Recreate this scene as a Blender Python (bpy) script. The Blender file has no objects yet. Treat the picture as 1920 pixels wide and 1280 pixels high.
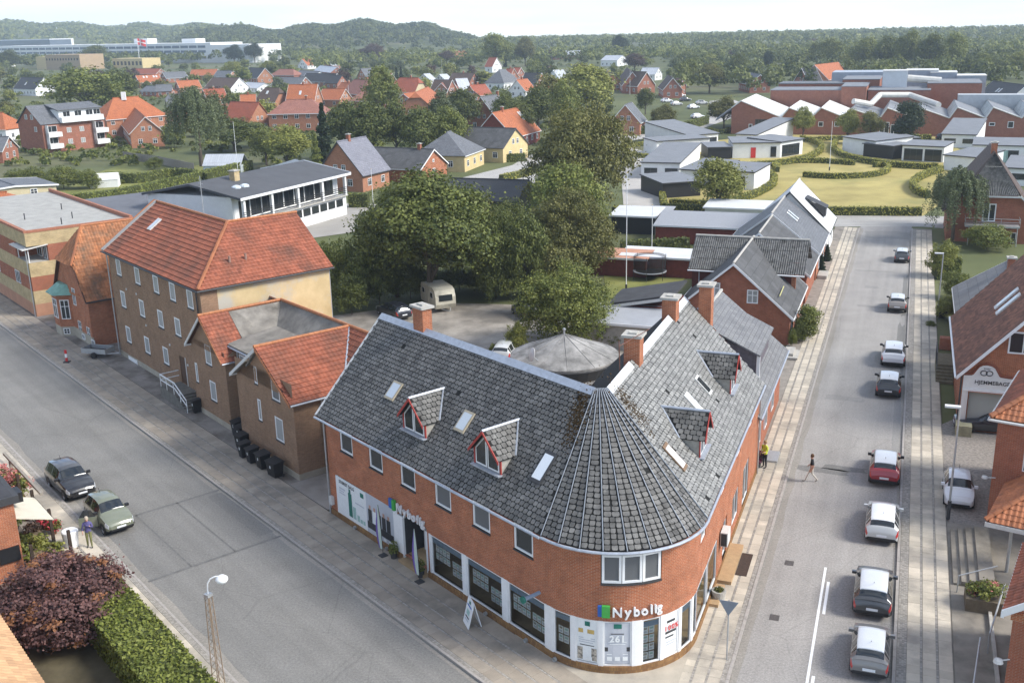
import bpy, math, random
import numpy as np
from mathutils import Vector, Matrix
Rd=math.radians
random.seed(7); rng=np.random.default_rng(7)
sc=bpy.context.scene; col=sc.collection
# ---------------------------------------------------------------- camera
F_=1951.6; PT=Rd(16.786); RL=Rd(-1.387); CH=27.0
fw=np.array([0,math.cos(PT),-math.sin(PT)]); rt=np.array([1.,0,0]); up=np.cross(rt,fw)
rt,up=math.cos(RL)*rt+math.sin(RL)*up,-math.sin(RL)*rt+math.cos(RL)*up
cam=bpy.data.cameras.new('camera'); camo=bpy.data.objects.new('camera',cam); col.objects.link(camo)
cam.sensor_width=36; cam.lens=F_/1920*36; cam.clip_start=.5; cam.clip_end=12000
camo.matrix_world=Matrix(((rt[0],up[0],-fw[0],0),(rt[1],up[1],-fw[1],0),(rt[2],up[2],-fw[2],CH),(0,0,0,1)))
sc.camera=camo
# ---------------------------------------------------------------- sky, sun, exposure
SUN_AZ=Rd(-16); SUN_EL=Rd(40)          # azimuth measured from +x (right) towards +y (ahead)
SD=Vector((math.cos(SUN_EL)*math.cos(SUN_AZ),math.cos(SUN_EL)*math.sin(SUN_AZ),math.sin(SUN_EL)))
w=bpy.data.worlds.new('World'); sc.world=w; w.use_nodes=True
nt=w.node_tree; nt.nodes.clear()
def wn(t,**k):
    n=nt.nodes.new(t)
    for a,b in k.items(): setattr(n,a,b)
    return n
sky=wn('ShaderNodeTexSky',sky_type='NISHITA'); sky.sun_disc=False; sky.sun_elevation=SUN_EL
sky.sun_rotation=math.pi/2-SUN_AZ; sky.altitude=2500; sky.air_density=1.0; sky.dust_density=.15; sky.ozone_density=3
tc=wn('ShaderNodeTexCoord'); mp=wn('ShaderNodeMapping'); mp.inputs['Scale'].default_value=(1.6,1.6,14)
nz=wn('ShaderNodeTexNoise'); nz.inputs['Scale'].default_value=1.9; nz.inputs['Detail'].default_value=6; nz.inputs['Roughness'].default_value=.55
rp_=wn('ShaderNodeValToRGB'); rp_.color_ramp.elements[0].position=.4; rp_.color_ramp.elements[1].position=.6
mx=wn('ShaderNodeMixRGB'); mx.inputs[2].default_value=(5.0,5.3,5.8,1)
ml=wn('ShaderNodeMath',operation='MULTIPLY'); ml.inputs[1].default_value=.8
bg=wn('ShaderNodeBackground'); bg.inputs[1].default_value=.145; wo=wn('ShaderNodeOutputWorld')
L=nt.links.new
L(tc.outputs['Generated'],mp.inputs[0]); L(mp.outputs[0],nz.inputs['Vector']); L(nz.outputs['Fac'],rp_.inputs[0])
L(rp_.outputs[0],ml.inputs[0]); L(ml.outputs[0],mx.inputs[0]); L(sky.outputs[0],mx.inputs[1]); L(mx.outputs[0],bg.inputs[0]); L(bg.outputs[0],wo.inputs[0])
sun=bpy.data.lights.new('sun','SUN'); sun.energy=3.1; sun.angle=Rd(20); sun.color=(1,.955,.88)
suno=bpy.data.objects.new('sun',sun); col.objects.link(suno); suno.location=(60,40,90)
suno.rotation_euler=(-SD).to_track_quat('-Z','Y').to_euler()
vs=sc.view_settings; vs.view_transform='Standard'; vs.look='None'; vs.gamma=1; vs.use_curve_mapping=False; vs.exposure=.8
sc.cycles.use_adaptive_sampling=True; sc.cycles.adaptive_threshold=.02
sc.cycles.max_bounces=6; sc.cycles.diffuse_bounces=3; sc.cycles.glossy_bounces=2; sc.cycles.transmission_bounces=4; sc.cycles.transparent_max_bounces=8
sc.cycles.volume_bounces=1; sc.cycles.use_denoising=True; sc.cycles.caustics_reflective=False; sc.cycles.caustics_refractive=False
# ---------------------------------------------------------------- pixels and street frames
def ray(x,y): return (x-960)*rt-(y-640)*up+F_*fw
def G(x,y,z=0.):
    d=ray(x,y); t=(z-CH)/d[2]; return (float(d[0]*t),float(d[1]*t),z)
def PX(p):
    v=np.array(p,float)-[0,0,CH]; c=v@fw; return 960+F_*(v@rt)/c,640-F_*(v@up)/c
def pxm(p):
    "pixels (of the 1920 photograph) per metre at p"
    return F_/float((np.array(p,float)-[0,0,CH])@fw)
def HZ(x,yb,yt):
    g=G(x,yb); lo,hi=0.,80.
    for _ in range(40):
        m=(lo+hi)/2
        if PX((g[0],g[1],m))[1]>yt: lo=m
        else: hi=m
    return m
A1=Rd(-38.87); A2=Rd(20.98)
u1=np.array([math.sin(A1),math.cos(A1)]); n1=np.array([-u1[1],u1[0]])
u2=np.array([math.sin(A2),math.cos(A2)]); m2=np.array([-u2[1],u2[0]])
RZ1=math.atan2(u1[1],u1[0]); RZ2=math.atan2(u2[1],u2[0])
def F0(p): return p
def F1(p): return (p[0]*u1[0]+p[1]*n1[0],p[0]*u1[1]+p[1]*n1[1],p[2])   # along left street, across it
def F2(p): return (p[0]*u2[0]+p[1]*m2[0],p[0]*u2[1]+p[1]*m2[1],p[2])   # along right street, to its left
def FR(o,a):
    c,s=math.cos(a),math.sin(a); return lambda p:(o[0]+p[0]*c-p[1]*s,o[1]+p[0]*s+p[1]*c,p[2]+(o[2] if len(o)>2 else 0))
def f1(x,y,z=0):
    g=np.array(G(x,y,z)[:2]); return float(g@u1),float(g@n1)
def f2(x,y,z=0):
    g=np.array(G(x,y,z)[:2]); return float(g@u2),float(g@m2)
# ---------------------------------------------------------------- object helpers
INV={}
def tag(o,label,cat,group=None,kind=None):
    if label: o['label']=label
    if cat: o['category']=cat
    if group: o['group']=group
    if kind: o['kind']=kind
    return o
def thing(name,label,cat,loc=(0,0,0),rz=0.,group=None):
    o=bpy.data.objects.new(name,None); col.objects.link(o); o.empty_display_size=.3
    o.location=loc; o.rotation_euler=(0,0,rz); tag(o,label,cat,group)
    INV[o.name]=(Matrix.Translation(loc)@Matrix.Rotation(rz,4,'Z')).inverted()
    return o
def add(name,me,parent=None,m=None):
    "link a mesh; parent is a thing (or a part without transform of its own)"
    o=bpy.data.objects.new(name,me); col.objects.link(o)
    if parent is not None: o.parent=parent
    if m is not None: o.matrix_local=m
    return o
def inv_of(p):
    while p is not None:
        if p.name in INV: return INV[p.name]
        p=p.parent
    return None
class MB:
    def __init__(s,fr=F0): s.v=[];s.f=[];s.m=[];s.uv=[];s.fr=fr
    def face(s,pts,mi=0,uv=None):
        if uv is None:
            a,b,c=[np.array(pts[i],float) for i in (0,1,2)]
            n=np.cross(b-a,c-a); l=np.linalg.norm(n)
            if l<1e-9 and len(pts)>3: n=np.cross(c-a,np.array(pts[3])-a); l=np.linalg.norm(n)
            n=n/(l or 1)
            if abs(n[2])>.97: uv=[(p[0],p[1]) for p in pts]
            else:
                h=np.cross((0,0,1),n); h/=np.linalg.norm(h); q=np.cross(n,h)
                uv=[(float(np.dot(p,h)),float(np.dot(p,q))) for p in pts]
        i=len(s.v); s.v+= [s.fr(p) for p in pts]; s.f.append(tuple(range(i,i+len(pts)))); s.m.append(mi); s.uv+=uv
        return s
    def box(s,x0,x1,y0,y1,z0,z1,mi=0):
        if x0>x1:x0,x1=x1,x0
        if y0>y1:y0,y1=y1,y0
        a=[(x0,y0,z0),(x1,y0,z0),(x1,y1,z0),(x0,y1,z0),(x0,y0,z1),(x1,y0,z1),(x1,y1,z1),(x0,y1,z1)]
        for q in ((3,2,1,0),(4,5,6,7),(0,1,5,4),(1,2,6,5),(2,3,7,6),(3,0,4,7)): s.face([a[i] for i in q],mi)
        return s
    def slab(s,pts,t,mi=0,mi2=None):
        "polygon (seen from its front, counter-clockwise) given thickness t behind it"
        a,b,c=[np.array(pts[i],float) for i in (0,1,2)]
        n=np.cross(b-a,c-a); n/=np.linalg.norm(n); q=[tuple(np.array(p)-n*t) for p in pts]
        s.face(pts,mi); s.face(q[::-1],mi if mi2 is None else mi2); k=len(pts)
        for i in range(k): s.face([pts[i],q[i],q[(i+1)%k],pts[(i+1)%k]],mi if mi2 is None else mi2)
        return s
    def prism(s,poly,z0,z1,mi=0):
        k=len(poly); s.face([(x,y,z1) for x,y in poly],mi); s.face([(x,y,z0) for x,y in poly[::-1]],mi)
        for i in range(k):
            a,b=poly[i],poly[(i+1)%k]; s.face([(a[0],a[1],z0),(b[0],b[1],z0),(b[0],b[1],z1),(a[0],a[1],z1)],mi)
        return s
    def tube(s,p,q,r,n=8,mi=0,r2=None,cap=True):
        p=np.array(p,float);q=np.array(q,float);d=q-p;d/=np.linalg.norm(d)
        a=np.cross(d,(0,0,1) if abs(d[2])<.9 else (1,0,0));a/=np.linalg.norm(a);b=np.cross(d,a); r2=r if r2 is None else r2
        c=[(math.cos(2*math.pi*i/n),math.sin(2*math.pi*i/n)) for i in range(n)]
        A=[tuple(p+r*(x*a+y*b)) for x,y in c];B=[tuple(q+r2*(x*a+y*b)) for x,y in c]
        for i in range(n):
            j=(i+1)%n; s.face([A[i],A[j],B[j],B[i]],mi)
        if cap: s.face(A[::-1],mi); s.face(B,mi)
        return s
    def path(s,pts,r,n=6,mi=0):
        for a,b in zip(pts[:-1],pts[1:]): s.tube(a,b,r,n,mi)
        return s
    def lathe(s,prof,n=16,mi=0,o=(0,0)):
        for (r0,z0),(r1,z1) in zip(prof[:-1],prof[1:]):
            for i in range(n):
                a,b=2*math.pi*i/n,2*math.pi*(i+1)/n
                P=[(o[0]+r0*math.cos(a),o[1]+r0*math.sin(a),z0),(o[0]+r0*math.cos(b),o[1]+r0*math.sin(b),z0),(o[0]+r1*math.cos(b),o[1]+r1*math.sin(b),z1),(o[0]+r1*math.cos(a),o[1]+r1*math.sin(a),z1)]
                if r0<1e-6: P=[P[0],P[2],P[3]]
                elif r1<1e-6: P=P[:3]
                s.face(P,mi)
        return s
    def mesh(s,name,mats,inv=None,smooth=False):
        me=bpy.data.meshes.new(name); v=s.v
        if inv is not None: v=[tuple(inv@Vector(p)) for p in v]
        me.from_pydata(v,[],s.f)
        for m in (mats if isinstance(mats,(list,tuple)) else [mats]): me.materials.append(m)
        if max(s.m,default=0)>0: me.polygons.foreach_set('material_index',s.m)
        uv=me.uv_layers.new(name='UVMap'); uv.data.foreach_set('uv',np.array(s.uv,np.float32).ravel())
        if smooth:
            import bmesh
            bm=bmesh.new(); bm.from_mesh(me); bmesh.ops.remove_doubles(bm,verts=bm.verts,dist=1e-4); bm.to_mesh(me); bm.free()
            me.polygons.foreach_set('use_smooth',[True]*len(me.polygons)); me.set_sharp_from_angle(angle=Rd(smooth if smooth is not True else 40))
        me.update(); return me
    def build(s,name,mats,parent=None,smooth=False,kind=None):
        o=add(name,s.mesh(name,mats,inv_of(parent),smooth),parent)
        if kind: o['kind']=kind
        return o
    def struct(s,name,mats,kind='structure'):
        o=add(name,s.mesh(name,mats)); o['kind']=kind; return o
def np_mesh(name,V,lens,loops,mats,rnd=None,smooth=False,mi=None,uv=None):
    me=bpy.data.meshes.new(name); me.vertices.add(len(V)); me.vertices.foreach_set('co',np.asarray(V,np.float32).ravel())
    me.loops.add(len(loops)); me.loops.foreach_set('vertex_index',np.asarray(loops,np.int32))
    lens=np.asarray(lens,np.int32); me.polygons.add(len(lens)); st=np.concatenate([[0],np.cumsum(lens)[:-1]]).astype(np.int32)
    me.polygons.foreach_set('loop_start',st); me.polygons.foreach_set('loop_total',lens)
    for m in (mats if isinstance(mats,(list,tuple)) else [mats]): me.materials.append(m)
    if mi is not None: me.polygons.foreach_set('material_index',np.asarray(mi,np.int32))
    if rnd is not None: me.attributes.new('rnd','FLOAT','FACE').data.foreach_set('value',np.asarray(rnd,np.float32))
    if uv is not None: me.uv_layers.new(name='UVMap').data.foreach_set('uv',np.asarray(uv,np.float32).ravel())
    me.update(calc_edges=True)
    me.polygons.foreach_set('use_smooth',np.full(len(lens),bool(smooth)))
    return me
def scatter_mesh(name,tv,tf,P,U,V,N,mats,rnd):
    "copies of a template (tv in axes U,V,N) at points P joined into one mesh"
    tv=np.asarray(tv,float); k=len(tv); n=len(P)
    W=P[:,None,:]+tv[None,:,0:1]*U[:,None,:]+tv[None,:,1:2]*V[:,None,:]+tv[None,:,2:3]*N[:,None,:]
    lens=np.tile([len(f) for f in tf],n); fl=np.concatenate([np.array(f) for f in tf])
    loops=(np.arange(n)[:,None]*k+fl[None,:]).ravel()
    return np_mesh(name,W.reshape(-1,3),lens,loops,mats,np.repeat(rnd,len(tf)))
# ---------------------------------------------------------------- materials
MATS={}
def _new(name):
    m=bpy.data.materials.new(name); m.use_nodes=True; t=m.node_tree; b=t.nodes['Principled BSDF']; MATS[name]=m
    def nd(ty,**k):
        n=t.nodes.new(ty)
        for a,c in k.items():
            if a[0]=='_': n.inputs[int(a[1:])].default_value=c
            else: setattr(n,a,c)
        return n
    return m,t,b,nd,t.links.new
def c4(c): return (c[0],c[1],c[2],1)
def mulc(c,k): return tuple(min(1,x*k) for x in c)
def M(name,c,r=.8,var=.12,scale=2.,bump=0.,bscale=60.,metal=0.,spec=.35,c2=None,space='Object',attr=0.,obj=0.,stain=None,stains=.5,stainp=(.52,.7)):
    if name in MATS: return MATS[name]
    m,t,b,nd,l=_new(name); tcn=nd('ShaderNodeTexCoord')
    n=nd('ShaderNodeTexNoise'); n.inputs['Scale'].default_value=scale; n.inputs['Detail'].default_value=5; n.inputs['Roughness'].default_value=.62
    src=tcn.outputs[space] if space!='World' else nd('ShaderNodeNewGeometry').outputs['Position']
    l(src,n.inputs['Vector'])
    ra=nd('ShaderNodeValToRGB'); e=ra.color_ramp.elements; e[0].position=.3; e[1].position=.7
    e[0].color=c4(mulc(c,1-var)); e[1].color=c4(mulc(c2 or c,1+var)); l(n.outputs['Fac'],ra.inputs[0]); out=ra.outputs[0]
    if attr or obj:
        hs=nd('ShaderNodeHueSaturation'); mr=nd('ShaderNodeMapRange')
        if attr: s=nd('ShaderNodeAttribute',attribute_name='rnd').outputs['Fac']; k=attr
        else: s=nd('ShaderNodeObjectInfo').outputs['Random']; k=obj
        mr.inputs[3].default_value=1-k; mr.inputs[4].default_value=1+k; l(s,mr.inputs[0]); l(mr.outputs[0],hs.inputs['Value']); l(out,hs.inputs['Color']); out=hs.outputs[0]
    if stain:
        n2=nd('ShaderNodeTexNoise'); n2.inputs['Scale'].default_value=stains; n2.inputs['Detail'].default_value=7; n2.inputs['Roughness'].default_value=.65; l(src,n2.inputs['Vector'])
        r2=nd('ShaderNodeValToRGB'); r2.color_ramp.elements[0].position=stainp[0]; r2.color_ramp.elements[1].position=stainp[1]; l(n2.outputs['Fac'],r2.inputs[0])
        x=nd('ShaderNodeMixRGB'); x.inputs[2].default_value=c4(stain); l(r2.outputs[0],x.inputs[0]); l(out,x.inputs[1]); out=x.outputs[0]
    l(out,b.inputs['Base Color']); b.inputs['Roughness'].default_value=r; b.inputs['Metallic'].default_value=metal; b.inputs['Specular IOR Level'].default_value=spec
    if bump:
        n3=nd('ShaderNodeTexNoise'); n3.inputs['Scale'].default_value=bscale; n3.inputs['Detail'].default_value=4; l(src,n3.inputs['Vector'])
        bp=nd('ShaderNodeBump'); bp.inputs['Strength'].default_value=bump; bp.inputs['Distance'].default_value=.02; l(n3.outputs['Fac'],bp.inputs['Height']); l(bp.outputs[0],b.inputs['Normal'])
    return m
def BR(name,c1,c2,mortar,bw=.235,rh=.068,ms=.008,var=.3,r=.85,stain=None,obj=0.):
    "brickwork on walls; UVs are in metres"
    if name in MATS: return MATS[name]
    m,t,b,nd,l=_new(name); uv=nd('ShaderNodeUVMap',uv_map='UVMap')
    br=nd('ShaderNodeTexBrick'); br.inputs['Color1'].default_value=c4(c1); br.inputs['Color2'].default_value=c4(c2); br.inputs['Mortar'].default_value=c4(mortar)
    br.inputs['Scale'].default_value=1; br.inputs['Mortar Size'].default_value=ms; br.inputs['Mortar Smooth'].default_value=.2; br.inputs['Brick Width'].default_value=bw; br.inputs['Row Height'].default_value=rh; br.inputs['Bias'].default_value=-.1
    l(uv.outputs[0],br.inputs['Vector'])
    n=nd('ShaderNodeTexNoise'); n.inputs['Scale'].default_value=.9; n.inputs['Detail'].default_value=6; n.inputs['Roughness'].default_value=.7; l(uv.outputs[0],n.inputs['Vector'])
    hs=nd('ShaderNodeHueSaturation'); mr=nd('ShaderNodeMapRange'); mr.inputs[1].default_value=.25; mr.inputs[2].default_value=.75; mr.inputs[3].default_value=1-var; mr.inputs[4].default_value=1+var
    l(n.outputs['Fac'],mr.inputs[0]); l(mr.outputs[0],hs.inputs['Value']); l(br.outputs['Color'],hs.inputs['Color']); out=hs.outputs[0]
    if stain:
        n2=nd('ShaderNodeTexNoise'); n2.inputs['Scale'].default_value=.45; n2.inputs['Detail'].default_value=8; n2.inputs['Roughness'].default_value=.7; l(uv.outputs[0],n2.inputs['Vector'])
        r2=nd('ShaderNodeValToRGB'); r2.color_ramp.elements[0].position=.5; r2.color_ramp.elements[1].position=.75; l(n2.outputs['Fac'],r2.inputs[0])
        x=nd('ShaderNodeMixRGB'); x.inputs[2].default_value=c4(stain); l(r2.outputs[0],x.inputs[0]); l(out,x.inputs[1]); out=x.outputs[0]
    l(out,b.inputs['Base Color']); b.inputs['Roughness'].default_value=r; b.inputs['Specular IOR Level'].default_value=.2
    bp=nd('ShaderNodeBump',invert=True); bp.inputs['Strength'].default_value=.5; bp.inputs['Distance'].default_value=.012; l(br.outputs['Fac'],bp.inputs['Height']); l(bp.outputs[0],b.inputs['Normal'])
    return m
def TL(name,c,c2,tw=.3,th=.35,var=.2,r=.75,pan=.6,stain=None,obj=0.):
    "far tiled or slated roofs: courses and pans as relief, too small to pick apart"
    if name in MATS: return MATS[name]
    m,t,b,nd,l=_new(name); uv=nd('ShaderNodeUVMap',uv_map='UVMap')
    br=nd('ShaderNodeTexBrick'); br.offset=0. if pan else .5
    br.inputs['Color1'].default_value=c4(c); br.inputs['Color2'].default_value=c4(c2); br.inputs['Mortar'].default_value=c4(mulc(c,.45)); br.inputs['Scale'].default_value=1
    br.inputs['Mortar Size'].default_value=.018; br.inputs['Mortar Smooth'].default_value=.6; br.inputs['Brick Width'].default_value=tw; br.inputs['Row Height'].default_value=th
    l(uv.outputs[0],br.inputs['Vector'])
    n=nd('ShaderNodeTexNoise'); n.inputs['Scale'].default_value=.5; n.inputs['Detail'].default_value=7; n.inputs['Roughness'].default_value=.72; l(uv.outputs[0],n.inputs['Vector'])
    hs=nd('ShaderNodeHueSaturation'); mr=nd('ShaderNodeMapRange'); mr.inputs[1].default_value=.25; mr.inputs[2].default_value=.75; mr.inputs[3].default_value=1-var; mr.inputs[4].default_value=1+var
    l(n.outputs['Fac'],mr.inputs[0]); l(mr.outputs[0],hs.inputs['Value']); l(br.outputs['Color'],hs.inputs['Color']); out=hs.outputs[0]
    if stain:
        n2=nd('ShaderNodeTexNoise'); n2.inputs['Scale'].default_value=.6; n2.inputs['Detail'].default_value=9; n2.inputs['Roughness'].default_value=.75; l(uv.outputs[0],n2.inputs['Vector'])
        r2=nd('ShaderNodeValToRGB'); r2.color_ramp.elements[0].position=.5; r2.color_ramp.elements[1].position=.68; l(n2.outputs['Fac'],r2.inputs[0])
        x=nd('ShaderNodeMixRGB'); x.inputs[2].default_value=c4(stain); l(r2.outputs[0],x.inputs[0]); l(out,x.inputs[1]); out=x.outputs[0]
    l(out,b.inputs['Base Color']); b.inputs['Roughness'].default_value=r; b.inputs['Specular IOR Level'].default_value=.35
    bp=nd('ShaderNodeBump',invert=True); bp.inputs['Strength'].default_value=.6; bp.inputs['Distance'].default_value=.03; l(br.outputs['Fac'],bp.inputs['Height']); l(bp.outputs[0],b.inputs['Normal'])
    return m
def GL(name,c,r=.06,spec=.6,coat=0.):
    if name in MATS: return MATS[name]
    m,t,b,nd,l=_new(name); b.inputs['Base Color'].default_value=c4(c); b.inputs['Roughness'].default_value=r; b.inputs['Specular IOR Level'].default_value=spec; b.inputs['Coat Weight'].default_value=coat; b.inputs['Coat Roughness'].default_value=.05
    return m
def LEAF(name,c,c2,tr=.25,obj=.12):
    if name in MATS: return MATS[name]
    m,t,b,nd,l=_new(name); a=nd('ShaderNodeAttribute',attribute_name='rnd'); ra=nd('ShaderNodeValToRGB'); e=ra.color_ramp.elements
    e[0].color=c4(c); e[1].color=c4(c2); l(a.outputs['Fac'],ra.inputs[0])
    oi=nd('ShaderNodeObjectInfo'); mr=nd('ShaderNodeMapRange'); mr.inputs[3].default_value=1-obj; mr.inputs[4].default_value=1+obj; l(oi.outputs['Random'],mr.inputs[0])
    hs=nd('ShaderNodeHueSaturation'); l(mr.outputs[0],hs.inputs['Value']); l(ra.outputs[0],hs.inputs['Color'])
    b.inputs['Roughness'].default_value=.55; b.inputs['Specular IOR Level'].default_value=.3; l(hs.outputs[0],b.inputs['Base Color'])
    ts=nd('ShaderNodeBsdfTranslucent'); l(hs.outputs[0],ts.inputs[0]); mxs=nd('ShaderNodeMixShader'); mxs.inputs[0].default_value=tr
    l(b.outputs[0],mxs.inputs[1]); l(ts.outputs[0],mxs.inputs[2]); l(mxs.outputs[0],t.nodes['Material Output'].inputs[0])
    return m
def PANE(name,tint=(.93,.96,.95)):
    "clear shop glass: see-through, with a mirror share"
    if name in MATS: return MATS[name]
    m,t,b,nd,l=_new(name); t.nodes.remove(b); tr=nd('ShaderNodeBsdfTransparent'); tr.inputs[0].default_value=c4(tint); gl=nd('ShaderNodeBsdfGlossy'); gl.inputs['Roughness'].default_value=.03
    fr=nd('ShaderNodeFresnel'); fr.inputs[0].default_value=1.5; x=nd('ShaderNodeMixShader'); l(fr.outputs[0],x.inputs[0]); l(tr.outputs[0],x.inputs[1]); l(gl.outputs[0],x.inputs[2]); l(x.outputs[0],t.nodes['Material Output'].inputs[0])
    return m
white=M('white_paint',(.8,.8,.79),.5,.04,3); offwhite=M('weathered_white',(.62,.61,.58),.6,.1,5); zinc=M('zinc_sheet',(.42,.45,.5),.45,.15,4,metal=.35,spec=.5)
glass=GL('dark_glass',(.025,.03,.033)); curtain=GL('glass_with_curtain',(.34,.35,.34),.25,.5); blind=GL('glass_with_blind',(.13,.135,.14),.3,.4); skyl=GL('skylight_glass',(.55,.6,.64),.12,.7)
black=M('black_paint',(.02,.02,.022),.45,.1,4); dark=M('dark_trim',(.05,.05,.052),.6,.15,4); concrete=M('concrete',(.42,.4,.36),.9,.18,3,.2,25); galv=M('galvanised_steel',(.45,.46,.46),.45,.1,6,metal=.5)
wood=M('grey_wood',(.28,.25,.21),.85,.2,5); redwood=M('red_painted_boards',(.2,.045,.03),.75,.2,3); redpaint=M('red_paint',(.38,.05,.04),.55,.1,3)
brickN=BR('orange_red_brick',(.42,.125,.05),(.3,.082,.035),(.44,.32,.23)); brickB=BR('brown_brick',(.29,.17,.1),(.21,.12,.072),(.34,.26,.185),var=.22); brickR=BR('red_brick',(.37,.105,.05),(.27,.075,.038),(.36,.25,.19),stain=(.22,.1,.06)); brickY=BR('yellow_brick',(.5,.38,.2),(.4,.3,.15),(.45,.38,.27)); brickK=BR('clinker_plinth_brick',(.3,.17,.07),(.2,.1,.045),(.15,.1,.07),bw=.11,rh=.23)
# ---------------------------------------------------------------- generic building pieces
WCACHE={}
def window(parent,fr,p,ang,w,h,cols=1,rows=1,fmat=white,pane=glass,fwd=.06,t=.07,depth=.0,name='window',cross=None):
    """window whose sill centre is at p (in frame fr); ang = direction of the outward normal in that frame; frame stands t proud"""
    key=(round(w,2),round(h,2),cols,rows,fmat.name,pane.name,t,cross)
    if key not in WCACHE:
        b=MB(); x0,x1=-w/2,w/2; f=fwd
        b.box(x0,x0+f,-t,.03,0,h); b.box(x1-f,x1,-t,.03,0,h); b.box(x0+f,x1-f,-t,.03,0,f); b.box(x0+f,x1-f,-t,.03,h-f,h)
        for i in range(1,cols): c=x0+w*i/cols; b.box(c-f*.42,c+f*.42,-t*.9,.03,f,h-f)
        if cross: b.box(x0+f,x1-f,-t*.86,.03,h*cross-f*.35,h*cross+f*.35)
        for i in range(1,rows): c=h*i/rows; b.box(x0+f,x1-f,-t*.82,.03,c-f*.3,c+f*.3)
        g=MB(); y=-t*.45; g.face([(x0+f*.6,y,f*.6),(x1-f*.6,y,f*.6),(x1-f*.6,y,h-f*.6),(x0+f*.6,y,h-f*.6)])
        WCACHE[key]=(b.mesh(name,fmat),g.mesh('pane',pane))
    a,g=WCACHE[key]
    P=fr(p); d=fr((p[0]+math.cos(ang),p[1]+math.sin(ang),p[2])); wa=math.atan2(d[1]-P[1],d[0]-P[0])
    m=Matrix.Translation(P)@Matrix.Rotation(wa+math.pi/2,4,'Z')
    iv=inv_of(parent); o=add(name,a,parent,(iv@m) if iv else m)
    add('pane',g,o); return o
def wall_grid(b,o,dx,length,z0,z1,openings,depth=.12,mi=0,mr=None):
    """wall from point o along unit dx (2D), front side to the right of dx; openings (u0,u1,v0,v1); reveals go to the left (inside)"""
    nx=np.array([dx[1],-dx[0]]); mr=mi if mr is None else mr
    def P(u,v,d=0): return (o[0]+dx[0]*u-nx[0]*d,o[1]+dx[1]*u-nx[1]*d,v)
    us=sorted({0,length,*[q for w_ in openings for q in w_[:2]]}); zs=sorted({z0,z1,*[q for w_ in openings for q in w_[2:4]]})
    for a,c in zip(us[:-1],us[1:]):
        for e,g in zip(zs[:-1],zs[1:]):
            mu,mv=(a+c)/2,(e+g)/2
            if any(w_[0]<mu<w_[1] and w_[2]<mv<w_[3] for w_ in openings): continue
            b.face([P(a,e),P(c,e),P(c,g),P(a,g)],mi,[(a+o[0],e),(c+o[0],e),(c+o[0],g),(a+o[0],g)])
    for (a,c,e,g) in [w_[:4] for w_ in openings]:
        b.face([P(a,e),P(a,e,depth),P(c,e,depth),P(c,e)],mr); b.face([P(a,g),P(c,g),P(c,g,depth),P(a,g,depth)],mr)
        b.face([P(a,e),P(a,g),P(a,g,depth),P(a,e,depth)],mr); b.face([P(c,e),P(c,e,depth),P(c,g,depth),P(c,g)],mr)
SL_T=[(-.42,.5,-.002),(.42,.5,-.002),(.5,.3,.004),(.5,-.24,.018),(.33,-.5,.025),(-.33,-.5,.025),(-.5,-.24,.018),(-.5,.3,.004)]
SLV=SL_T+[(x,y,z-.028) for x,y,z in SL_T[2:]]
SLF=[(7,6,5,4,3,2,1,0)]+[(2+i,3+i,9+i,8+i) for i in range(5)]
def tile_points(quad,tw,th,half=True,fit=None):
    """cells over a planar quad (eaveA,eaveB,ridgeB,ridgeA): rows along the slope; row width follows the quad"""
    A,B,C,D=[np.array(q,float) for q in quad]; n=np.cross(B-A,(D-A) if np.linalg.norm(D-A)>1e-6 else (C-A)); n/=np.linalg.norm(n)
    if n[2]<0: A,B,C,D=B,A,D,C; n=-n
    ue=(B-A)/np.linalg.norm(B-A); vv=np.cross(n,ue); hgt=float(((D+C)/2-A)@vv)
    P=[];
    rows=int(round(hgt/th))
    for r in range(rows):
        t=(r+.5)/rows; v=t*hgt
        def edge(p,q):
            k=(v-float((p-A)@vv))/max(1e-6,float((q-p)@vv)); return p+(q-p)*k
        a,b_=edge(A,D),edge(B,C); x0,x1=float((a-A)@ue),float((b_-A)@ue); off=(tw/2 if (half and r%2) else 0)
        if fit is not None:
            q_=(x1-x0-.08)/tw; n_=max(1,round(q_)); p_=(x1-x0-.08)/n_
            for k in range(n_): P.append(A+ue*(x0+.04+(k+.5)*p_)+vv*v); fit.append(p_/tw)
            continue
        k0=math.ceil((x0-off)/tw-.5+.15); k1=math.floor((x1-off)/tw-.5-.15)
        for k in range(k0,k1+1): P.append(A+ue*((k+.5)*tw+off)+vv*v)
    P=np.array(P) if P else np.zeros((0,3))
    return P,ue,vv,n,hgt/max(1,rows)
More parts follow.
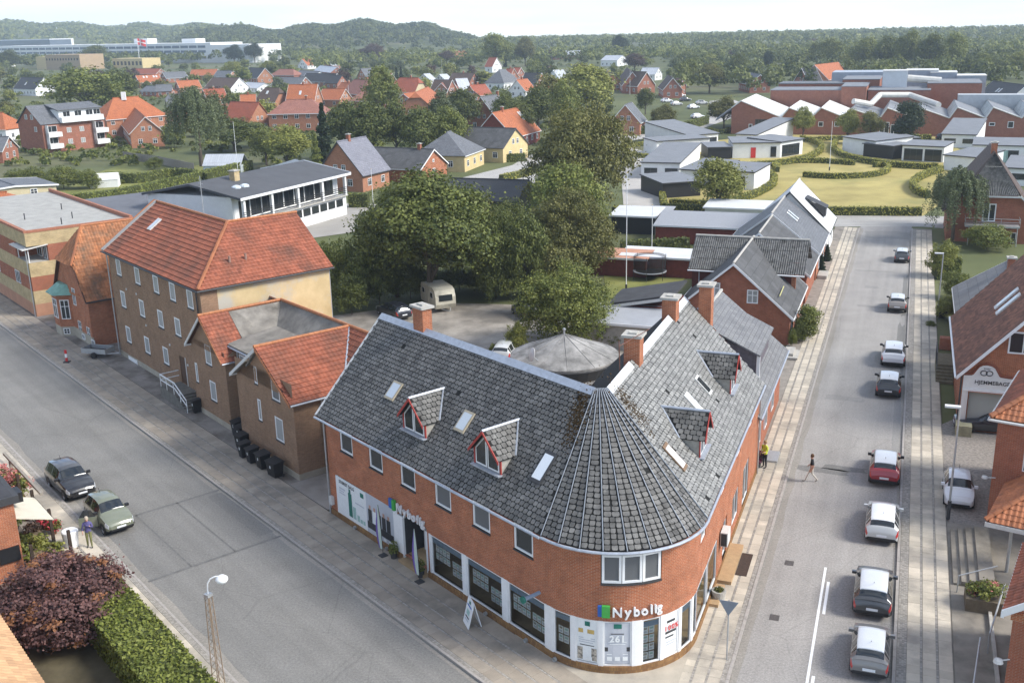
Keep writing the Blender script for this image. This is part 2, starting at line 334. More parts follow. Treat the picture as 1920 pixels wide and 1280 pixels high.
def pantile_field(b,quad,tw=.24,th=.36,amp=.035,step=.03,mi=0,off=.02):
    """joined pan tiles: one wavy strip for each course, each course lapping the one below"""
    A,B,C,D=[np.array(q,float) for q in quad]; n=np.cross(B-A,C-A); n/=np.linalg.norm(n)
    if n[2]<0: A,B,C,D=B,A,D,C; n=-n
    ue=(B-A)/np.linalg.norm(B-A); vv=np.cross(n,ue)
    hgt=float(((D+C)/2-A)@vv); rows=max(1,int(round(hgt/th)))
    def ed(p,q,v):
        k=(v-float((p-A)@vv))/max(1e-6,float((q-p)@vv)); return float((p+(q-p)*k-A)@ue)
    prof=[(0,0),(.3,.15),(.5,.75),(.68,1),(.86,.75)]
    V=[];lens=[];loops=[];rn=[]
    for r in range(rows):
        v0,v1=hgt*r/rows,hgt*(r+1)/rows; vm=(v0+v1)/2; x0,x1=ed(A,D,vm),ed(B,C,vm)
        xs=[];k=math.floor(x0/tw)
        while k*tw<x1:
            for fx,fz in prof:
                x=(k+fx)*tw
                if x0<=x<=x1: xs.append((x,fz,k))
            k+=1
        if len(xs)<2: continue
        base=len(V)
        for x,fz,k in xs:
            z=off+fz*amp
            V.append(A+ue*x+vv*(v0-.015)+n*(z-.03)); V.append(A+ue*x+vv*(v0-.015)+n*(z+step)); V.append(A+ue*x+vv*v1+n*z)
        rr=random.random
        cur=None
        for i in range(len(xs)-1):
            if xs[i][2]!=cur: cur=xs[i][2]; q=rr()
            a=base+3*i
            lens+=[4,4]; loops+=[a,a+3,a+4,a+1,a+1,a+4,a+5,a+2]; rn+=[q,q]
    return V,lens,loops,rn
def pantile_mesh(name,quads,mat,inv,fr=F0,**k):
    V=[];lens=[];loops=[];rn=[]
    for q in quads:
        q=[np.array(fr(tuple(p))) for p in q]
        v,l,lo,r=pantile_field(None,q,**k); o=len(V); V+=v; lens+=l; loops+=[i+o for i in lo]; rn+=r
    V=np.array(V)
    if inv is not None:
        R=np.array(inv)[:3,:3]; V=V@R.T+np.array(inv)[:3,3]
    return np_mesh(name,V,lens,loops,mat,rn)
TXT={}
def text(parent,fr,s,p,ang,size,mat,ext=.02,name='lettering',align='CENTER',bold=0.,tilt=math.pi/2,sx=1.):
    key=(s,size,mat.name,ext,bold)
    if key not in TXT:
        c=bpy.data.curves.new(name,'FONT'); c.body=s; c.size=size; c.extrude=ext; c.align_x='CENTER'; c.align_y='CENTER'; c.offset=bold; c.resolution_u=3
        t=bpy.data.objects.new('t',c); me=bpy.data.meshes.new_from_object(t); me.materials.clear(); me.materials.append(mat); me.name=name; TXT[key]=me
        bpy.data.objects.remove(t); bpy.data.curves.remove(c)
    P=fr(p); d=fr((p[0]+math.cos(ang),p[1]+math.sin(ang),p[2])); wa=math.atan2(d[1]-P[1],d[0]-P[0])
    m=Matrix.Translation(P)@Matrix.Rotation(wa+math.pi/2,4,'Z')@Matrix.Rotation(tilt,4,'X')@Matrix.Diagonal((sx,1,1,1)); iv=inv_of(parent)
    return add(name,TXT[key],parent,(iv@m) if iv else m)
# ---------------------------------------------------------------- ground and streets
FAR=9000
grassy=M('ground_turf',(.065,.085,.026),.95,.25,.03,.3,3,c2=(.11,.12,.045),stain=(.13,.125,.065),stains=.012,stainp=(.5,.62))
def sstep(a,b,x): t=min(1,max(0,(x-a)/(b-a))); return t*t*(3-2*t)
def pxaz(x): d=ray(x,100); return math.atan2(d[0],d[1])
AZT=[(pxaz(x),x) for x in range(-900,2900,50)]
def terrain(az,D):
    "height of the land: flat town, wooded ridges rising to the left beyond one kilometre, falling gently far away to the right"
    x=np.interp(az,[a for a,_ in AZT],[q for _,q in AZT])
    z=-.03
    r2=sstep(300,430,x)*(1-sstep(800,905,x)); z+=r2*(25+4*math.sin(x*.021)+3*math.sin(x*.057))*sstep(1180,1800,D)
    r1=1-sstep(250,470,x); z+=r1*(46+6*math.sin(x*.016+1)+4*math.sin(x*.05))*sstep(1500,2900,D)
    r3=sstep(860,960,x); z-=r3*max(0,D-1700)*.012
    return z
b=MB(); DS=[0,30,70,150,300,600,900,1100,1200,1300,1400,1500,1600,1700,1800,1950,2150,2400,2700,3000,3400,3700]; AZ=[Rd(q) for q in np.concatenate([np.arange(-84,-34,10),np.arange(-34,34,1.0),np.arange(34,86,10)])]
for d0,d1 in zip(DS[:-1],DS[1:]):
    for a0,a1 in zip(AZ[:-1],AZ[1:]):
        P=[(d*math.sin(a),d*math.cos(a)-20,terrain(a,d)) for d,a in ((d0,a0),(d0,a1),(d1,a1),(d1,a0))]
        b.face((P if d0>0 else [P[0],P[2],P[3]])[::-1],0,[(p[0],p[1]) for p in (P if d0>0 else [P[0],P[2],P[3]])[::-1]])
b.struct('ground',grassy)
def asphalt(name,c,patch=.12):
    if name in MATS: return MATS[name]
    m,t,b_,nd,l=_new(name); tcn=nd('ShaderNodeTexCoord')
    def noise(s,d=4,rg=.6):
        n=nd('ShaderNodeTexNoise'); n.inputs['Scale'].default_value=s; n.inputs['Detail'].default_value=d; n.inputs['Roughness'].default_value=rg; l(tcn.outputs['Object'],n.inputs['Vector']); return n
    a=noise(.22,8,.7); f=noise(9,3,.95); x=nd('ShaderNodeMath',operation='MULTIPLY_ADD'); x.inputs[1].default_value=1.5
    mr=nd('ShaderNodeMapRange'); mr.inputs[1].default_value=.3; mr.inputs[2].default_value=.7; mr.inputs[3].default_value=-patch; mr.inputs[4].default_value=patch
    l(a.outputs['Fac'],mr.inputs[0]); l(f.outputs['Fac'],x.inputs[0]); l(mr.outputs[0],x.inputs[2])
    ad=nd('ShaderNodeMath',operation='ADD'); ad.inputs[1].default_value=.25; l(x.outputs[0],ad.inputs[0])
    uvn=nd('ShaderNodeUVMap',uv_map='UVMap'); mpn=nd('ShaderNodeMapping'); mpn.inputs['Scale'].default_value=(.035,1.1,1); l(uvn.outputs[0],mpn.inputs[0]); sn=nd('ShaderNodeTexNoise'); sn.inputs['Scale'].default_value=1; sn.inputs['Detail'].default_value=4; l(mpn.outputs[0],sn.inputs['Vector'])
    s2=nd('ShaderNodeMath',operation='MULTIPLY_ADD'); s2.inputs[1].default_value=.5; l(sn.outputs['Fac'],s2.inputs[0]); l(ad.outputs[0],s2.inputs[2]); s3=nd('ShaderNodeMath',operation='ADD'); s3.inputs[1].default_value=-.25; l(s2.outputs[0],s3.inputs[0])
    wn_=noise(.9,3,.6); vd=nd('ShaderNodeMixRGB'); vd.inputs[0].default_value=.12; l(tcn.outputs['Object'],vd.inputs[1]); l(wn_.outputs['Color'],vd.inputs[2]); vo=nd('ShaderNodeTexVoronoi',feature='DISTANCE_TO_EDGE'); vo.inputs['Scale'].default_value=.19; l(vd.outputs[0],vo.inputs['Vector']); lt=nd('ShaderNodeMapRange'); lt.inputs[1].default_value=.0; lt.inputs[2].default_value=.007; lt.inputs[3].default_value=.86; lt.inputs[4].default_value=1; l(vo.outputs['Distance'],lt.inputs[0]); cm=nd('ShaderNodeMath',operation='MULTIPLY'); l(s3.outputs[0],cm.inputs[0]); l(lt.outputs[0],cm.inputs[1])
    hs=nd('ShaderNodeHueSaturation'); hs.inputs['Color'].default_value=c4(c); l(cm.outputs[0],hs.inputs['Value']); l(hs.outputs[0],b_.inputs['Base Color']); b_.inputs['Roughness'].default_value=.9; b_.inputs['Specular IOR Level'].default_value=.25
    bp=nd('ShaderNodeBump'); bp.inputs['Strength'].default_value=.35; bp.inputs['Distance'].default_value=.01; l(f.outputs['Fac'],bp.inputs['Height']); l(bp.outputs[0],b_.inputs['Normal'])
    return m
asA=asphalt('chip_asphalt',(.205,.198,.184)); asB=asphalt('worn_asphalt',(.30,.285,.265)); asP=asphalt('asphalt_patch',(.19,.184,.172),.07); asE=asphalt('asphalt_old_patch',(.255,.245,.23),.08); asD=asphalt('asphalt_dark_patch',(.165,.161,.152),.06); seam=M('bitumen_seam',(.14,.137,.13),.8,.2,3)
gravel=M('yard_gravel',(.24,.215,.185),.95,.22,.35,.5,14,c2=(.33,.3,.26),stain=(.16,.145,.125),stains=.16,stainp=(.48,.62))
def v1(x,y,c):
    d=ray(x,y); t=c/float(d[:2]@n1); p=d*t; return float(p[:2]@u1),CH+float(p[2])
def v2(x,y,c):
    d=ray(x,y); t=c/float(d[:2]@m2); p=d*t; return float(p[:2]@u2),CH+float(p[2])
# left street (frame F1), right street (frame F2), the two meeting in front of the corner
b=MB(F1); b.face([(-10,-15,0),(-10,-22.95,0),(150,-22.95,0),(150,-15,0)][::-1]); b.struct('road',asA)
b=MB(F2); b.face([(5,-1.1,-.004),(152,-1.1,-.004),(152,5.4,-.004),(5,5.4,-.004)]); b.struct('road',asB)
# patches and seams
b=MB(F1); P=[f1(265,1120),f1(420,935),f1(525,1005),f1(300,1090)]
q=[f1(*p) for p in [(277,980),(410,928),(520,1003),(285,1090)]]
b.face([(49.5,-15.3,.005),(57.6,-15.3,.005),(57.6,-22.85,.005),(49.5,-22.85,.005)][::-1]); b.struct('asphalt_patch',asP)
b=MB(F1)
for a,c,d,e in ((57.5,57.72,-15.3,-22.85),(49.35,49.55,-15.3,-22.85)): b.face([(a,d,.009),(c,d,.009),(c,e,.009),(a,e,.009)][::-1])
for n0 in (-17.6,-20.1): b.face([(49.5,n0,.009),(57.6,n0,.009),(57.6,n0-.1,.009),(49.5,n0-.1,.009)][::-1])
b.face([(50.2,-21.9,.0095),(57.2,-21.9,.0095),(57.2,-22.8,.0095),(50.2,-22.8,.0095)][::-1],1); b.struct('road_seams',[seam,asD])
b=MB(F2)
for s0,s1,m0,m1,k in ((62.4,63.4,5.2,1.8,0),(63.1,64.0,3.6,.9,0),(76.2,77.4,4.4,1.6,1),(86,89.2,.2,1.3,1),(104,105,3.6,.4,1),(112,113.2,3.3,1.9,1),(84,99,-1.0,-.3,0),(66,82,-1.0,-.45,1),(100,120,-1.0,-.5,0),(139,145,4.6,-1,1),(120,120.6,4.6,.5,1)):
    n_=14; cs,cm,rs,rm_=(s0+s1)/2,(m0+m1)/2,abs(s1-s0)/2,abs(m0-m1)/2; b.face([(cs+rs*random.uniform(.7,1.15)*max(-1,min(1,1.3*math.cos(q*6.283/n_))),cm+rm_*random.uniform(.85,1.1)*max(-1,min(1,1.3*math.sin(q*6.283/n_))),.002+.001*k) for q in range(n_)],k)
b.struct('road_patches',[asP,asE])
# sandy dust in the gutters
dust=asphalt('gutter_dust',(.27,.25,.22),.15)
for fr_,p0,p1 in ((F1,-15.02,-15.75),(F1,-22.93,-22.5),(F2,5.38,4.75),(F2,-1.08,-.8)):
    b=MB(fr_); n_=60; e0=[(20+130*i/n_ if fr_ is F1 else 34+112*i/n_,p0,.006) for i in range(n_+1)]; e1=[(q[0],p0+(p1-p0)*random.uniform(.45,.75),.006) for q in e0]
    for i in range(n_): P=[e0[i],e0[i+1],e1[i+1],e1[i]]; b.face(P if (p1>p0) else P[::-1])
    b.struct('gutter_dust',dust)
# kerbs
kerbm=M('granite_kerb',(.36,.33,.3),.85,.15,4,.2,30); slabm=M('paving_slab',(.345,.295,.235),.9,.14,.9,.2,30,attr=.1,space='World',stain=(.2,.18,.15),stains=.3,stainp=(.5,.68)); slabw=M('pale_paving_slab',(.51,.45,.36),.9,.12,.9,.2,30,attr=.12,space='World',stain=(.31,.28,.235),stains=.3,stainp=(.48,.66)); bedm=M('paving_bed',(.27,.24,.205),.95,.2,1.5,stain=(.16,.14,.12),stains=.6)
cobm=M('small_granite_setts',(.31,.285,.25),.9,.12,2,.2,20,attr=.2,space='World')
def kerb(fr,pts,z0,h,wd,side):
    k=0
    for (a,c),(d,e) in zip(pts[:-1],pts[1:]):
        L_=math.hypot(d-a,e-c); n=max(1,int(L_/1.0))
        dx,dy=(d-a)/L_,(e-c)/L_
        for i in range(n):
            t0,t1=L_*i/n+.006,L_*(i+1)/n-.006
            p=[(a+dx*t0,c+dy*t0),(a+dx*t1,c+dy*t1),(a+dx*t1-dy*wd*side,c+dy*t1+dx*wd*side),(a+dx*t0-dy*wd*side,c+dy*t0+dx*wd*side)]
            if side<0: p=p[::-1]
            yield p
def pavement(name,fr,rows,s0,s1,z,bed,near):
    """bed slab with rows of paving slabs / sett strips: rows = (n0,n1,slab length,material) ; slabs nearest 'near' become pieces"""
    bb=MB(fr); bb.prism(bed,-.02,z-.035,0); root=bb.struct(name,bedm)
    tv=[(-.5,-.5,0),(.5,-.5,0),(.5,.5,0),(-.5,.5,0),(-.5,-.5,-.05),(.5,-.5,-.05),(.5,.5,-.05),(-.5,.5,-.05)]; tf=[(0,1,2,3),(0,4,5,1),(1,5,6,2),(2,6,7,3),(3,7,4,0)]
    items=[]; setts=[]
    for n0,n1,ln,mat in rows:
        if ln<.2:
            k=int(abs(n1-n0)/ln+.5) or 1; w_=(n1-n0)/k
            for j in range(k):
                for i in range(int((s1-s0)/ln)): setts.append((s0+(i+.5)*ln+random.uniform(-.01,.01),n0+(j+.5)*w_,ln*.95,abs(w_)*.96,random.uniform(-.005,.001)))
        else:
            o=random.uniform(0,ln)
            for i in range(int((s1-s0)/ln)): items.append((s0+(i+.5)*ln,(n0+n1)/2,ln-.008,abs(n1-n0)-.008,mat,random.random(),random.uniform(-.004,.004)))
    items.sort(key=lambda q:math.hypot(*(np.array(fr((q[0],q[1],0))[:2])-near)))
    ex=np.array(fr((1,0,0)))-np.array(fr((0,0,0))); ey=np.array(fr((0,1,0)))-np.array(fr((0,0,0)))
    vis=[]
    for q in items:
        x,y=PX(fr((q[0],q[1],z)))
        if -60<x<1980 and y<1345: vis.append(q)
    cache={}
    for q in vis[:300]:
        key=(round(q[2],2),round(q[3],2),q[4].name,int(q[5]*6))
        if key not in cache: cache[key]=scatter_mesh('paving_slab',np.array(tv)*[q[2],q[3],1],tf,np.zeros((1,3)),ex[None],ey[None],np.array([[0,0,1.]]),[q[4]],np.array([q[5]]))
        o=add('paving_slab',cache[key],root); o.location=fr((q[0],q[1],z+q[6])); o.rotation_euler=(random.uniform(-.004,.004),random.uniform(-.004,.004),random.uniform(-.004,.004))
    rest=vis[300:]
    for lst,nm,mt in ((rest,'far_paving_slabs',None),(setts,'sett_strip',cobm)):
        groups={}
        for q in lst: groups.setdefault((q[4] if mt is None else mt).name,[]).append(q)
        for g,qs in groups.items():
            Pn=np.array([fr((q[0],q[1],z+(q[6] if mt is None else q[4]))) for q in qs])
            U=np.array([ex*q[2] for q in qs]); V=np.array([ey*q[3] for q in qs]); N=np.tile([[0,0,1.]],(len(qs),1))
            o=add(nm,scatter_mesh(nm,tv,tf,Pn,U,V,N,[MATS[g]],rng.random(len(qs))),root); o['kind']='stuff'
    return root
KS={}
def kerb_run(name,fr,pts,z1,wd,side,root_parent=None,limit=300):
    bb=MB(fr); n=0
    ps=[p for p in kerb(fr,pts,0,z1,wd,side)]
    vis=[p for p in ps if -40<PX(fr((p[0][0],p[0][1],0)))[0]<1960 and PX(fr((p[0][0],p[0][1],0)))[1]<1330]
    r=bpy.data.objects.new(name,None); col.objects.link(r); r['kind']='structure'
    for p in vis[:limit]: q=MB(fr); q.prism(p,-.05,z1+random.uniform(-.004,.004)); add('kerbstone',q.mesh('kerbstone',kerbm),r)
    return r
ZP=.11
# pavement by the corner house on the left street
rows=[(-23.12,-23.32,.1,cobm),(-23.33,-23.95,.8,slabm),(-23.95,-24.05,.1,cobm),(-24.06,-24.68,.8,slabm),(-24.68,-24.78,.1,cobm),(-24.79,-25.4,.8,slabm),(-25.4,-25.5,.1,cobm),(-25.51,-26.35,.6,slabm)]
pavement('pavement_left_street',F1,rows,22,128,ZP,[(20,-23.1),(130,-23.1),(130,-26.4),(33,-26.4),(30.5,-26.4),(20,-24)][::-1],np.array([0,40.]))
kerb_run('kerb_left_street',F1,[(22,-22.96),(125,-22.96)],ZP+.01,.14,-1)
# opposite side of the left street
rows=[(-14.86,-14.6,.1,cobm),(-14.59,-13.8,.8,slabw),(-13.79,-13.69,.1,cobm),(-13.68,-12.9,.8,slabw),(-12.89,-12.79,.1,cobm)]
pavement('pavement_opposite',F1,rows,34,100,ZP,[(20,-14.86),(110,-14.86),(110,-12.0),(20,-12.0)],np.array([-12,40.]))
kerb_run('kerb_opposite',F1,[(30,-14.99),(100,-14.99)],ZP+.005,.13,1)
# right street, left side
rows=[(5.56,5.76,.1,cobm),(5.77,6.27,.6,slabw),(6.27,6.37,.1,cobm),(6.38,6.88,.6,slabw),(6.89,6.99,.1,cobm),(7.0,7.4,.5,slabw)]
pavement('pavement_right_street_left',F2,rows,36,146,ZP,[(30,5.54),(146,5.54),(146,8.6),(62,8.6),(45,7.4),(36,7.4)],np.array([8,42.]))
kerb_run('kerb_right_street_left',F2,[(34,5.4),(146,5.4)],ZP+.01,.14,1)
# right street, right side
rows=[(-1.26,-1.66,.1,cobm),(-1.67,-2.22,.6,slabw),(-2.22,-2.32,.1,cobm),(-2.33,-2.88,.6,slabw),(-2.88,-2.98,.1,cobm),(-2.99,-3.55,.6,slabw)]
pavement('pavement_right_street_right',F2,rows,36,146,ZP,[(30,-1.24),(30,-3.6),(147,-3.6),(147,-1.24)],np.array([15,44.]))
kerb_run('kerb_right_street_right',F2,[(34,-1.1),(147,-1.1)],ZP+.01,.14,-1)
# corner apron in front of the round nose
b=MB(); b.prism([F1((20,-23.1,0))[:2],F1((33,-23.1,0))[:2],F1((33,-26.4,0))[:2],(3.0,43),F2((45,7.4,0))[:2],F2((45,5.54,0))[:2],F2((34,5.54,0))[:2]],-.02,ZP-.01); b.struct('corner_pavement',slabw)
# forecourt before the brown houses, yard behind, drives, lawns
b=MB(F1); b.prism([(50.6,-26.42),(125,-26.42),(125,-30),(50.6,-34)][::-1],-.02,ZP-.012); b.struct('forecourt',M('old_forecourt_concrete',(.25,.225,.2),.95,.22,.5,.4,10,stain=(.14,.12,.1),stains=.35,stainp=(.45,.6)))
b=MB(F1); b.face([(50.4,-26.43,ZP-.006),(55.2,-26.43,ZP-.006),(55.2,-40,ZP-.006),(50.4,-40,ZP-.006)][::-1]); b.struct('alley',M('alley_concrete',(.31,.28,.245),.95,.15,.4,.3,12,stain=(.22,.19,.165),stains=.3))
b=MB(); b.face([(*F1((51,-34.1,0))[:2],.003),(*F1((38,-36,0))[:2],.003),(8,58,.003),(16,74,.003),(17,92,.003),(14,100,.003),(-8,104,.003),(-22,98,.003),(*F1((71,-42,0))[:2],.003)]); b.struct('yard',gravel)
lawnm=M('garden_lawn',(.15,.17,.04),.95,.25,.25,.6,6,c2=(.2,.2,.06)); drym=M('dry_lawn',(.33,.27,.09),.95,.16,.12,.4,5,c2=(.4,.33,.12),stain=(.24,.23,.08),stains=.08)
pale=M('pale_paved_drive',(.42,.395,.36),.9,.1,.3,.2,12)
def ground_poly(name,pts,mat,z=.004):
    bb=MB(); bb.face([(*G(*p)[:2],z) for p in pts]); o=bb.struct(name,mat); return o
def pp(*px): return list(px)
ground_poly('lawn_round',[(1245,396),(1730,405),(1860,320),(1760,255),(1500,245),(1330,265),(1210,310)],drym,.006)
ground_poly('road_by_lawn',[(1150,405),(1150,396),(1245,397),(1730,404),(1915,412),(1920,440),(1730,425),(1570,425),(1400,420)],asphalt('pale_asphalt',(.36,.345,.32)),.002)
ground_poly('drive_villas',[(1170,400),(1245,398),(1262,330),(1230,290),(1130,262),(1090,290),(1165,330)],pale,.008)
ground_poly('road_villas',[(1040,330),(1150,270),(1320,240),(1420,205),(1370,185),(1330,190),(1330,225),(1200,245),(1040,265),(960,310),(860,335),(860,345),(1000,345)],asphalt('pale_asphalt2',(.4,.385,.36)),.003)
ground_poly('garden_yard_grass',[(1140,580),(1240,580),(1300,500),(1240,480),(1130,500)],lawnm,.006)
ground_poly('garden_lawn_left',[(90,400),(110,350),(250,300),(330,318),(420,300),(430,330),(240,372)],lawnm,.006)
ground_poly('court_white_hall',[(560,450),(700,430),(720,385),(655,380),(560,420)],M('court_asphalt',(.33,.31,.28),.95,.1,.3),.007)
ground_poly('parking_court_bakery',[(1762,1010),(1858,1005),(1900,800),(1790,785),(1755,800)],M('cobbled_parking',(.2,.18,.16),.95,.25,6,.7,7,c2=(.27,.24,.21)),.012)
# ---------------------------------------------------------------- the corner house
NC=(4.39,43.0); NR=3.95; TH0=math.atan2(n1[1],n1[0]); TH1=math.atan2(-m2[1],-m2[0])   # -141.1 .. -21 degrees
def FN(p): # curved nose frame: (arc length along nose from left tangent, outward offset, z)
    a=TH0+p[0]/NR; r=NR+p[1]; return (NC[0]+r*math.cos(a),NC[1]+r*math.sin(a),p[2])
NARC=NR*(TH1-TH0); S1T=float(np.dot(NC,u1)); S2T=float(np.dot(NC,u2)); WN=-26.45; WM=7.35; EZ=6.1
ny=thing('corner_house','red brick corner house with rounded nose, dark slate roof and estate agent shop below','building',(NC[0],NC[1],0))
inv=INV[ny.name]
shopglass=PANE('shop_glass'); slate_base=M('mossy_roof_bed',(.018,.018,.017),.95,.3,6); slate=M('worn_slate',(.09,.086,.08),.6,.3,2,.6,25,spec=.45,attr=.24,c2=(.135,.13,.12),stain=(.27,.265,.245),stains=2.2,stainp=(.6,.76),space='World')
moss=M('brown_moss',(.06,.035,.012),1,.4,20,.8,30)
# walls. wing 1 openings along u from s=S1T to 50.0 (front to the right of direction -> run from far end to near end)
L1=49.95-S1T
up_w=[(48.4-3.07*k-1.36,48.4-3.07*k) for k in range(6)]
sh1=[(46.1,49.1),(43.2,45.95),(37.1,39.75),(34.0,36.75),(30.95,33.55)]; door1=(40.3,42.3)
b=MB(F1)
op=[(49.95-q[1],49.95-q[0],4.5,5.82) for q in up_w]+[(49.95-49.15,49.95-43.1,.42,2.78),(49.95-42.75,49.95-40.1,.12,2.78),(49.95-39.85,49.95-30.9,.42,2.6)]
wall_grid(b,(49.95,WN),(-1,0),L1,.42,EZ,[(max(.0,o[0]),o[1],max(.42,o[2]),o[3]) for o in op],.22,0)
b.face([(49.95,WN,-.05),(49.95,WN,EZ),(49.95,-30.9,11.0),(49.95,-35.3,EZ),(49.95,-35.3,-.05)][::-1])
b.face([(49.95,-35.3,-.05),(49.95,-35.3,EZ),(36,-35.3,EZ),(36,-35.3,-.05)])
b.build('wall',brickN,ny)
# nose wall
b=MB(FN); N=36
def seg(a0,a1,z0,z1,off=0,mi=0,n=None,bb=None):
    bb=bb or b; n=n or max(2,int((a1-a0)/.22))
    for i in range(n):
        x0,x1=a0+(a1-a0)*i/n,a0+(a1-a0)*(i+1)/n
        bb.face([(x0,off,z0),(x1,off,z0),(x1,off,z1),(x0,off,z1)],mi,[(x0,z0),(x1,z0),(x1,z1),(x0,z1)])
def arc(deg): return NR*(Rd(deg)-TH0)
wa,wb=arc(-103),arc(-64.2)
seg(0,wa,2.62,EZ); seg(wb,NARC,2.62,EZ); seg(wa,wb,2.62,4.42); seg(wa,wb,5.8,EZ)
b.build('nose_wall',brickN,ny)
# wing 2 wall
L2=61.2-S2T; b=MB(F2)
sh2=[(42.0,44.2),(44.5,46.4)]; op2=[(41.7-S2T,46.8-S2T,.42,2.65),(48.6-S2T,49.8-S2T,.42,2.6),(51.5-S2T,53.5-S2T,.9,2.6),(55.2-S2T,57.4-S2T,.42,2.7),(42.2-S2T,43.4-S2T,4.5,5.75),(47.5-S2T,48.7-S2T,4.5,5.75),(52.5-S2T,53.7-S2T,4.5,5.75),(57-S2T,58.2-S2T,4.5,5.75)]
wall_grid(b,(S2T,WM),(1,0),L2,.42,EZ,op2,.22,0)
b.face([(61.2,WM,-.05),(61.2,16.5,-.05),(61.2,16.5,EZ),(61.2,12.0,11.0),(61.2,WM,EZ)])
b.build('wall',brickN,ny)
# clinker plinth
b=MB(FN); seg(0,NARC,-.02,.42,.06); n=24
for i in range(n):
    x0,x1=NARC*i/n,NARC*(i+1)/n; b.face([(x0,.06,.42),(x1,.06,.42),(x1,-.25,.42),(x0,-.25,.42)])
b.fr=F1; b.box(S1T,40.05,WN-.2,WN+.06,-.02,.42); b.box(42.4,49.97,WN-.2,WN+.06,-.02,.42); b.fr=F2; b.box(S2T,61.2,WM-.06,WM+.2,-.02,.42); b.build('plinth',brickK,ny)
b=MB(F1); b.box(40.06,42.39,WN-1.4,WN+.35,-.02,.26); b.build('door_step',M('tan_tiles',(.36,.25,.14),.8,.12,6),ny)
# vents along the plinth
for s in (47.2,43.9,35.2,32.2,30.2):
    q=MB(); q.lathe([(.05,0),(.05,.1),(.1,.12),(.1,0)],10); o=add('vent_pipe',q.mesh('vent_pipe',galv),ny); o.matrix_local=inv@Matrix.Translation(F1((s,WN+.06,.2)))@Matrix.Rotation(RZ1,4,'Z')@Matrix.Rotation(-math.pi/2,4,'X')
# upper windows
for i,q in enumerate(up_w):
    c=(q[0]+q[1])/2; wo_=window(ny,F1,(c,WN-.12,4.52),math.pi/2,1.33,1.28,1,1,white,blind if i in(3,4) else glass,.11,.08)
    k=MB(F1); k.box(q[0]-.02,q[1]+.02,WN-.1,WN+.05,4.44,4.5); k.build('sill',dark,ny)
for s in (42.8,48.1,53.1,57.6): window(ny,F2,(s,WM+.12,4.52),-math.pi/2,1.16,1.22,1,1,white,blind,.11,.08)
# nose window of three lights
lights=[(wa+.03,wa+(wb-wa)/3),(wa+(wb-wa)/3,wa+2*(wb-wa)/3),(wa+2*(wb-wa)/3,wb-.03)]
for a0,a1 in lights:
    c=(a0+a1)/2; window(ny,FN,(c,-.1,4.45),math.pi/2,(a1-a0)*.965,1.33,1,1,white,blind,.11,.08)
k=MB(FN)
for i in range(8):
    x0,x1=wa+(wb-wa)*i/8,wa+(wb-wa)*(i+1)/8; k.prism([(x0,.06),(x1,.06),(x1,-.25),(x0,-.25)][::-1],4.36,4.42); k.prism([(x0,.0),(x1,.0),(x1,-.02),(x0,-.02)][::-1],5.78,5.8)
k.build('sill',dark,ny)
# shop front: white posts, glass, inside
floor_in=M('shop_floor',(.5,.36,.2),.6,.2,1.2); inwall=M('shop_inner_wall',(.5,.42,.34),.9,.1,1)
bb=MB(F1); bb.face([(30.5,WN-.25,.44),(49.7,WN-.25,.44),(49.7,WN-4.5,.44),(30.5,WN-4.5,.44)][::-1]); bb.face([(30.5,WN-4.5,.44),(49.7,WN-4.5,.44),(49.7,WN-4.5,2.9),(30.5,WN-4.5,2.9)],1); bb.face([(30.5,WN-.2,2.95),(49.7,WN-.2,2.95),(49.7,WN-4.5,2.95),(30.5,WN-4.5,2.95)],1)
bb.fr=F0; bb.face([(NC[0]+3.7*math.cos(TH0+(TH1-TH0)*i/12),NC[1]+3.7*math.sin(TH0+(TH1-TH0)*i/12),.445) for i in range(13)]+[(5.5,46.5,.445),(3.0,45.5,.445)])
bb.fr=F2; bb.face([(41,WM+.25,.44),(61,WM+.25,.44),(61,WM+4,.44),(41,WM+4,.44)]); bb.face([(41,WM+4,.44),(61,WM+4,.44),(61,WM+4,2.9),(41,WM+4,2.9)],1); bb.build('shop_interior',[floor_in,inwall],ny)
paper=M('white_print',(.78,.8,.79),.5,.05,5); green=M('print_green',(.02,.16,.12),.5,.1,5); blue=M('print_blue',(.03,.12,.42),.45,.05,5); gsign=M('sign_green',(.06,.36,.07),.45,.05,5); ltgrey=M('print_grey',(.5,.52,.56),.5,.05,4); photo=M('print_photo',(.16,.15,.13),.5,.7,9,c2=(.4,.36,.3)); purple=M('print_purple',(.16,.09,.36),.6,.1,4); teal=M('print_teal',(.35,.52,.47),.5,.1,4); signal=M('sign_letters',(.72,.72,.72),.35,.05,4); gold=M('print_gold',(.55,.38,.12),.5,.2,6); redp=M('print_red',(.6,.04,.04),.5,.1,4); bar=M('window_band_blue',(.26,.33,.42),.4,.08,4)
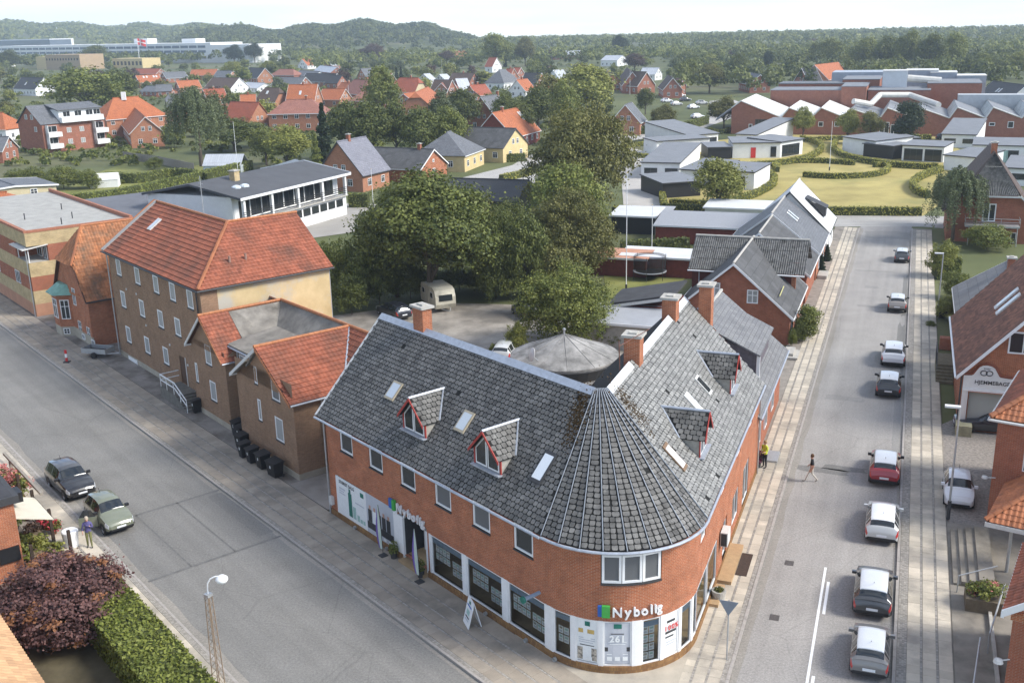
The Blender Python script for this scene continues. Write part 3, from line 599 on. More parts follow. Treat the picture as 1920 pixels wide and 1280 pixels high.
def shop_window(fr,u0,u1_,z0,z1,sgn,cards=None,ang=math.pi/2,band=True):
    """frame + glass pane + hanging property cards; sgn = outward direction of the frame's second axis"""
    base=WN if fr is F1 else (WM if fr is F2 else 0.); k=MB(fr); t=.05
    y0,y1=(base-.12*sgn),(base-.02*sgn); f=.07
    for a,c,e,g in ((u0,u0+f,z0,z1),(u1_-f,u1_,z0,z1),(u0+f,u1_-f,z0,z0+f),(u0+f,u1_-f,z1-f,z1)): k.box(a,c,y0,y1,e,g)
    o=k.build('shop_window',white,ny); g=MB(fr); y=base-.07*sgn; P=[(u0+f,y,z0+f),(u1_-f,y,z0+f),(u1_-f,y,z1-f),(u0+f,y,z1-f)]; g.face(P[::-1] if fr is F1 else P); g.build('pane',shopglass,o)
    if band:
        g=MB(fr); yb=base-.078*sgn; g.box(u0+f,u1_-f,yb-.004,yb+.004,z1-.42,z1-.16); g.build('window_band',bar,o)
    yc=base-.16*sgn
    for (ca,cc,rows,z) in (cards or []):
        for i in range(cc):
            for j in range(rows):
                x=ca+i*.31; zz=z-j*.42; g=MB(fr); g.box(x,x+.27,yc-.004,yc+.004,zz,zz+.36); yf=yc+.006*sgn
                g.box(x+.05,x+.22,yf-.001,yf+.001,zz+.21,zz+.31,1); g.box(x+.025,x+.2,yf-.001,yf+.001,zz+.06,zz+.15,2); g.build('property_card',[paper,teal if (i+j)%3 else photo,ltgrey],o)
    return o
for (a,c),cd in zip(sh1[2:],([(37.25,3,2,1.35),(38.35,4,2,1.7)],[(34.15,3,2,1.3),(35.25,4,2,1.65)],[(31.1,3,2,1.3),(32.15,4,2,1.65)])): shop_window(F1,a,c,.42,2.6,1,cd)
# white posts between them
for s0,s1 in ((39.75,39.9),(36.75,37.1),(33.55,34.0),(30.45,30.95),(42.3,42.8),(40.05,40.2)):
    k=MB(F1); k.box(s0,s1,WN-.1,WN+.02,.42 if s0<40 or s0>42.5 else .26,2.62); k.build('post',white,ny)
# printed panels left of the door
def printed(fr,u0,u1_,z0,z1,y,sgn,base_mat,bits,name='printed_panel'):
    k=MB(fr); k.box(u0,u1_,y-.03,y,z0,z1) if sgn>0 else k.box(u0,u1_,y,y+.03,z0,z1)
    mats=[base_mat]; 
    for j,(a,c,e,g,mt) in enumerate(bits):
        if mt not in mats: mats.append(mt)
        yy=y+(.003+.0006*j)*sgn; P=[(u0+(u1_-u0)*a,yy,z0+(z1-z0)*e),(u0+(u1_-u0)*c,yy,z0+(z1-z0)*e),(u0+(u1_-u0)*c,yy,z0+(z1-z0)*g),(u0+(u1_-u0)*a,yy,z0+(z1-z0)*g)]
        k.face(P if (sgn<0 or fr is FN) else P[::-1],mats.index(mt))
    return k.build(name,mats,ny)
W_=lambda a,c,e,g,m:(1-c,1-a,e,g,m)   # left-to-right as read from the street
bits=[W_(.4,.53,.1,.72,green),W_(.43,.5,.72,.83,green),W_(.55,.66,.1,.42,teal),W_(.7,.79,.1,.26,teal),W_(.81,.89,.1,.2,teal),W_(.91,.98,.1,.2,teal),W_(.85,.97,.8,.92,green),W_(.08,.3,.7,.74,ltgrey),W_(.08,.26,.64,.67,ltgrey),W_(.08,.3,.58,.61,ltgrey),W_(.65,.97,.55,.58,ltgrey)]
printed(F1,46.1,49.1,.42,2.74,WN+.01,1,paper,bits)
text(ny,F1,'STØRST SALG',(48.0,WN+.02,2.48),math.pi/2,.27,dark,.002,bold=.006)
people_bits=[W_(.06+.17*i,.2+.17*i,.3,.62,dark if i!=1 else paper) for i in range(5)]+[W_(.1+.17*i,.17+.17*i,.62,.72,M('print_skin',(.5,.3,.22),.6,.1,5)) for i in range(5)]+[W_(.02,.98,.12,.3,dark),W_(.6,.7,.03,.1,paper),W_(.8,.9,.03,.1,paper)]
printed(F1,43.2,45.95,.42,2.78,WN+.01,1,ltgrey,people_bits)
k=MB(F1); k.box(45.95,46.1,WN-.1,WN+.015,.42,2.74); k.box(49.1,49.2,WN-.1,WN+.015,.42,2.74); k.box(42.8,43.2,WN-.1,WN+.015,.42,2.8); k.build('post',white,ny)
# door recess
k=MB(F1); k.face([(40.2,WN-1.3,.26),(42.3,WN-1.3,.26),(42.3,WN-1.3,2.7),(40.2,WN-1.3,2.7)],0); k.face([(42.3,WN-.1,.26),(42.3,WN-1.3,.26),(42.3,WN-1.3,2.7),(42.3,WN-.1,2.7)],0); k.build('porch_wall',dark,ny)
d=MB(F1); d.box(41.0,41.12,WN-1.25,WN-1.15,.26,2.6); d.box(41.95,42.1,WN-1.25,WN-1.15,.26,2.6); d.box(41.12,41.95,WN-1.25,WN-1.15,2.48,2.6); d.box(41.12,41.95,WN-1.25,WN-1.15,.26,.5); dd=d.build('door',white,ny)
g=MB(F1); g.face([(41.1,WN-1.2,.4),(42.0,WN-1.2,.4),(42.0,WN-1.2,2.5),(41.1,WN-1.2,2.5)]); g.build('pane',glass,dd); g=MB(F1); g.tube((41.2,WN-1.12,1.1),(41.2,WN-1.12,1.5),.02); g.build('handle',galv,dd)
d=MB(F1); d.box(40.2,40.28,WN-1.2,WN-.1,.26,2.6); d.box(40.2,40.28,WN-1.2,WN-1.1,.26,2.6); sp=d.build('side_panel',white,ny)
# nose shop windows, posters
nm=[-141,-136.5,-122,-119.5,-104.5,-102.0,-83.5,-78,-64,-62,-48.5,-46.5,-33,-31,-21.3]
def nshop(d0,d1,cards=None): return shop_window(FN,arc(d0),arc(d1),.42,2.62,1,cards)
nshop(-136.5,-122.5,[(arc(-134),2,2,1.45)]); nshop(-119.5,-104.5); nshop(-101.5,-83.5); nshop(-77,-64,[(arc(-76)+.02,2,4,1.8)]); nshop(-61.5,-48.5); nshop(-46,-33); nshop(-30.5,-21)
for a,c in ((-140.9,-136.5),(-122.5,-119.5),(-104.5,-101.5),(-83.5,-77),(-64,-61.5),(-48.5,-46),(-33,-30.5)):
    k=MB(FN); n=3
    for i in range(n):
        x0=arc(a)+(arc(c)-arc(a))*i/n; x1=arc(a)+(arc(c)-arc(a))*(i+1)/n; k.prism([(x0,.02),(x1,.02),(x1,-.12),(x0,-.12)][::-1],.42,2.63)
    k.build('post',white,ny)
def nposter(a,c,base,bits): 
    k=MB(FN); mats=[base]; y=-.055; n=3; x0,x1=arc(a),arc(c)
    for i in range(n): k.face([(x0+(x1-x0)*i/n,y,.52),(x0+(x1-x0)*(i+1)/n,y,.52),(x0+(x1-x0)*(i+1)/n,y,2.54),(x0+(x1-x0)*i/n,y,2.54)])
    for j,(a_,c_,e,g,mt) in enumerate(bits):
        if mt not in mats: mats.append(mt)
        yy=y+.012+.001*j; X0,X1=x0+(x1-x0)*a_,x0+(x1-x0)*c_; k.face([(X0,yy,.52+2.02*e),(X1,yy,.52+2.02*e),(X1,yy,.52+2.02*g),(X0,yy,.52+2.02*g)],mats.index(mt))
    return k.build('poster',mats,ny)
nposter(-118.8,-105.2,paper,[(.4,.65,.86,.97,green),(.08,.85,.68,.78,gold),(.1,.9,.55,.57,ltgrey),(.1,.9,.5,.52,ltgrey),(.1,.8,.45,.47,ltgrey),(.15,.85,.38,.4,dark),(.03,.97,.03,.33,photo),(.3,.5,.03,.12,paper),(.55,.75,.03,.12,paper)])
nposter(-100.8,-84.2,ltgrey,[(.36,.66,.86,.97,green),(.25,.75,.72,.74,dark),(.15,.85,.52,.54,paper),(.2,.8,.47,.49,paper),(.0,1.,.3,.4,dark),(.1,.9,.22,.24,paper),(.1,.3,.08,.18,paper),(.4,.6,.08,.18,paper),(.7,.9,.08,.18,paper)])
for i,chh in enumerate('261'): text(ny,FN,chh,(arc(-92.5)+(-.24+.24*i),-.02,1.75),math.pi/2,.42,paper,.004,bold=.012)
nposter(-60.8,-49.2,paper,[(.2,.8,.78,.84,dark),(.1,.9,.52,.58,dark),(.1,.7,.42,.46,dark),(.15,.9,.3,.33,ltgrey),(.15,.8,.24,.27,ltgrey)])
for ln,z,sz,mt in (('100%',1.85,.34,redp),):
    n=len(ln)
    for i,chh in enumerate(ln): text(ny,FN,chh,(arc(-55)+(i-(n-1)/2)*sz*.62,-.02,z),math.pi/2,sz,mt,.003,bold=.006)
# signs
lo=MB(F1); lo.box(43.0,43.35,WN+.05,WN+.16,2.86,3.4,0); lo.box(42.78,43.0,WN+.05,WN+.2,2.84,3.42,1); sg=lo.build('sign_emblem',[blue,gsign],ny)
for i,chh in enumerate('Nybolig'):
    xo=[0,.52,.95,1.34,1.72,1.94,2.15][i]; text(ny,F1,chh,(42.45-xo,WN+.08,3.05),math.pi/2,.66,signal,.05,'sign_letter',bold=.016)
lo=MB(FN); lo.box(arc(-104.5),arc(-102),.05,.16,2.92,3.42,0); lo.box(arc(-102),arc(-97.2),.05,.2,2.9,3.44,1); lo.build('sign_emblem',[blue,gsign],ny)
for i,chh in enumerate('Nybolig'):
    xo=[0,.44,.81,1.16,1.47,1.66,1.85][i]; text(ny,FN,chh,(arc(-92.8)+xo,.08,3.1),math.pi/2,.58,signal,.05,'sign_letter',bold=.014)
k=MB(F1); k.tube((31.3,WN,3.0),(31.3,WN+.9,3.0),.09,10,0); k.tube((31.3,WN+.9,3.0),(31.3,WN+1.0,3.0),.16,12,1); k.build('projecting_lamp',[bar,green],ny)
# ---- roof
EO=6.15; RZ_=11.2; E1=-26.06; R1=-30.9; E2=7.03; R2=12.0; S1R=50.35; ER=4.28
AP1=F1((32.4,R1,RZ_)); AP2=F2((43.2,R2,RZ_)); S2R=60.5
def EV(t): a=TH0+(TH1-TH0)*t; return (NC[0]+ER*math.cos(a),NC[1]+ER*math.sin(a),EO)
rb=MB(); T=lambda p:tuple(p)
rb.slab([F1((S1R,E1,EO)),F1((S1T,E1,EO)),AP1,F1((S1R,R1,RZ_))],.14); rb.slab([F2((S2T,E2,EO)),F2((S2R,E2,EO)),F2((S2R,R2,RZ_)),AP2],.14)
rb.slab([F1((S1R,R1,RZ_)),AP1,F1((36.5,-35.75,EO)),F1((S1R,-35.75,EO))],.14); rb.slab([AP2,F2((S2R,R2,RZ_)),F2((S2R,16.9,EO)),F2((48.5,16.9,EO))],.14)
NS=9
for i in range(NS):
    a,c=EV(i/NS),EV((i+1)/NS); ta,tb_=[tuple(np.array(AP1)+(np.array(AP2)-np.array(AP1))*q) for q in (i/NS,(i+1)/NS)]; rb.slab([a,c,tb_,ta],.14)
roof=rb.build('roof',slate_base,ny)
def slates(quads,tw=.29,th=.25,jit=.012,nobj=300,name='slate'):
    allp=[]
    for j,q in enumerate(quads):
        ft=[] if j>1 else None; P,ue,vv,n,h=tile_points(q,tw,th,True,ft)
        for i,p in enumerate(P): allp.append((p,ue*(ft[i] if ft else (1.1 if j==1 else 1)),vv,n,j))
    cp=np.array([0,0,CH]); allp=[a for a in allp]
    ordr=sorted(range(len(allp)),key=lambda i:np.linalg.norm(allp[i][0]-cp)); return allp,ordr
q1=[F1((S1R,E1-.02,EO)),F1((S1T,E1-.02,EO)),AP1,F1((S1R,R1,RZ_))]; q2=[F2((S2T,E2,EO)),F2((S2R,E2,EO)),F2((S2R,R2,RZ_)),AP2]
qs=[q1,q2]+[[EV(i/NS),EV((i+1)/NS),tuple(np.array(AP1)+(np.array(AP2)-np.array(AP1))*((i+1)/NS)),tuple(np.array(AP1)+(np.array(AP2)-np.array(AP1))*(i/NS))] for i in range(NS)]
allp,ordr=slates(qs)
tw,th=.244,.226; vm=[scatter_mesh('slate',np.array(SLV)*[tw,th,1],SLF,np.zeros((1,3)),np.array([[1,0,0.]]),np.array([[0,1,0.]]),np.array([[0,0,1.]]),[slate],np.array([r_])) for r_ in (.05,.2,.35,.5,.62,.75,.9,1.)]
def jitter(ue,vv,n):
    a=random.gauss(0,.05); k=1+random.gauss(0,.05); U=(ue*math.cos(a)+vv*math.sin(a))*k; V=(vv*math.cos(a)-ue*math.sin(a)); N_=n+ue*random.gauss(0,.012)+vv*random.gauss(0,.015); return U,V,N_
iv=np.array(inv)
ordr=[i for i in ordr if allp[i][4]!=1]+[i for i in ordr if allp[i][4]==1]
for i in ordr[:300]:
    p,ue,vv,n,j=allp[i]; U,V,N_=jitter(ue,vv,n); p=p+n*.016+ue*random.gauss(0,.008)
    o=add('slate',random.choice(vm),roof); o.matrix_local=inv@Matrix(((U[0],V[0],N_[0],p[0]),(U[1],V[1],N_[1],p[1]),(U[2],V[2],N_[2],p[2]),(0,0,0,1)))
PP0=[];UU0=[];VV0=[];NN0=[]; PL=([],[],[],[])
for i in ordr[300:]:
    if random.random()<.004: continue
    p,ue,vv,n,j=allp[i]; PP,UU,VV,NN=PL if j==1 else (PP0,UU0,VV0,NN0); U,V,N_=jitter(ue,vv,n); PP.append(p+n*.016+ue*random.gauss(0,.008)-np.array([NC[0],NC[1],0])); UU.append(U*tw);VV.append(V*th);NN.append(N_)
sunlit_lich=M('sunlit_lichen_slate',(.17,.167,.156),.55,.22,4,.5,25,spec=.5,attr=.22,c2=(.26,.254,.236),stain=(.11,.11,.105),stains=1.2,stainp=(.6,.78),space='World')  # paler right-wing slates: lichen crust, plus sunlight put into the colour
for (a_,b_,c_,d_),mt in (((PP0,UU0,VV0,NN0),slate),(PL,sunlit_lich)): o=add('slates',scatter_mesh('slates',SLV,SLF,np.array(a_),np.array(b_),np.array(c_),np.array(d_),[mt],rng.random(len(a_))),roof); o['kind']='stuff'
# moss lumps
def lumps(name,centres,mat,parent,n,spread,size,nrm):
    P=[];U=[];V=[];N_=[]
    for (c,ax) in centres:
        for _ in range(n):
            d=np.array(ax)*random.gauss(0,1)*spread[0]+np.cross(nrm,ax)*random.gauss(0,1)*spread[1]
            P.append(np.array(c)+d+np.array(nrm)*.03-np.array([NC[0],NC[1],0])); s=size*random.uniform(.4,1.3); a=rng.normal(size=3); a/=np.linalg.norm(a); b_=np.cross(a,nrm); b_/=np.linalg.norm(b_); U.append(a*s);V.append(b_*s);N_.append(np.array(nrm)*s)
    oct_v=[(-.5,-.4,0),(.5,-.3,0),(.4,.5,0),(-.4,.4,0),(0,0,.22)]; oct_f=[(0,1,4),(1,2,4),(2,3,4),(3,0,4)]
    o=add(name,scatter_mesh(name,oct_v,oct_f,np.array(P),np.array(U),np.array(V),np.array(N_),[mat],rng.random(len(P))),parent); o['kind']='stuff'
nr1=np.cross(np.array(q1[1])-np.array(q1[0]),np.array(q1[2])-np.array(q1[1])); nr1/=np.linalg.norm(nr1); nr2=np.cross(np.array(q2[1])-np.array(q2[0]),np.array(q2[2])-np.array(q2[1])); nr2/=np.linalg.norm(nr2)
sl1=np.array(q1[2])-np.array(q1[1]); sl1/=np.linalg.norm(sl1); sl2=np.array(q2[3])-np.array(q2[0]); sl2/=np.linalg.norm(sl2)
lumps('moss',[(np.array(AP1)-sl1*1.0+np.array(F1((.5,0,0)))-np.array(F1((0,0,0))),sl1),(np.array(AP1)-sl1*2.0+np.array(F1((.35,0,0)))-np.array(F1((0,0,0))),sl1)],moss,roof,420,(.6,.26),.085,nr1)
lumps('moss',[(np.array(AP2)-sl2*.9+np.array(F2((.8,0,0)))-np.array(F2((0,0,0))),sl2),(np.array(AP2)-sl2*1.9+np.array(F2((.9,0,0)))-np.array(F2((0,0,0))),sl2)],moss,roof,260,(.6,.3),.08,nr2)
# standing ribs on the cone
ribm=M('rib_zinc',(.26,.28,.31),.5,.15,4,metal=.3)
for i in range(NS+1):
    a=np.array(EV(i/NS)); t_=np.array(AP1)+(np.array(AP2)-np.array(AP1))*(i/NS); d=t_-a; rad=np.array([a[0]-NC[0],a[1]-NC[1],0]); k=MB(); upv=np.cross(np.cross(d,(0,0,1)),d); upv/=np.linalg.norm(upv)
    k.tube(a+upv*.05-d*.004,t_+upv*.05,.026,6); k.build('roof_rib',ribm,ny)
# ridges, gutters, verge
k=MB(F1); k.slab([(S1R,R1+.28,RZ_-.22),(32.4,R1+.28,RZ_-.22),(32.4,R1,RZ_+.07),(S1R,R1,RZ_+.07)],.03); k.slab([(S1R,R1,RZ_+.07),(32.4,R1,RZ_+.07),(32.4,R1-.28,RZ_-.22),(S1R,R1-.28,RZ_-.22)],.03); k.build('ridge_flashing',zinc,ny)
k=MB(F2); k.slab([(43.2,R2-.28,RZ_-.22),(47.2,R2-.28,RZ_-.22),(47.2,R2,RZ_+.07),(43.2,R2,RZ_+.07)],.03); k.slab([(49,R2-.28,RZ_-.22),(56,R2-.28,RZ_-.22),(56,R2,RZ_+.07),(49,R2,RZ_+.07)],.03); k.slab([(57.2,R2-.28,RZ_-.22),(S2R,R2-.28,RZ_-.22),(S2R,R2,RZ_+.07),(57.2,R2,RZ_+.07)],.03); k.build('ridge_flashing',M('pale_zinc',(.6,.61,.62),.5,.1,4),ny)
def gutter(fr,pts,r=.07,mat=zinc,parent=ny,name='gutter'):
    k=MB(fr); k.path(pts,r,7); return k.build(name,mat,parent)
gutter(F1,[(S1R,E1+.05,EO-.1),(S1T,E1+.05,EO-.1)]); gutter(F0,[(NC[0]+(ER+.05)*math.cos(TH0+(TH1-TH0)*i/14),NC[1]+(ER+.05)*math.sin(TH0+(TH1-TH0)*i/14),EO-.1) for i in range(15)]); gutter(F2,[(S2T,E2-.05,EO-.1),(S2R,E2-.05,EO-.1)])
k=MB(F1); k.slab([(S1R+.06,E1,EO+.03),(S1R-.1,E1,EO+.03),(S1R-.1,R1,RZ_+.03),(S1R+.06,R1,RZ_+.03)],.2); k.build('verge_board',offwhite,ny)
for fr,p in ((F1,(49.97,WN+.1)),(F2,(60.9,WM-.1))): k=MB(fr); k.tube((p[0],p[1],.1),(p[0],p[1],EO-.1),.05,8); k.build('downpipe',galv,ny)
k=MB(F1); k.box(49.55,49.85,WN+.01,WN+.2,.75,1.25); k.build('meter_box',offwhite,ny)
# chimneys
def chimney(fr,s,n,z0,z1,w_,d_,parent,mat=brickN,cap=True):
    k=MB(fr); k.box(s-w_/2,s+w_/2,n-d_/2,n+d_/2,z0,z1); o=k.build('chimney',mat,parent)
    if cap: k=MB(fr); k.box(s-w_/2-.12,s+w_/2+.12,n-d_/2-.12,n+d_/2+.12,z1,z1+.13); k.box(s-w_*.3,s+w_*.3,n-d_*.25,n+d_*.25,z1+.13,z1+.22); k.build('cap',concrete,o)
    return o
chimney(F1,46.3,R1-.1,10.2,12.35,.95,.62,ny); chimney(F2,48.1,R2,10.2,12.3,.8,.8,ny); chimney(F2,56.6,R2,10.2,12.1,.9,.8,ny)
# dormers on wing 1 and wing 2
def roofz1(n): return EO+(E1-n)*(RZ_-EO)/(E1-R1)
def roofz2(m): return EO+(m-E2)*(RZ_-EO)/(R2-E2)
def dormer(fr,s0,s1,y0,rz,out,wz,apex,label):
    """gabled dormer; front plane at y0 facing direction out (+1/-1 along second axis)"""
    c=(s0+s1)/2; zf=rz(y0); inward=-out
    def yb(z):  # where the main slope reaches z
        return (E1-(z-EO)*(E1-R1)/(RZ_-EO)) if fr is F1 else (E2+(z-EO)*(R2-E2)/(RZ_-EO))
    d=bpy.data.objects.new('dormer',None); col.objects.link(d); d.parent=ny; d['label']=label
    k=MB(fr)
    for s in (s0,s1):  # cheeks
        k.face([(s,y0,zf),(s,y0,wz),(s,yb(wz),wz)]); 
    k.face([(s0,y0,zf),(s1,y0,zf),(s1,y0,wz),(c,y0,apex-.12),(s0,y0,wz)] if out<0 else [(s1,y0,zf),(s0,y0,zf),(s0,y0,wz),(c,y0,apex-.12),(s1,y0,wz)])
    k.build('cheek',M('dormer_boards',(.36,.34,.3),.8,.2,4),d)
    yo=y0+out*.3
    rq=[]
    for s,sg in ((s0,-1),(s1,1)):
        e=(s+sg*.14,wz-.12)
        P=[(e[0],yo,e[1]),(e[0],yb(e[1]),e[1]),(c,yb(apex),apex),(c,yo,apex)]
        if (sg>0)!=(out>0): P=[P[1],P[0],P[3],P[2]]
        rq.append(P)
    k=MB(fr)
    for P in rq:
        A_,B_,C_=[np.array(fr(P[i_])) for i_ in (0,1,2)]
        k.slab(P if np.cross(B_-A_,C_-A_)[2]>0 else P[::-1],.06)
    rf=k.build('dormer_roof',slate_base,d)
    PP=[];UU=[];VV=[];NN=[]
    for P in rq:
        pts,ue,vv,n,h=tile_points([fr(p) for p in P],.3,.26)
        for p in pts: U,V,N_=jitter(ue,vv,n); PP.append(p+n*.016-np.array([NC[0],NC[1],0]));UU.append(U*.265);VV.append(V*.25);NN.append(N_)
    o=add('slates',scatter_mesh('slates',SLV,SLF,np.array(PP),np.array(UU),np.array(VV),np.array(NN),[slate],rng.random(len(PP))),rf); o['kind']='stuff'
    k=MB(fr); k.tube((c,yo,apex+.03),(c,yb(apex)+inward*.05,apex+.03),.07,6); k.build('ridge',zinc,d)
    for s,sg in ((s0,-1),(s1,1)):
        k=MB(fr); k.tube((s+sg*.15,yb(wz-.12),wz-.08),(c,yb(apex),apex+.02),.05,5); k.build('valley',zinc,d)
        k=MB(fr); P=[(s+sg*.17,yo+out*.02,wz-.26),(c,yo+out*.02,apex-.12),(c,yo+out*.02,apex+.03),(s+sg*.17,yo+out*.02,wz-.11)]; k.slab(P if (sg>0)==(out>0) else P[::-1],.04); k.build('bargeboard',redpaint,d)
        k=MB(fr); k.box(s-.05,s+.05,y0+out*.0,y0+out*.05,zf,wz); k.build('corner_post',redpaint,d)
    # two tall lights following the gable
    for sg in (-1,1):
        xa,xb=c+sg*.04,c+sg*((s1-s0)/2-.1); za=apex-.26; zb=wz-.03; f=.07; y=y0+out*.05
        def Q(x0,z00,x1,z01,z10,z11): return [(x0,y,z00),(x1,y,z01),(x1,y,z11),(x0,y,z10)]
        k=MB(fr); k.slab((lambda P:P if (sg>0)==(out<0) else P[::-1])(Q(xa,zf+.1,xb,zf+.1,za,zb)),.03); wdo=k.build('window',white,d)
        k=MB(fr); y=y0+out*.056; xi=xa+sg*f; xo=xb-sg*f; P=Q(xi,zf+.18,xo,zf+.18,za-.14,zb-.02); k.face(P if (sg>0)==(out<0) else P[::-1]); k.build('pane',glass,wdo)
    k=MB(fr); k.box(s0-.1,s1+.1,y0,y0+out*.25,zf-.02,zf+.05); k.build('lead_apron',zinc,d)
    return d
dormer(F1,40.75,42.7,-27.15,roofz1,1,8.2,9.25,'gabled dormer with red trim, farther from the nose'); dormer(F1,34.7,36.65,-27.15,roofz1,1,8.2,9.25,'gabled dormer with red trim, nearer the nose')
dormer(F2,45.6,47.3,8.15,roofz2,-1,8.35,9.35,'slate dormer above the right street, nearer the nose'); dormer(F2,54.7,56.4,8.2,roofz2,-1,8.4,9.4,'slate dormer above the right street, by the far end')
# skylights
def skylight(fr,s0,s1,ya,yb_,rz,parent,fm=offwhite,gm=skyl,name='skylight',t=.09):
    y0,y1=(ya,yb_); z0,z1=rz(y0),rz(y1); A=np.array((s0,y0,z0));B=np.array((s1,y0,z0));C=np.array((s1,y1,z1));D=np.array((s0,y1,z1)); n=np.cross(B-A,C-A); n/=np.linalg.norm(n)
    if n[2]<0: A,B,C,D=B,A,D,C; n=-n
    k=MB(fr); k.slab([tuple(p+n*t) for p in (A,B,C,D)],t+.05); o=k.build(name,fm,parent)
    c=(A+B+C+D)/4; k=MB(fr); k.face([tuple(c+(p-c)*f+n*(t+.012)) for p,f in ((A,.78),(B,.78),(C,.78),(D,.78))]); k.build('pane',gm,o); return o
tanw=M('tan_skylight_frame',(.42,.36,.26),.7,.15,5)
skylight(F1,44.8,45.65,-27.85,-28.6,roofz1,ny,tanw); skylight(F1,38.5,39.3,-27.85,-28.65,roofz1,ny,tanw); skylight(F1,32.25,33.0,-27.4,-28.5,roofz1,ny,dark,GL('milky_skylight',(.75,.78,.8),.25))
skylight(F2,43.2,43.9,8.4,9.45,roofz2,ny,M('brown_frame',(.2,.13,.08),.7,.1,4),MATS['milky_skylight']); skylight(F2,49.4,50.1,8.9,9.75,roofz2,ny,offwhite); skylight(F2,52.2,52.9,8.9,9.75,roofz2,ny,offwhite,glass)
# right street details: doors, air conditioner
for s0,s1,z0,z1 in ((41.75,44.15,.42,2.6),(44.4,46.75,.42,2.6)): shop_window(F2,s0,s1,z0,z1,-1,None,-math.pi/2)
for s in (49.2,): window(ny,F2,(s,WM+.15,.44),-math.pi/2,1.15,2.1,1,1,white,glass,.1,name='door')
window(ny,F2,(52.5,WM+.1,.92),-math.pi/2,1.95,1.65,2,1,white,glass,.08); window(ny,F2,(56.3,WM+.1,.46),-math.pi/2,2.1,2.2,2,1,white,glass,.08)
k=MB(F2); k.box(47.4,48.3,WM-.42,WM-.06,1.9,2.65); ac=k.build('air_conditioner',offwhite,ny); k=MB(F2); k.box(47.36,47.4,WM-.38,WM-.1,1.95,2.6); k.build('grille',dark,ac)
k=MB(F2); k.box(46.9,51,WM-.75,WM-.02,ZP,.3); k.build('entrance_step',M('buff_tiles',(.42,.28,.15),.8,.12,5),ny); k=MB(F2); k.box(48,50.4,WM-1.35,WM-.78,ZP,ZP+.025); k.build('door_mat',M('door_mat',(.06,.04,.03),.95,.3,12),ny)
k=MB(F2); k.box(44.6,46.6,WM-.5,WM-.02,ZP,.26); k.build('entrance_step',MATS['buff_tiles'],ny)
# long low roof that continues wing 2
ext=thing('terrace_house','brick terrace house with long grey roof and boarded dormer beside the corner house','building',F2((61.3,7.2,0)),RZ2)
grey_sh=TL('grey_shingle_sheet',(.2,.2,.2),(.16,.16,.165),.55,.3,.2,.7,0); 
def house_walls(parent,fr,x0,x1,y0,y1,ze,zr,mat,ridge='x',z0=-.05,op={},depth=.1):
    """four walls with gables; op: side -> openings"""
    k=MB(fr); ym=(y0+y1)/2; xm=(x0+x1)/2
    wall_grid(k,(x0,y0),(1,0),x1-x0,z0,ze,op.get('F',[]),depth); wall_grid(k,(x1,y1),(-1,0),x1-x0,z0,ze,op.get('B',[]),depth)
    wall_grid(k,(x1,y0),(0,1),y1-y0,z0,ze,op.get('R',[]),depth); wall_grid(k,(x0,y1),(0,-1),y1-y0,z0,ze,op.get('L',[]),depth)
    if ridge=='x' and zr>ze: k.face([(x1,y0,ze),(x1,y1,ze),(x1,ym,zr)]); k.face([(x0,y1,ze),(x0,y0,ze),(x0,ym,zr)])
    if ridge=='y' and zr>ze: k.face([(x0,y0,ze),(x1,y0,ze),(xm,y0,zr)]); k.face([(x1,y1,ze),(x0,y1,ze),(xm,y1,zr)])
    return k.build('wall',mat,parent)
house_walls(ext,F2,61.3,74.8,7.6,16.8,4.0,7.8,brickR)
k=MB(F2); k.slab([(60.6,7.15,3.85),(75.3,7.15,3.85),(75.3,12.2,8.0),(60.6,12.2,8.0)],.12); k.slab([(75.3,17.2,3.85),(60.6,17.2,3.85),(60.6,12.2,8.0),(75.3,12.2,8.0)],.12); k.build('roof',grey_sh,ext)
k=MB(F2); k.tube((60.6,12.2,8.05),(75.3,12.2,8.05),.13,6); k.build('ridge',concrete,ext)
gutter(F2,[(60.6,7.1,3.8),(75.3,7.1,3.8)],.07,zinc,ext); chimney(F2,60.9,10.75,7.2,11.9,.9,.75,ext)
# boarded shed dormer
k=MB(F2); k.face([(66.3,8.3,4.7),(66.3,8.3,6.2),(66.3,11.4,7.3)]); k.face([(66.3,8.3,4.7),(72.6,8.3,4.7),(72.6,8.3,6.2),(66.3,8.3,6.2)]); k.face([(72.6,8.3,6.2),(72.6,8.3,4.7),(72.6,11.4,7.3)]); dd=k.build('dormer',M('purple_grey_boards',(.13,.115,.13),.8,.2,5),ext)
k=MB(F2); k.slab([(66.0,8.0,6.15),(72.9,8.0,6.15),(72.9,12.2,8.14),(66.0,12.2,8.14)],.1); k.build('dormer_roof',grey_sh,ext)
k=MB(F2); k.box(66.15,66.3,8.05,8.25,4.5,6.15); k.build('corner_board',white,ext)
for s,z in ((63.3,1.1),(66.5,1.1),(70,1.1)): window(ext,F2,(s,7.58,z),-math.pi/2,1.2,1.4,2,1,white,glass)
for z in (1.8,3.2): k=MB(F2); k.box(61.27,61.3,7.35,7.65,z,z+.08); k.box(61.3,64,7.55,7.6,z,z+.08); k.build('band_course',white,ext)
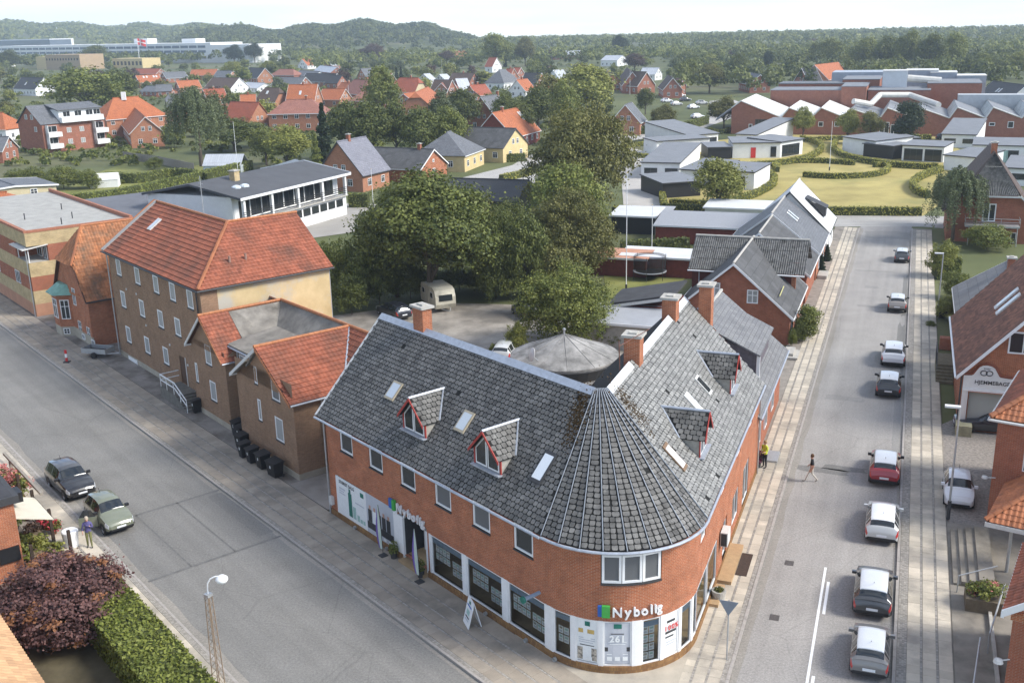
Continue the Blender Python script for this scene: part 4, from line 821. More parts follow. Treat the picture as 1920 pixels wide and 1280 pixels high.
# round hall with felt cone roof behind
rh=thing('round_hall','low round brick hall with weathered shallow cone roof and satellite dish','building',(3.6,68.6,0))
k=MB(FR((3.6,68.6),0)); k.lathe([(3.35,-.05),(3.35,5.2)],32); k.build('wall',brickN,rh); k=MB(FR((3.6,68.6),0)); k.lathe([(3.75,5.15),(3.75,5.3),(0.001,6.75)],40); k.build('roof',M('weathered_felt',(.19,.185,.175),.85,.28,.9,.3,20,c2=(.3,.29,.275),stain=(.1,.097,.092),stains=.7),rh,smooth=30)
for i in range(12):
    a=2*math.pi*i/12; k=MB(FR((3.6,68.6),0)); k.tube((3.7*math.cos(a),3.7*math.sin(a),5.32),(.1*math.cos(a),.1*math.sin(a),6.74),.02,4); k.build('felt_seam',MATS['weathered_felt'],rh)
k=MB(FR((3.6,68.6),0)); k.tube((0,0,6.7),(0,0,7.05),.06); k.lathe([(.12,7.05),(.1,7.15),(0.001,7.2)],8); k.build('finial',galv,rh)
k=MB(FR((3.6,68.6),0)); k.lathe([(3.36,4.2),(3.8,5.1),(3.75,5.2)],32); k.build('eaves',dark,rh)
dk=MB(); dk.lathe([(.0001,.1),(.2,.07),(.38,.0),(.38,-.02),(.2,.05),(.0001,.08)],16); o=add('satellite_dish',dk.mesh('satellite_dish',offwhite,None,True),rh); o.matrix_local=Matrix.Translation((-2.3,-2.6,6.15))@Matrix.Rotation(Rd(-72),4,'Z')@Matrix.Rotation(Rd(78),4,'X')@Matrix.Scale(1.25,4)
k=MB(FR((3.6,68.6),0)); k.path([(-2.3,-2.5,5.6),(-2.3,-2.5,6.1),(-1.9,-2.9,5.8)],.03); k.build('dish_arm',galv,rh)
# flat link roofs between round hall and the wings
lk=thing('link_building','low felt roofed link between the round hall and the corner house','building',(2,58,0))
k=MB(); k.prism([(-3,56),(3.8,50),(9,57.5),(8.5,66),(2,66.2),(-2,64)],-.05,4.3); k.build('block',M('grey_felt',(.27,.26,.25),.9,.2,.8,.2,20,stain=(.14,.13,.12),stains=.5),lk)
k=MB(); k.tube((5.2,47.4,9.5),(5.1,47.5,12.6),.025,5); k.tube((5.1,47.5,12.3),(6.8,49.3,12.6),.02,5); k.build('aerial_mast',M('rusty_steel',(.16,.07,.05),.8,.2,5),ny)
# ---------------------------------------------------------------- left street: brown flats
redtile=M('red_pantile',(.26,.085,.048),.75,.18,1.5,.1,20,attr=.16,c2=(.31,.1,.055),stain=(.15,.065,.042),stains=.4,stainp=(.46,.7)); orgtile=M('orange_pantile',(.37,.14,.065),.75,.15,1.2,.1,20,attr=.16,c2=(.41,.155,.07),stain=(.24,.1,.055),stains=.5); oldtile=M('weathered_pantile',(.36,.14,.06),.75,.2,1.2,.2,20,attr=.3,c2=(.42,.17,.07),stain=(.13,.09,.06),stains=.6,stainp=(.45,.7))
ridget=M('ridge_tile',(.4,.16,.07),.75,.15,3,.2,20); plaster=M('ochre_plaster',(.52,.39,.2),.9,.12,.6,.15,20,c2=(.55,.43,.24),stain=(.45,.42,.35),stains=.25,stainp=(.48,.6)); soc=M('render_plinth',(.38,.34,.27),.9,.15,1,.2,20)
def tiled(parent,fr,quads,base,tile,name='roof',**k):
    "roof: boards below plus joined pan tiles (tiles too small in the photo to pick apart one by one)"
    kb=MB(fr)
    for q in quads:
        A,B,C=[np.array(q[i],float) for i in (0,1,2)]
        kb.slab(q if np.cross(B-A,C-A)[2]>0 else q[::-1],.12)
    r=kb.build(name,base,parent); me=pantile_mesh('pantiles',quads,tile,inv_of(parent),fr,**k); o=add('pantiles',me,r); o['kind']='stuff'; return r
def ridge_line(parent,fr,pts,mat=ridget,r=.12,name='ridge'):
    k=MB(fr)
    for a,c in zip(pts[:-1],pts[1:]):
        L_=math.dist(a,c); n=max(1,int(L_/.42))
        for i in range(n):
            p=[a[j]+(c[j]-a[j])*i/n for j in range(3)]; q=[a[j]+(c[j]-a[j])*(i+1.02)/n for j in range(3)]; k.tube(p,q,r,6,0,r*.86)
    return k.build(name,mat,parent)
underl=M('roof_underlay',(.1,.045,.03),.9,.2,3)
bf=thing('apartment_house','tall brown brick apartment house with red hipped tile roof and ochre end wall','building',F1((80,-33,0)),RZ1)
wz=[]
rowsW=[[(222,501),(257,517),(292,533),(323,547),(356,561)],[(231,561),(266,578),(301,598),(333,613)],[(241,627),(276,647),(311,667)]]
BFN=-28.4
kw=MB(F1); op=[]
for row,z0 in zip(rowsW,(7.05,4.4,1.85)):
    for p in row:
        s,z=v1(p[0],p[1],BFN); op.append((90.3-s-.55,90.3-s+.55,z-.72,z+.72)); 
wall_grid(kw,(90.3,BFN),(-1,0),90.3-71,.55,9.4,op+[(90.3-76.6,90.3-75.4,.95,3.2)],.1)
kw.face([(71,BFN,.55),(71,-29.7,.55),(71,-29.7,9.4),(71,BFN,9.4)]); kw.face([(90.3,BFN,9.4),(90.3,BFN,-.05),(90.3,-38.2,-.05),(90.3,-38.2,9.4),(90.3,-33.3,12.9)]); kw.build('wall',brickB,bf)
kw=MB(F1); kw.face([(71.02,-29.7,-.05),(71.02,-39,-.05),(71.02,-39,9.4),(71.02,-29.7,9.4)]); kw.face([(71.02,-39,-.05),(81.4,-39,-.05),(81.4,-39,9.4),(76.2,-39,12.9),(71.02,-39,9.4)]); kw.face([(81.4,-39,-.05),(90.3,-38.2,-.05),(90.3,-38.2,9.4),(81.4,-39,9.4)]); kw.build('end_wall',plaster,bf)
kw=MB(F1); kw.box(71,90.34,BFN-.1,BFN+.04,-.05,.55); kw.build('plinth',soc,bf)
for (a,c,e,g) in op: window(bf,F1,(90.3-(a+c)/2,BFN-.06,e+.02),math.pi/2,1.08,1.42,1,1,white,curtain,.11,.06); k=MB(F1); k.box(90.3-c-.04,90.3-a+.04,BFN,BFN+.06,e-.08,e); k.build('sill',dark,bf)
k=MB(F1); k.box(75.4,76.6,BFN-.1,BFN-.05,.95,3.2); k.build('door',M('brown_door',(.09,.045,.025),.6,.15,3),bf); k=MB(F1); k.box(75.28,75.4,BFN-.08,BFN+.03,.95,3.25); k.build('door_frame',offwhite,bf)
k=MB(F1); k.box(86.4,88.4,BFN+.045,BFN+.07,.12,.45); k.box(86.3,86.4,BFN+.045,BFN+.09,.08,.5); k.build('basement_window',white,bf)
for s,z in ((88.3,8.9),(86.7,6.6),(84.4,6.6),(83,4.2),(78.2,3.6),(74.9,2.7)): k=MB(F1); k.box(s-.09,s+.09,BFN,BFN+.06,z,z+.15); k.build('vent_cover',offwhite,bf)
RQ=[[(90.6,-28.15,9.4),(70.75,-28.15,9.4),(76.2,-33.3,13),(90.6,-33.3,13)],[(70.75,-28.15,9.4),(70.75,-39.3,9.4),(76.2,-39.3,13),(76.2,-33.3,13)]]
tiled(bf,F1,[RQ[0]],underl,redtile,th=.42,tw=.3,step=.05); tiled(bf,F1,[RQ[1]],underl,redtile,th=.36,tw=.3,step=.04)
k=MB(F1); k.slab([(90.6,-33.3,13),(76.2,-33.3,13),(81.6,-38.4,9.4),(90.6,-38.4,9.4)],.1); k.slab([(76.2,-33.3,13),(76.2,-39.3,13),(81.6,-39.3,9.4),(81.6,-38.4,9.4)],.1); k.build('rear_roof',redtile,bf)
ridge_line(bf,F1,[(90.6,-33.3,13.08),(76.2,-33.3,13.08),(76.2,-39.3,13.08)]); ridge_line(bf,F1,[(76.2,-33.3,13.06),(70.75,-28.15,9.5)],orgtile,.14,'hip')
k=MB(F1); k.slab([(91.15,-28.1,9.5),(90.55,-28.1,9.5),(90.55,-33.3,13.12),(91.15,-33.3,13.12)],.25); k.slab([(91.15,-33.3,13.12),(90.55,-33.3,13.12),(90.55,-38.4,9.5),(91.15,-38.4,9.5)],.25); k.build('parapet',M('grey_flashing',(.36,.34,.31),.8,.15,2),bf)
k=MB(F1); k.slab([(91.3,-28.1,9.52),(91.15,-28.1,9.52),(91.15,-33.3,13.2),(91.3,-33.3,13.2)],.3); k.slab([(91.3,-33.3,13.2),(91.15,-33.3,13.2),(91.15,-38.5,9.52),(91.3,-38.5,9.52)],.3); k.build('parapet_coping',ridget,bf)
gutter(F1,[(91,-28.05,9.32),(70.7,-28.05,9.32),(70.7,-39.3,9.32)],.08,dark,bf); k=MB(F1); k.tube((90.4,BFN+.12,.1),(90.4,BFN+.12,9.3),.06); k.build('downpipe',galv,bf); k=MB(F1); k.tube((71.1,-39.0,.1),(71.1,-39.05,9.3),.06); k.build('downpipe',galv,bf); k=MB(F1); k.tube((71.5,BFN+.1,6),(71.5,BFN+.1,9.3),.05); k.build('downpipe',dark,bf)
rzA=lambda n:9.4+(-28.15-n)*3.6/5.15
skylight(F1,86.3,87.0,-30.9,-32.0,rzA,bf,offwhite,skyl,t=.16)
for m in (-31.6,-32.9): k=MB(F1); k.tube((72.6,m,10.4),(72.6,m,11.15),.09,7); k.build('roof_vent',M('rusty_vent',(.28,.18,.14),.8,.2,5),bf)
for s in (80.6,): k=MB(F1); k.tube((s,-33.3,13),(s,-33.3,16.2),.03,5); [k.tube((s-.45,-33.3,15+.3*i),(s+.45,-33.3,15+.3*i),.012,4) for i in range(4)]; k.build('aerial',galv,bf)
# entrance steps with railing
st=thing('entrance_steps','grey concrete entrance steps with white handrail before brown house','steps',F1((73.6,-27.4,0)),RZ1)
for i in range(6): k=MB(F1); k.box(72.0+.34*i,72.34+.34*i if i<5 else 76.9,-28.38,-26.75,0.05,.25+.14*i); k.build('step',M('step_concrete',(.16,.15,.13),.9,.25,3,.3,20),st)
k=MB(F1); 
for s,zb in ((71.9,.1),(73.0,.6),(74.2,.95),(75.6,.95),(76.8,.95)): k.tube((s,-26.8,zb),(s,-26.8,zb+1.0),.03,6)
for dz in (.55,.98): k.path([(71.9,-26.8,.1+dz),(74.0,-26.8,.95+dz),(76.8,-26.8,.95+dz)],.045,6); k.tube((76.8,-26.8,.95+dz),(76.8,-28.3,.95+dz),.04,6)
k.build('handrail',white,st)
# ---- lower brown house with two gables
lb=thing('gabled_house','lower brown brick house with two red tiled gables and sunken grey roof','building',F1((62,-31,0)),RZ1)
G1a,G1b,G1c=66.2,72.1,69.15; G2a,G2b,G2c=55.3,63.3,59.3; AZ=8.0
k=MB(F1)
w1=[v1(392,665,-27.7),(0,0)]; op1=[]; 
def opn(px,c,right,wd,hg): s,z=v1(px[0],px[1],c); return (right-s-wd/2,right-s+wd/2,z-hg/2,z+hg/2)
g1=[opn((390,665),-27.7,G1b,1.05,1.5),opn((400,733),-27.7,G1b,1.05,1.5),opn((369,698),-27.7,G1b,.45,1.5)]
g2=[opn((516,730),-27.2,G2b,1.1,1.5),opn((524,805),-27.2,G2b,1.1,1.6),opn((487,768),-27.2,G2b,.5,1.5),opn((479,703),-27.2,G2b,.45,1.2)]
gm=[opn((455,685),-28.7,66.2,1.0,1.5),opn((464,755),-28.7,66.2,1.05,1.55)]
for (xb,xa,nn,ops) in ((G1b,G1a,-27.7,g1),(G2b,G2a,-27.2,g2)):
    wall_grid(k,(xb,nn),(-1,0),xb-xa,.5,5.4,ops,.1); k.face([(xb,nn,5.4),(xa,nn,5.4),((xa+xb)/2,nn,AZ-.12)])
wall_grid(k,(66.2,-28.7),(-1,0),2.9,.5,6.1,gm,.1)
k.face([(66.2,-27.7,.5),(66.2,-28.7,.5),(66.2,-28.7,6.1),(66.2,-27.7,5.4)]); k.face([(G2a,-27.2,.5),(G2a,-38,.5),(G2a,-38,5.7),(G2a,-27.2,5.4)]); k.face([(51.5,-30.8,-.05),(51.5,-37.5,-.05),(51.5,-37.5,5.5),(51.5,-34,7.9),(51.5,-30.8,5.5)]); k.face([(55.3,-30.8,-.05),(51.5,-30.8,-.05),(51.5,-30.8,5.7),(55.3,-30.8,5.7)])
k.face([(72.1,-38,-.05),(72.1,-38,5),(51.5,-38,5),(51.5,-38,-.05)][::-1]); k.build('wall',brickB,lb)
k=MB(F1); k.box(G1a-.03,G1b,-27.9,-27.66,-.05,.5); k.box(63.3,66.17,-28.9,-28.66,-.05,.5); k.box(G2a-.04,63.29,-27.4,-27.16,-.05,.5); k.box(G2a-.04,G2a+.1,-38,-27.41,-.05,.5); k.build('plinth',soc,lb)
for right,nn,ops in ((G1b,-27.7,g1),(G2b,-27.2,g2),(66.2,-28.7,gm)):
    for i,(a,c,e,g) in enumerate(ops): window(lb,F1,(right-(a+c)/2,nn-.06,e+.02),math.pi/2,c-a-.04,g-e-.04,1,1,white,curtain if i!=0 or nn!=-27.2 else blind,.08,.06); q=MB(F1); q.box(right-c-.03,right-a+.03,nn,nn+.05,e-.07,e); q.build('sill',dark,lb)
tiled(lb,F1,[[(G1a-.25,-27.35,5.2),(G1a-.25,-29.6,5.2),(G1c,-29.6,AZ),(G1c,-27.35,AZ)]],underl,redtile,th=.36,tw=.3,step=.045)
tiled(lb,F1,[[(G1b+.2,-33.8,5.3),(G1b+.2,-27.35,5.3),(G1c,-27.35,AZ),(G1c,-33.8,AZ)]],underl,redtile,th=.4,tw=.3)
tiled(lb,F1,[[(G2a-.3,-26.85,5.25),(G2a-.3,-30.6,5.25),(G2c,-33.8,AZ),(G2c,-26.85,AZ)]],underl,redtile,th=.36,tw=.3,step=.05)
tiled(lb,F1,[[(G2a-.3,-30.6,5.25),(51.0,-30.6,5.25),(51.0,-33.8,AZ),(G2c,-33.8,AZ)]],underl,redtile,th=.4,tw=.3,step=.05)
felt=M('sunken_roof_felt',(.17,.155,.135),.85,.22,.9,.2,20,c2=(.24,.22,.19),stain=(.11,.1,.085),stains=.5)
k=MB(F1); k.slab([(67.2,-29.6,6.35),(67.2,-32.3,6.6),(G1c,-33.8,AZ-.02),(G1c,-29.6,AZ-.02)],.1); k.slab([(67.2,-32.3,6.6),(61.3,-32.3,6.6),(G2c,-33.8,AZ-.02),(G1c,-33.8,AZ-.02)][::-1] if False else [(61.3,-32.3,6.6),(G2c,-33.8,AZ-.02),(G1c,-33.8,AZ-.02),(67.2,-32.3,6.6)],.1); k.slab([(67.2,-28.4,6.1),(67.2,-32.3,6.6),(61.3,-32.3,6.6),(61.3,-28.4,6.1)],.12); k.slab([(61.3,-27.0,6.3),(G2c,-27.0,AZ-.02),(G2c,-33.8,AZ-.02),(61.3,-32.3,6.6)],.1); k.slab([(63.5,-26.85,5.2),(61.3,-26.85,6.65),(61.3,-29,6.65),(63.5,-29,5.2)],.1)
k.build('sunken_roof',felt,lb)
k=MB(F1); k.slab([(G1c,-33.8,AZ),(51.0,-33.8,AZ),(51.0,-38.3,4.9),(72.3,-38.3,4.9),(72.3,-33.8,AZ)][::-1] if False else [(72.3,-33.8,AZ),(51,-33.8,AZ),(51,-38.3,4.9),(72.3,-38.3,4.9)],.1); k.build('rear_roof',M('pink_sheet_roof',(.34,.17,.12),.8,.12,1),lb)
ridge_line(lb,F1,[(G1c,-27.3,AZ+.06),(G1c,-33.8,AZ+.06),(51.0,-33.8,AZ+.06)]); ridge_line(lb,F1,[(G2c,-26.8,AZ+.06),(G2c,-33.7,AZ+.06)])
k=MB(F1); k.tube((G2a-.3,-30.6,5.32),(G2c,-33.8,AZ+.02),.09,6); k.build('valley_flashing',zinc,lb)
for c,nn,hw in ((G1c,-27.3,3.2),(G2c,-26.8,4.25)):
    k=MB(F1); k.slab([(c+hw,nn,AZ-2.72),(c+hw,nn,AZ-2.95),(c,nn,AZ-.28),(c,nn,AZ-.04)],.08); k.build('bargeboard',offwhite,lb)
    k=MB(F1); k.slab([(c,nn,AZ-.04),(c,nn,AZ-.22),(c-hw,nn,AZ-2.93),(c-hw,nn,AZ-2.75)],.06); k.build('bargeboard',ridget,lb)
    k=MB(F1); k.tube((c+hw-.35,nn+.0,AZ-2.75),(c+hw-.35,nn-.6,AZ-2.75),.07,6); k.build('bracket',offwhite,lb)
gutter(F1,[(67.1,-28.35,6.05),(63.2,-28.35,6.05)],.07,zinc,lb); gutter(F1,[(G2a-.36,-26.85,5.2),(G2a-.36,-30.6,5.2)],.07,zinc,lb)
gutter(F1,[(G1a-.3,-27.35,5.15),(G1a-.3,-29.6,5.15)],.06,zinc,lb)
for s,n,z in ((66.05,-28.6,5.9),(G2a-.12,-29.1,5.1)): k=MB(F1); k.tube((s,n,.1),(s,n,z),.055); k.build('downpipe',galv,lb)
# wheelie bins
binm=M('black_bin_plastic',(.018,.018,.02),.5,.15,6,.05,30); 
def wheelie(name,label,loc,rz,group,sx=1.):
    t=thing(name,label,'bin',loc,rz,group); fr=FR(loc,rz); k=MB(fr); w_,d_=.29*sx,.36
    lo=[(-w_*.82,-d_*.8),(w_*.82,-d_*.8),(w_*.82,d_*.75),(-w_*.82,d_*.75)]; hi=[(-w_,-d_),(w_,-d_),(w_,d_),(-w_,d_)]
    for i in range(4): j=(i+1)%4; k.face([(*lo[i],.06),(*lo[j],.06),(*hi[j],1.0),(*hi[i],1.0)])
    k.face([(*p,.06) for p in lo[::-1]]); k.box(-w_-.03,w_+.03,-d_-.03,d_+.02,.94,1.0); k.build('body',binm,t)
    k=MB(fr); k.slab([(-w_-.04,-d_-.05,1.02),(w_+.04,-d_-.05,1.02),(w_+.04,d_+.02,1.1),(-w_-.04,d_+.02,1.1)],.05); k.build('lid',binm,t)
    k=MB(fr); k.tube((-w_,d_+.09,1.02),(w_,d_+.09,1.02),.02); k.build('handle',binm,t)
    for sg in (-1,1): k=MB(fr); k.tube((sg*w_*.95,d_*.8,.1),(sg*(w_*.95-.06),d_*.8,.1),.1,10); k.build('wheel',dark,t)
    k=MB(fr); k.box(-.05,.05,-d_*.94-.012,-d_*.92,.6,.78); k.build('sticker',paper,t); return t
gb='wheelie bins along the brown house'
BL=['farthest wheelie bin, tucked in the recess by the downpipe','second wheelie bin from the downpipe recess','third wheelie bin, last of the rear trio by the wall','slim wheelie bin at the head of the front row','second wheelie bin of the front row','third bin of the front row, wide with big lid','nearest wheelie bin, at the end of the front row']
for i,(s,n,sx) in enumerate(((65.3,-27.75,1.),(64.1,-27.5,1.15),(62.7,-26.85,1.15),(61.2,-26.3,.8),(60.0,-26.3,.9),(58.7,-26.4,1.25),(57.0,-26.4,1.5))): wheelie('wheelie_bin',BL[i],F1((s,n,ZP-.01)),RZ1+math.pi+random.uniform(-.08,.08),gb,sx*1.25)
wheelie('wheelie_bin','small dark bin beside the entrance steps of the brown house',F1((71.5,-27.4,ZP-.01)),RZ1+math.pi,gb,.7)
# ---- red brick house with half hip and copper bay
rh2=thing('brick_house','red brick house with orange half-hipped roof and copper roofed bay','house',F1((98.6,-31,0)),RZ1)
a,c,N0=94.3,103.0,-27.3; mid=98.65; ZR=10.4; ZE=4.75
k=MB(F1); fo=[]
for px,wd,hg in (((151,618),.95,1.7),((167,630),.95,1.7),((123,548),.85,1.6),((139,556),.85,1.6)): s,z=v1(*px,N0); fo.append((s,z,wd,hg))
low=[(c-s-wd/2,c-s+wd/2,z-hg/2,z+hg/2) for s,z,wd,hg in fo if z<3.9]
wall_grid(k,(c,N0),(-1,0),c-a,1.0,ZE,low,.1)
k.face([(c,N0,ZE),(a,N0,ZE),(mid-2.1,N0,7.45),(mid+2.1,N0,7.45)]); k.face([(a,N0,-.05),(a,-38,-.05),(a,-38,ZE),(a,N0,ZE)]); k.face([(c,-38,-.05),(c,N0,-.05),(c,N0,ZE),(c,-38,ZE)]); k.face([(a,-38,-.05),(c,-38,-.05),(c,-38,ZE),(mid,-38,ZR),(a,-38,ZE)]); k.build('wall',brickN,rh2)
k=MB(F1); k.box(a-.03,c+.03,N0-.1,N0+.05,-.05,1.0); k.build('plinth',soc,rh2)
for s,z,wd,hg in fo: window(rh2,F1,(s,N0-.02 if z>3.9 else N0-.06,z-hg/2),math.pi/2,wd,hg,2,1,white,glass,.07,.06,cross=.66)
for px in ((158,633),(176,645)): s,z=v1(*px,N0+.05); window(rh2,F1,(s,N0+.06,.35),math.pi/2,.75,.5,2,1,white,glass,.06)
k=MB(F1); k.box(a-.01,c+.02,N0,N0+.06,4.3,4.5); k.build('string_course',ridget,rh2)
tiled(rh2,F1,[q for sg,xe in ((-1,a-.35),(1,c+.35)) for q in ([(xe,N0+.3,ZE-.35),(xe,-38.2,ZE-.35),(mid+sg*2.36,-38.2,7.3),(mid+sg*2.36,N0+.3,7.3)],[(mid+sg*2.36,N0+.3,7.3),(mid+sg*2.36,-38.2,7.3),(mid,-38.2,ZR),(mid,N0-1.6,ZR)])],underl,oldtile,tw=.27,th=.36)
tiled(rh2,F1,[[(mid+2.35,N0+.45,7.3),(mid-2.35,N0+.45,7.3),(mid-.05,N0-1.6,ZR),(mid+.05,N0-1.6,ZR)]],underl,oldtile,'half_hip',tw=.27,th=.36)
ridge_line(rh2,F1,[(mid,N0-1.6,ZR+.05),(mid,-38.2,ZR+.05)]); ridge_line(rh2,F1,[(mid,N0-1.6,ZR+.03),(mid-2.3,N0+.4,7.35)],orgtile,.13,'hip'); chimney(F1,mid,-36.6,9.6,11.2,.8,.8,rh2)
bay=[(102.7,N0),(101.9,N0+1.0),(100.2,N0+1.0),(99.4,N0)]
k=MB(F1); k.prism(bay,-.02,1.0,1); k.prism(bay,1.0,4.1,0); bo=k.build('bay',[brickN,soc],rh2); 
k=MB(F1); o_=[(103.1,N0),(102.1,N0+1.4),(100.0,N0+1.4),(99.0,N0)]; i_=[(102.3,N0),(101.6,N0+.4),(100.5,N0+.4),(99.8,N0)]
for j in range(3): k.slab([(*o_[j],4.1),(*o_[j+1],4.1),(*i_[j+1],4.95),(*i_[j],4.95)][::-1],.05)
k.face([(*p,4.95) for p in i_]); k.build('copper_roof',M('copper_patina',(.2,.36,.29),.7,.2,2),bo)
for p,w_,an in (((101.05,N0+1.0),1.2,math.pi/2),((99.8,N0+.5),.85,math.atan2(.8,-1.0))): window(rh2,F1,(p[0],p[1],1.75),an,w_,1.85,2,1,white,glass,.07,.06,cross=.66)
window(rh2,F1,(99.9,N0+.6,.3),math.atan2(.8,-1.0),.6,.55,2,2,white,glass,.06)
gutter(F1,[(a-.4,N0+.3,ZE-.42),(a-.4,-38,ZE-.42)],.07,dark,rh2)
# ---- banded flat-roofed flats
sb=thing('flat_roofed_flats','yellow and red banded brick flats with flat roof and corner balcony','building',F1((118,-32,0)),RZ1)
base=M('salmon_render',(.46,.24,.15),.9,.12,1); bands=[(-.05,1.35,base),(1.35,2.7,brickY),(2.7,4.15,brickR),(4.15,5.6,brickY),(5.6,7.25,brickR),(7.25,8.6,brickY)]
SA,SB,N0,NB=109.4,138,-26.6,-37.5
for z0,z1,mt in bands:
    k=MB(F1); notch=5.0<z0+.4 and z1<7.6
    if mt is brickR and z0>5: k.face([(SB,N0,z0),(113.6,N0,z0),(113.6,N0,z1),(SB,N0,z1)]); k.face([(SA,-28.6,z0),(SA,NB,z0),(SA,NB,z1),(SA,-28.6,z1)]); k.face([(113.6,N0,z0),(113.6,-28.6,z0),(113.6,-28.6,z1),(113.6,N0,z1)]); k.face([(113.6,-28.6,z0),(SA,-28.6,z0),(SA,-28.6,z1),(113.6,-28.6,z1)])
    else:
        ops=[]
        if z0==2.7: ops=[(SB-115.4,SB-113.6,z0+.05,z1-.05),(SB-123.5,SB-121.6,z0+.05,z1-.05)]
        wall_grid(k,(SB,N0),(-1,0),SB-SA,z0,z1,ops,.1); k.face([(SA,N0,z0),(SA,NB,z0),(SA,NB,z1),(SA,N0,z1)])
        for (q0,q1,_,_) in ops: window(sb,F1,(SB-(q0+q1)/2,N0-.05,z0+.07),math.pi/2,q1-q0-.05,1.3,3,1,white,glass)
    k.build('wall_band',mt,sb)
k=MB(F1); k.face([(113.6,N0,5.6),(SA,N0,5.6),(SA,-28.6,5.6),(113.6,-28.6,5.6)]); k.build('balcony_floor',concrete,sb)
k=MB(F1); k.slab([(114,N0+.5,7.0),(SA-.2,N0+.5,7.0),(SA-.2,-28.6,7.3),(114,-28.6,7.3)],.08); k.build('balcony_awning',offwhite,sb)
for s in (SA+.1,113.2): k=MB(F1); k.tube((s,N0-.1,5.6),(s,N0-.1,7.05),.05); k.build('balcony_post',white,sb)
k=MB(F1); k.tube((SA+.2,N0+.1,.1),(SA+.2,N0+.1,7.2),.06); k.build('downpipe',galv,sb)
window(sb,F1,(112.4,-28.58,5.65),math.pi/2,1.6,1.5,2,1,white,glass); window(sb,F1,(110.4,-28.58,5.65),math.pi/2,1.2,1.5,2,1,white,glass)
k=MB(F1); k.box(SA,SB,N0-.3,N0+.05,8.6,8.85); k.box(SA-.05,SA+.25,NB,N0-.3,8.6,8.85); k.box(SA+.25,SB,NB,NB+.3,8.6,9.0); k.build('parapet_coping',M('red_coping_tile',(.36,.15,.09),.8,.2,6),sb); k=MB(F1); k.face([(SB,N0-.3,8.62),(SB,NB+.3,8.62),(SA+.25,NB+.3,8.62),(SA+.25,N0-.3,8.62)][::-1]); k.build('flat_roof',M('pale_felt',(.36,.35,.32),.9,.15,.8),sb)
for s,n in ((118,-29),(115,-33),(112,-31),(122,-34)): k=MB(F1); k.tube((s,n,8.6),(s,n,9.3),.06,6); k.build('roof_vent',dark,sb)
# trailer, marker post
tr=thing('car_trailer','small grey metal trailer parked against brick house','trailer',F1((90.6,-26.9,ZP)),RZ1+Rd(-48)); fr=FR(F1((91.2,-26.7,ZP)),RZ1+Rd(35))
k=MB(fr); k.box(-1.2,1.2,-.65,.65,.45,.5); k.build('floor',dark,tr)
for x0,x1,y0,y1 in ((-1.2,1.2,-.68,-.65),(-1.2,1.2,.65,.68),(-1.23,-1.2,-.68,.68),(1.2,1.23,-.68,.68)): k=MB(fr); k.box(x0,x1,y0,y1,.42,.85); k.build('side_panel',galv,tr)
for sg in (-1,1): k=MB(fr); k.tube((-.1,sg*.72,.28),(-.1,sg*.88,.28),.28,14); k.build('wheel',black,tr)
k=MB(fr); k.tube((-1.2,-.5,.42),(-2.2,0,.42),.04); k.tube((-1.2,.5,.42),(-2.2,0,.42),.04); k.build('drawbar',galv,tr); k=MB(fr); k.box(-.7,.7,-.06,.06,.52,.58); k.build('load_plank',M('orange_plank',(.45,.12,.05),.7,.1,4),tr)
mp_=thing('marker_post','red and white plastic marker post on the left pavement','bollard',F1((*f1(126,681),ZP))); g=F1((*f1(126,681),0)); fr=FR((g[0],g[1],ZP),0)
k=MB(fr); k.box(-.25,.25,-.25,.25,0,.08); k.build('base',dark,mp_); 
for i in range(3): k=MB(fr); k.box(-.09,.09,-.05,.05,.08+.34*i,.08+.34*(i+1)); k.build('stripe',white if i==1 else redp,mp_)
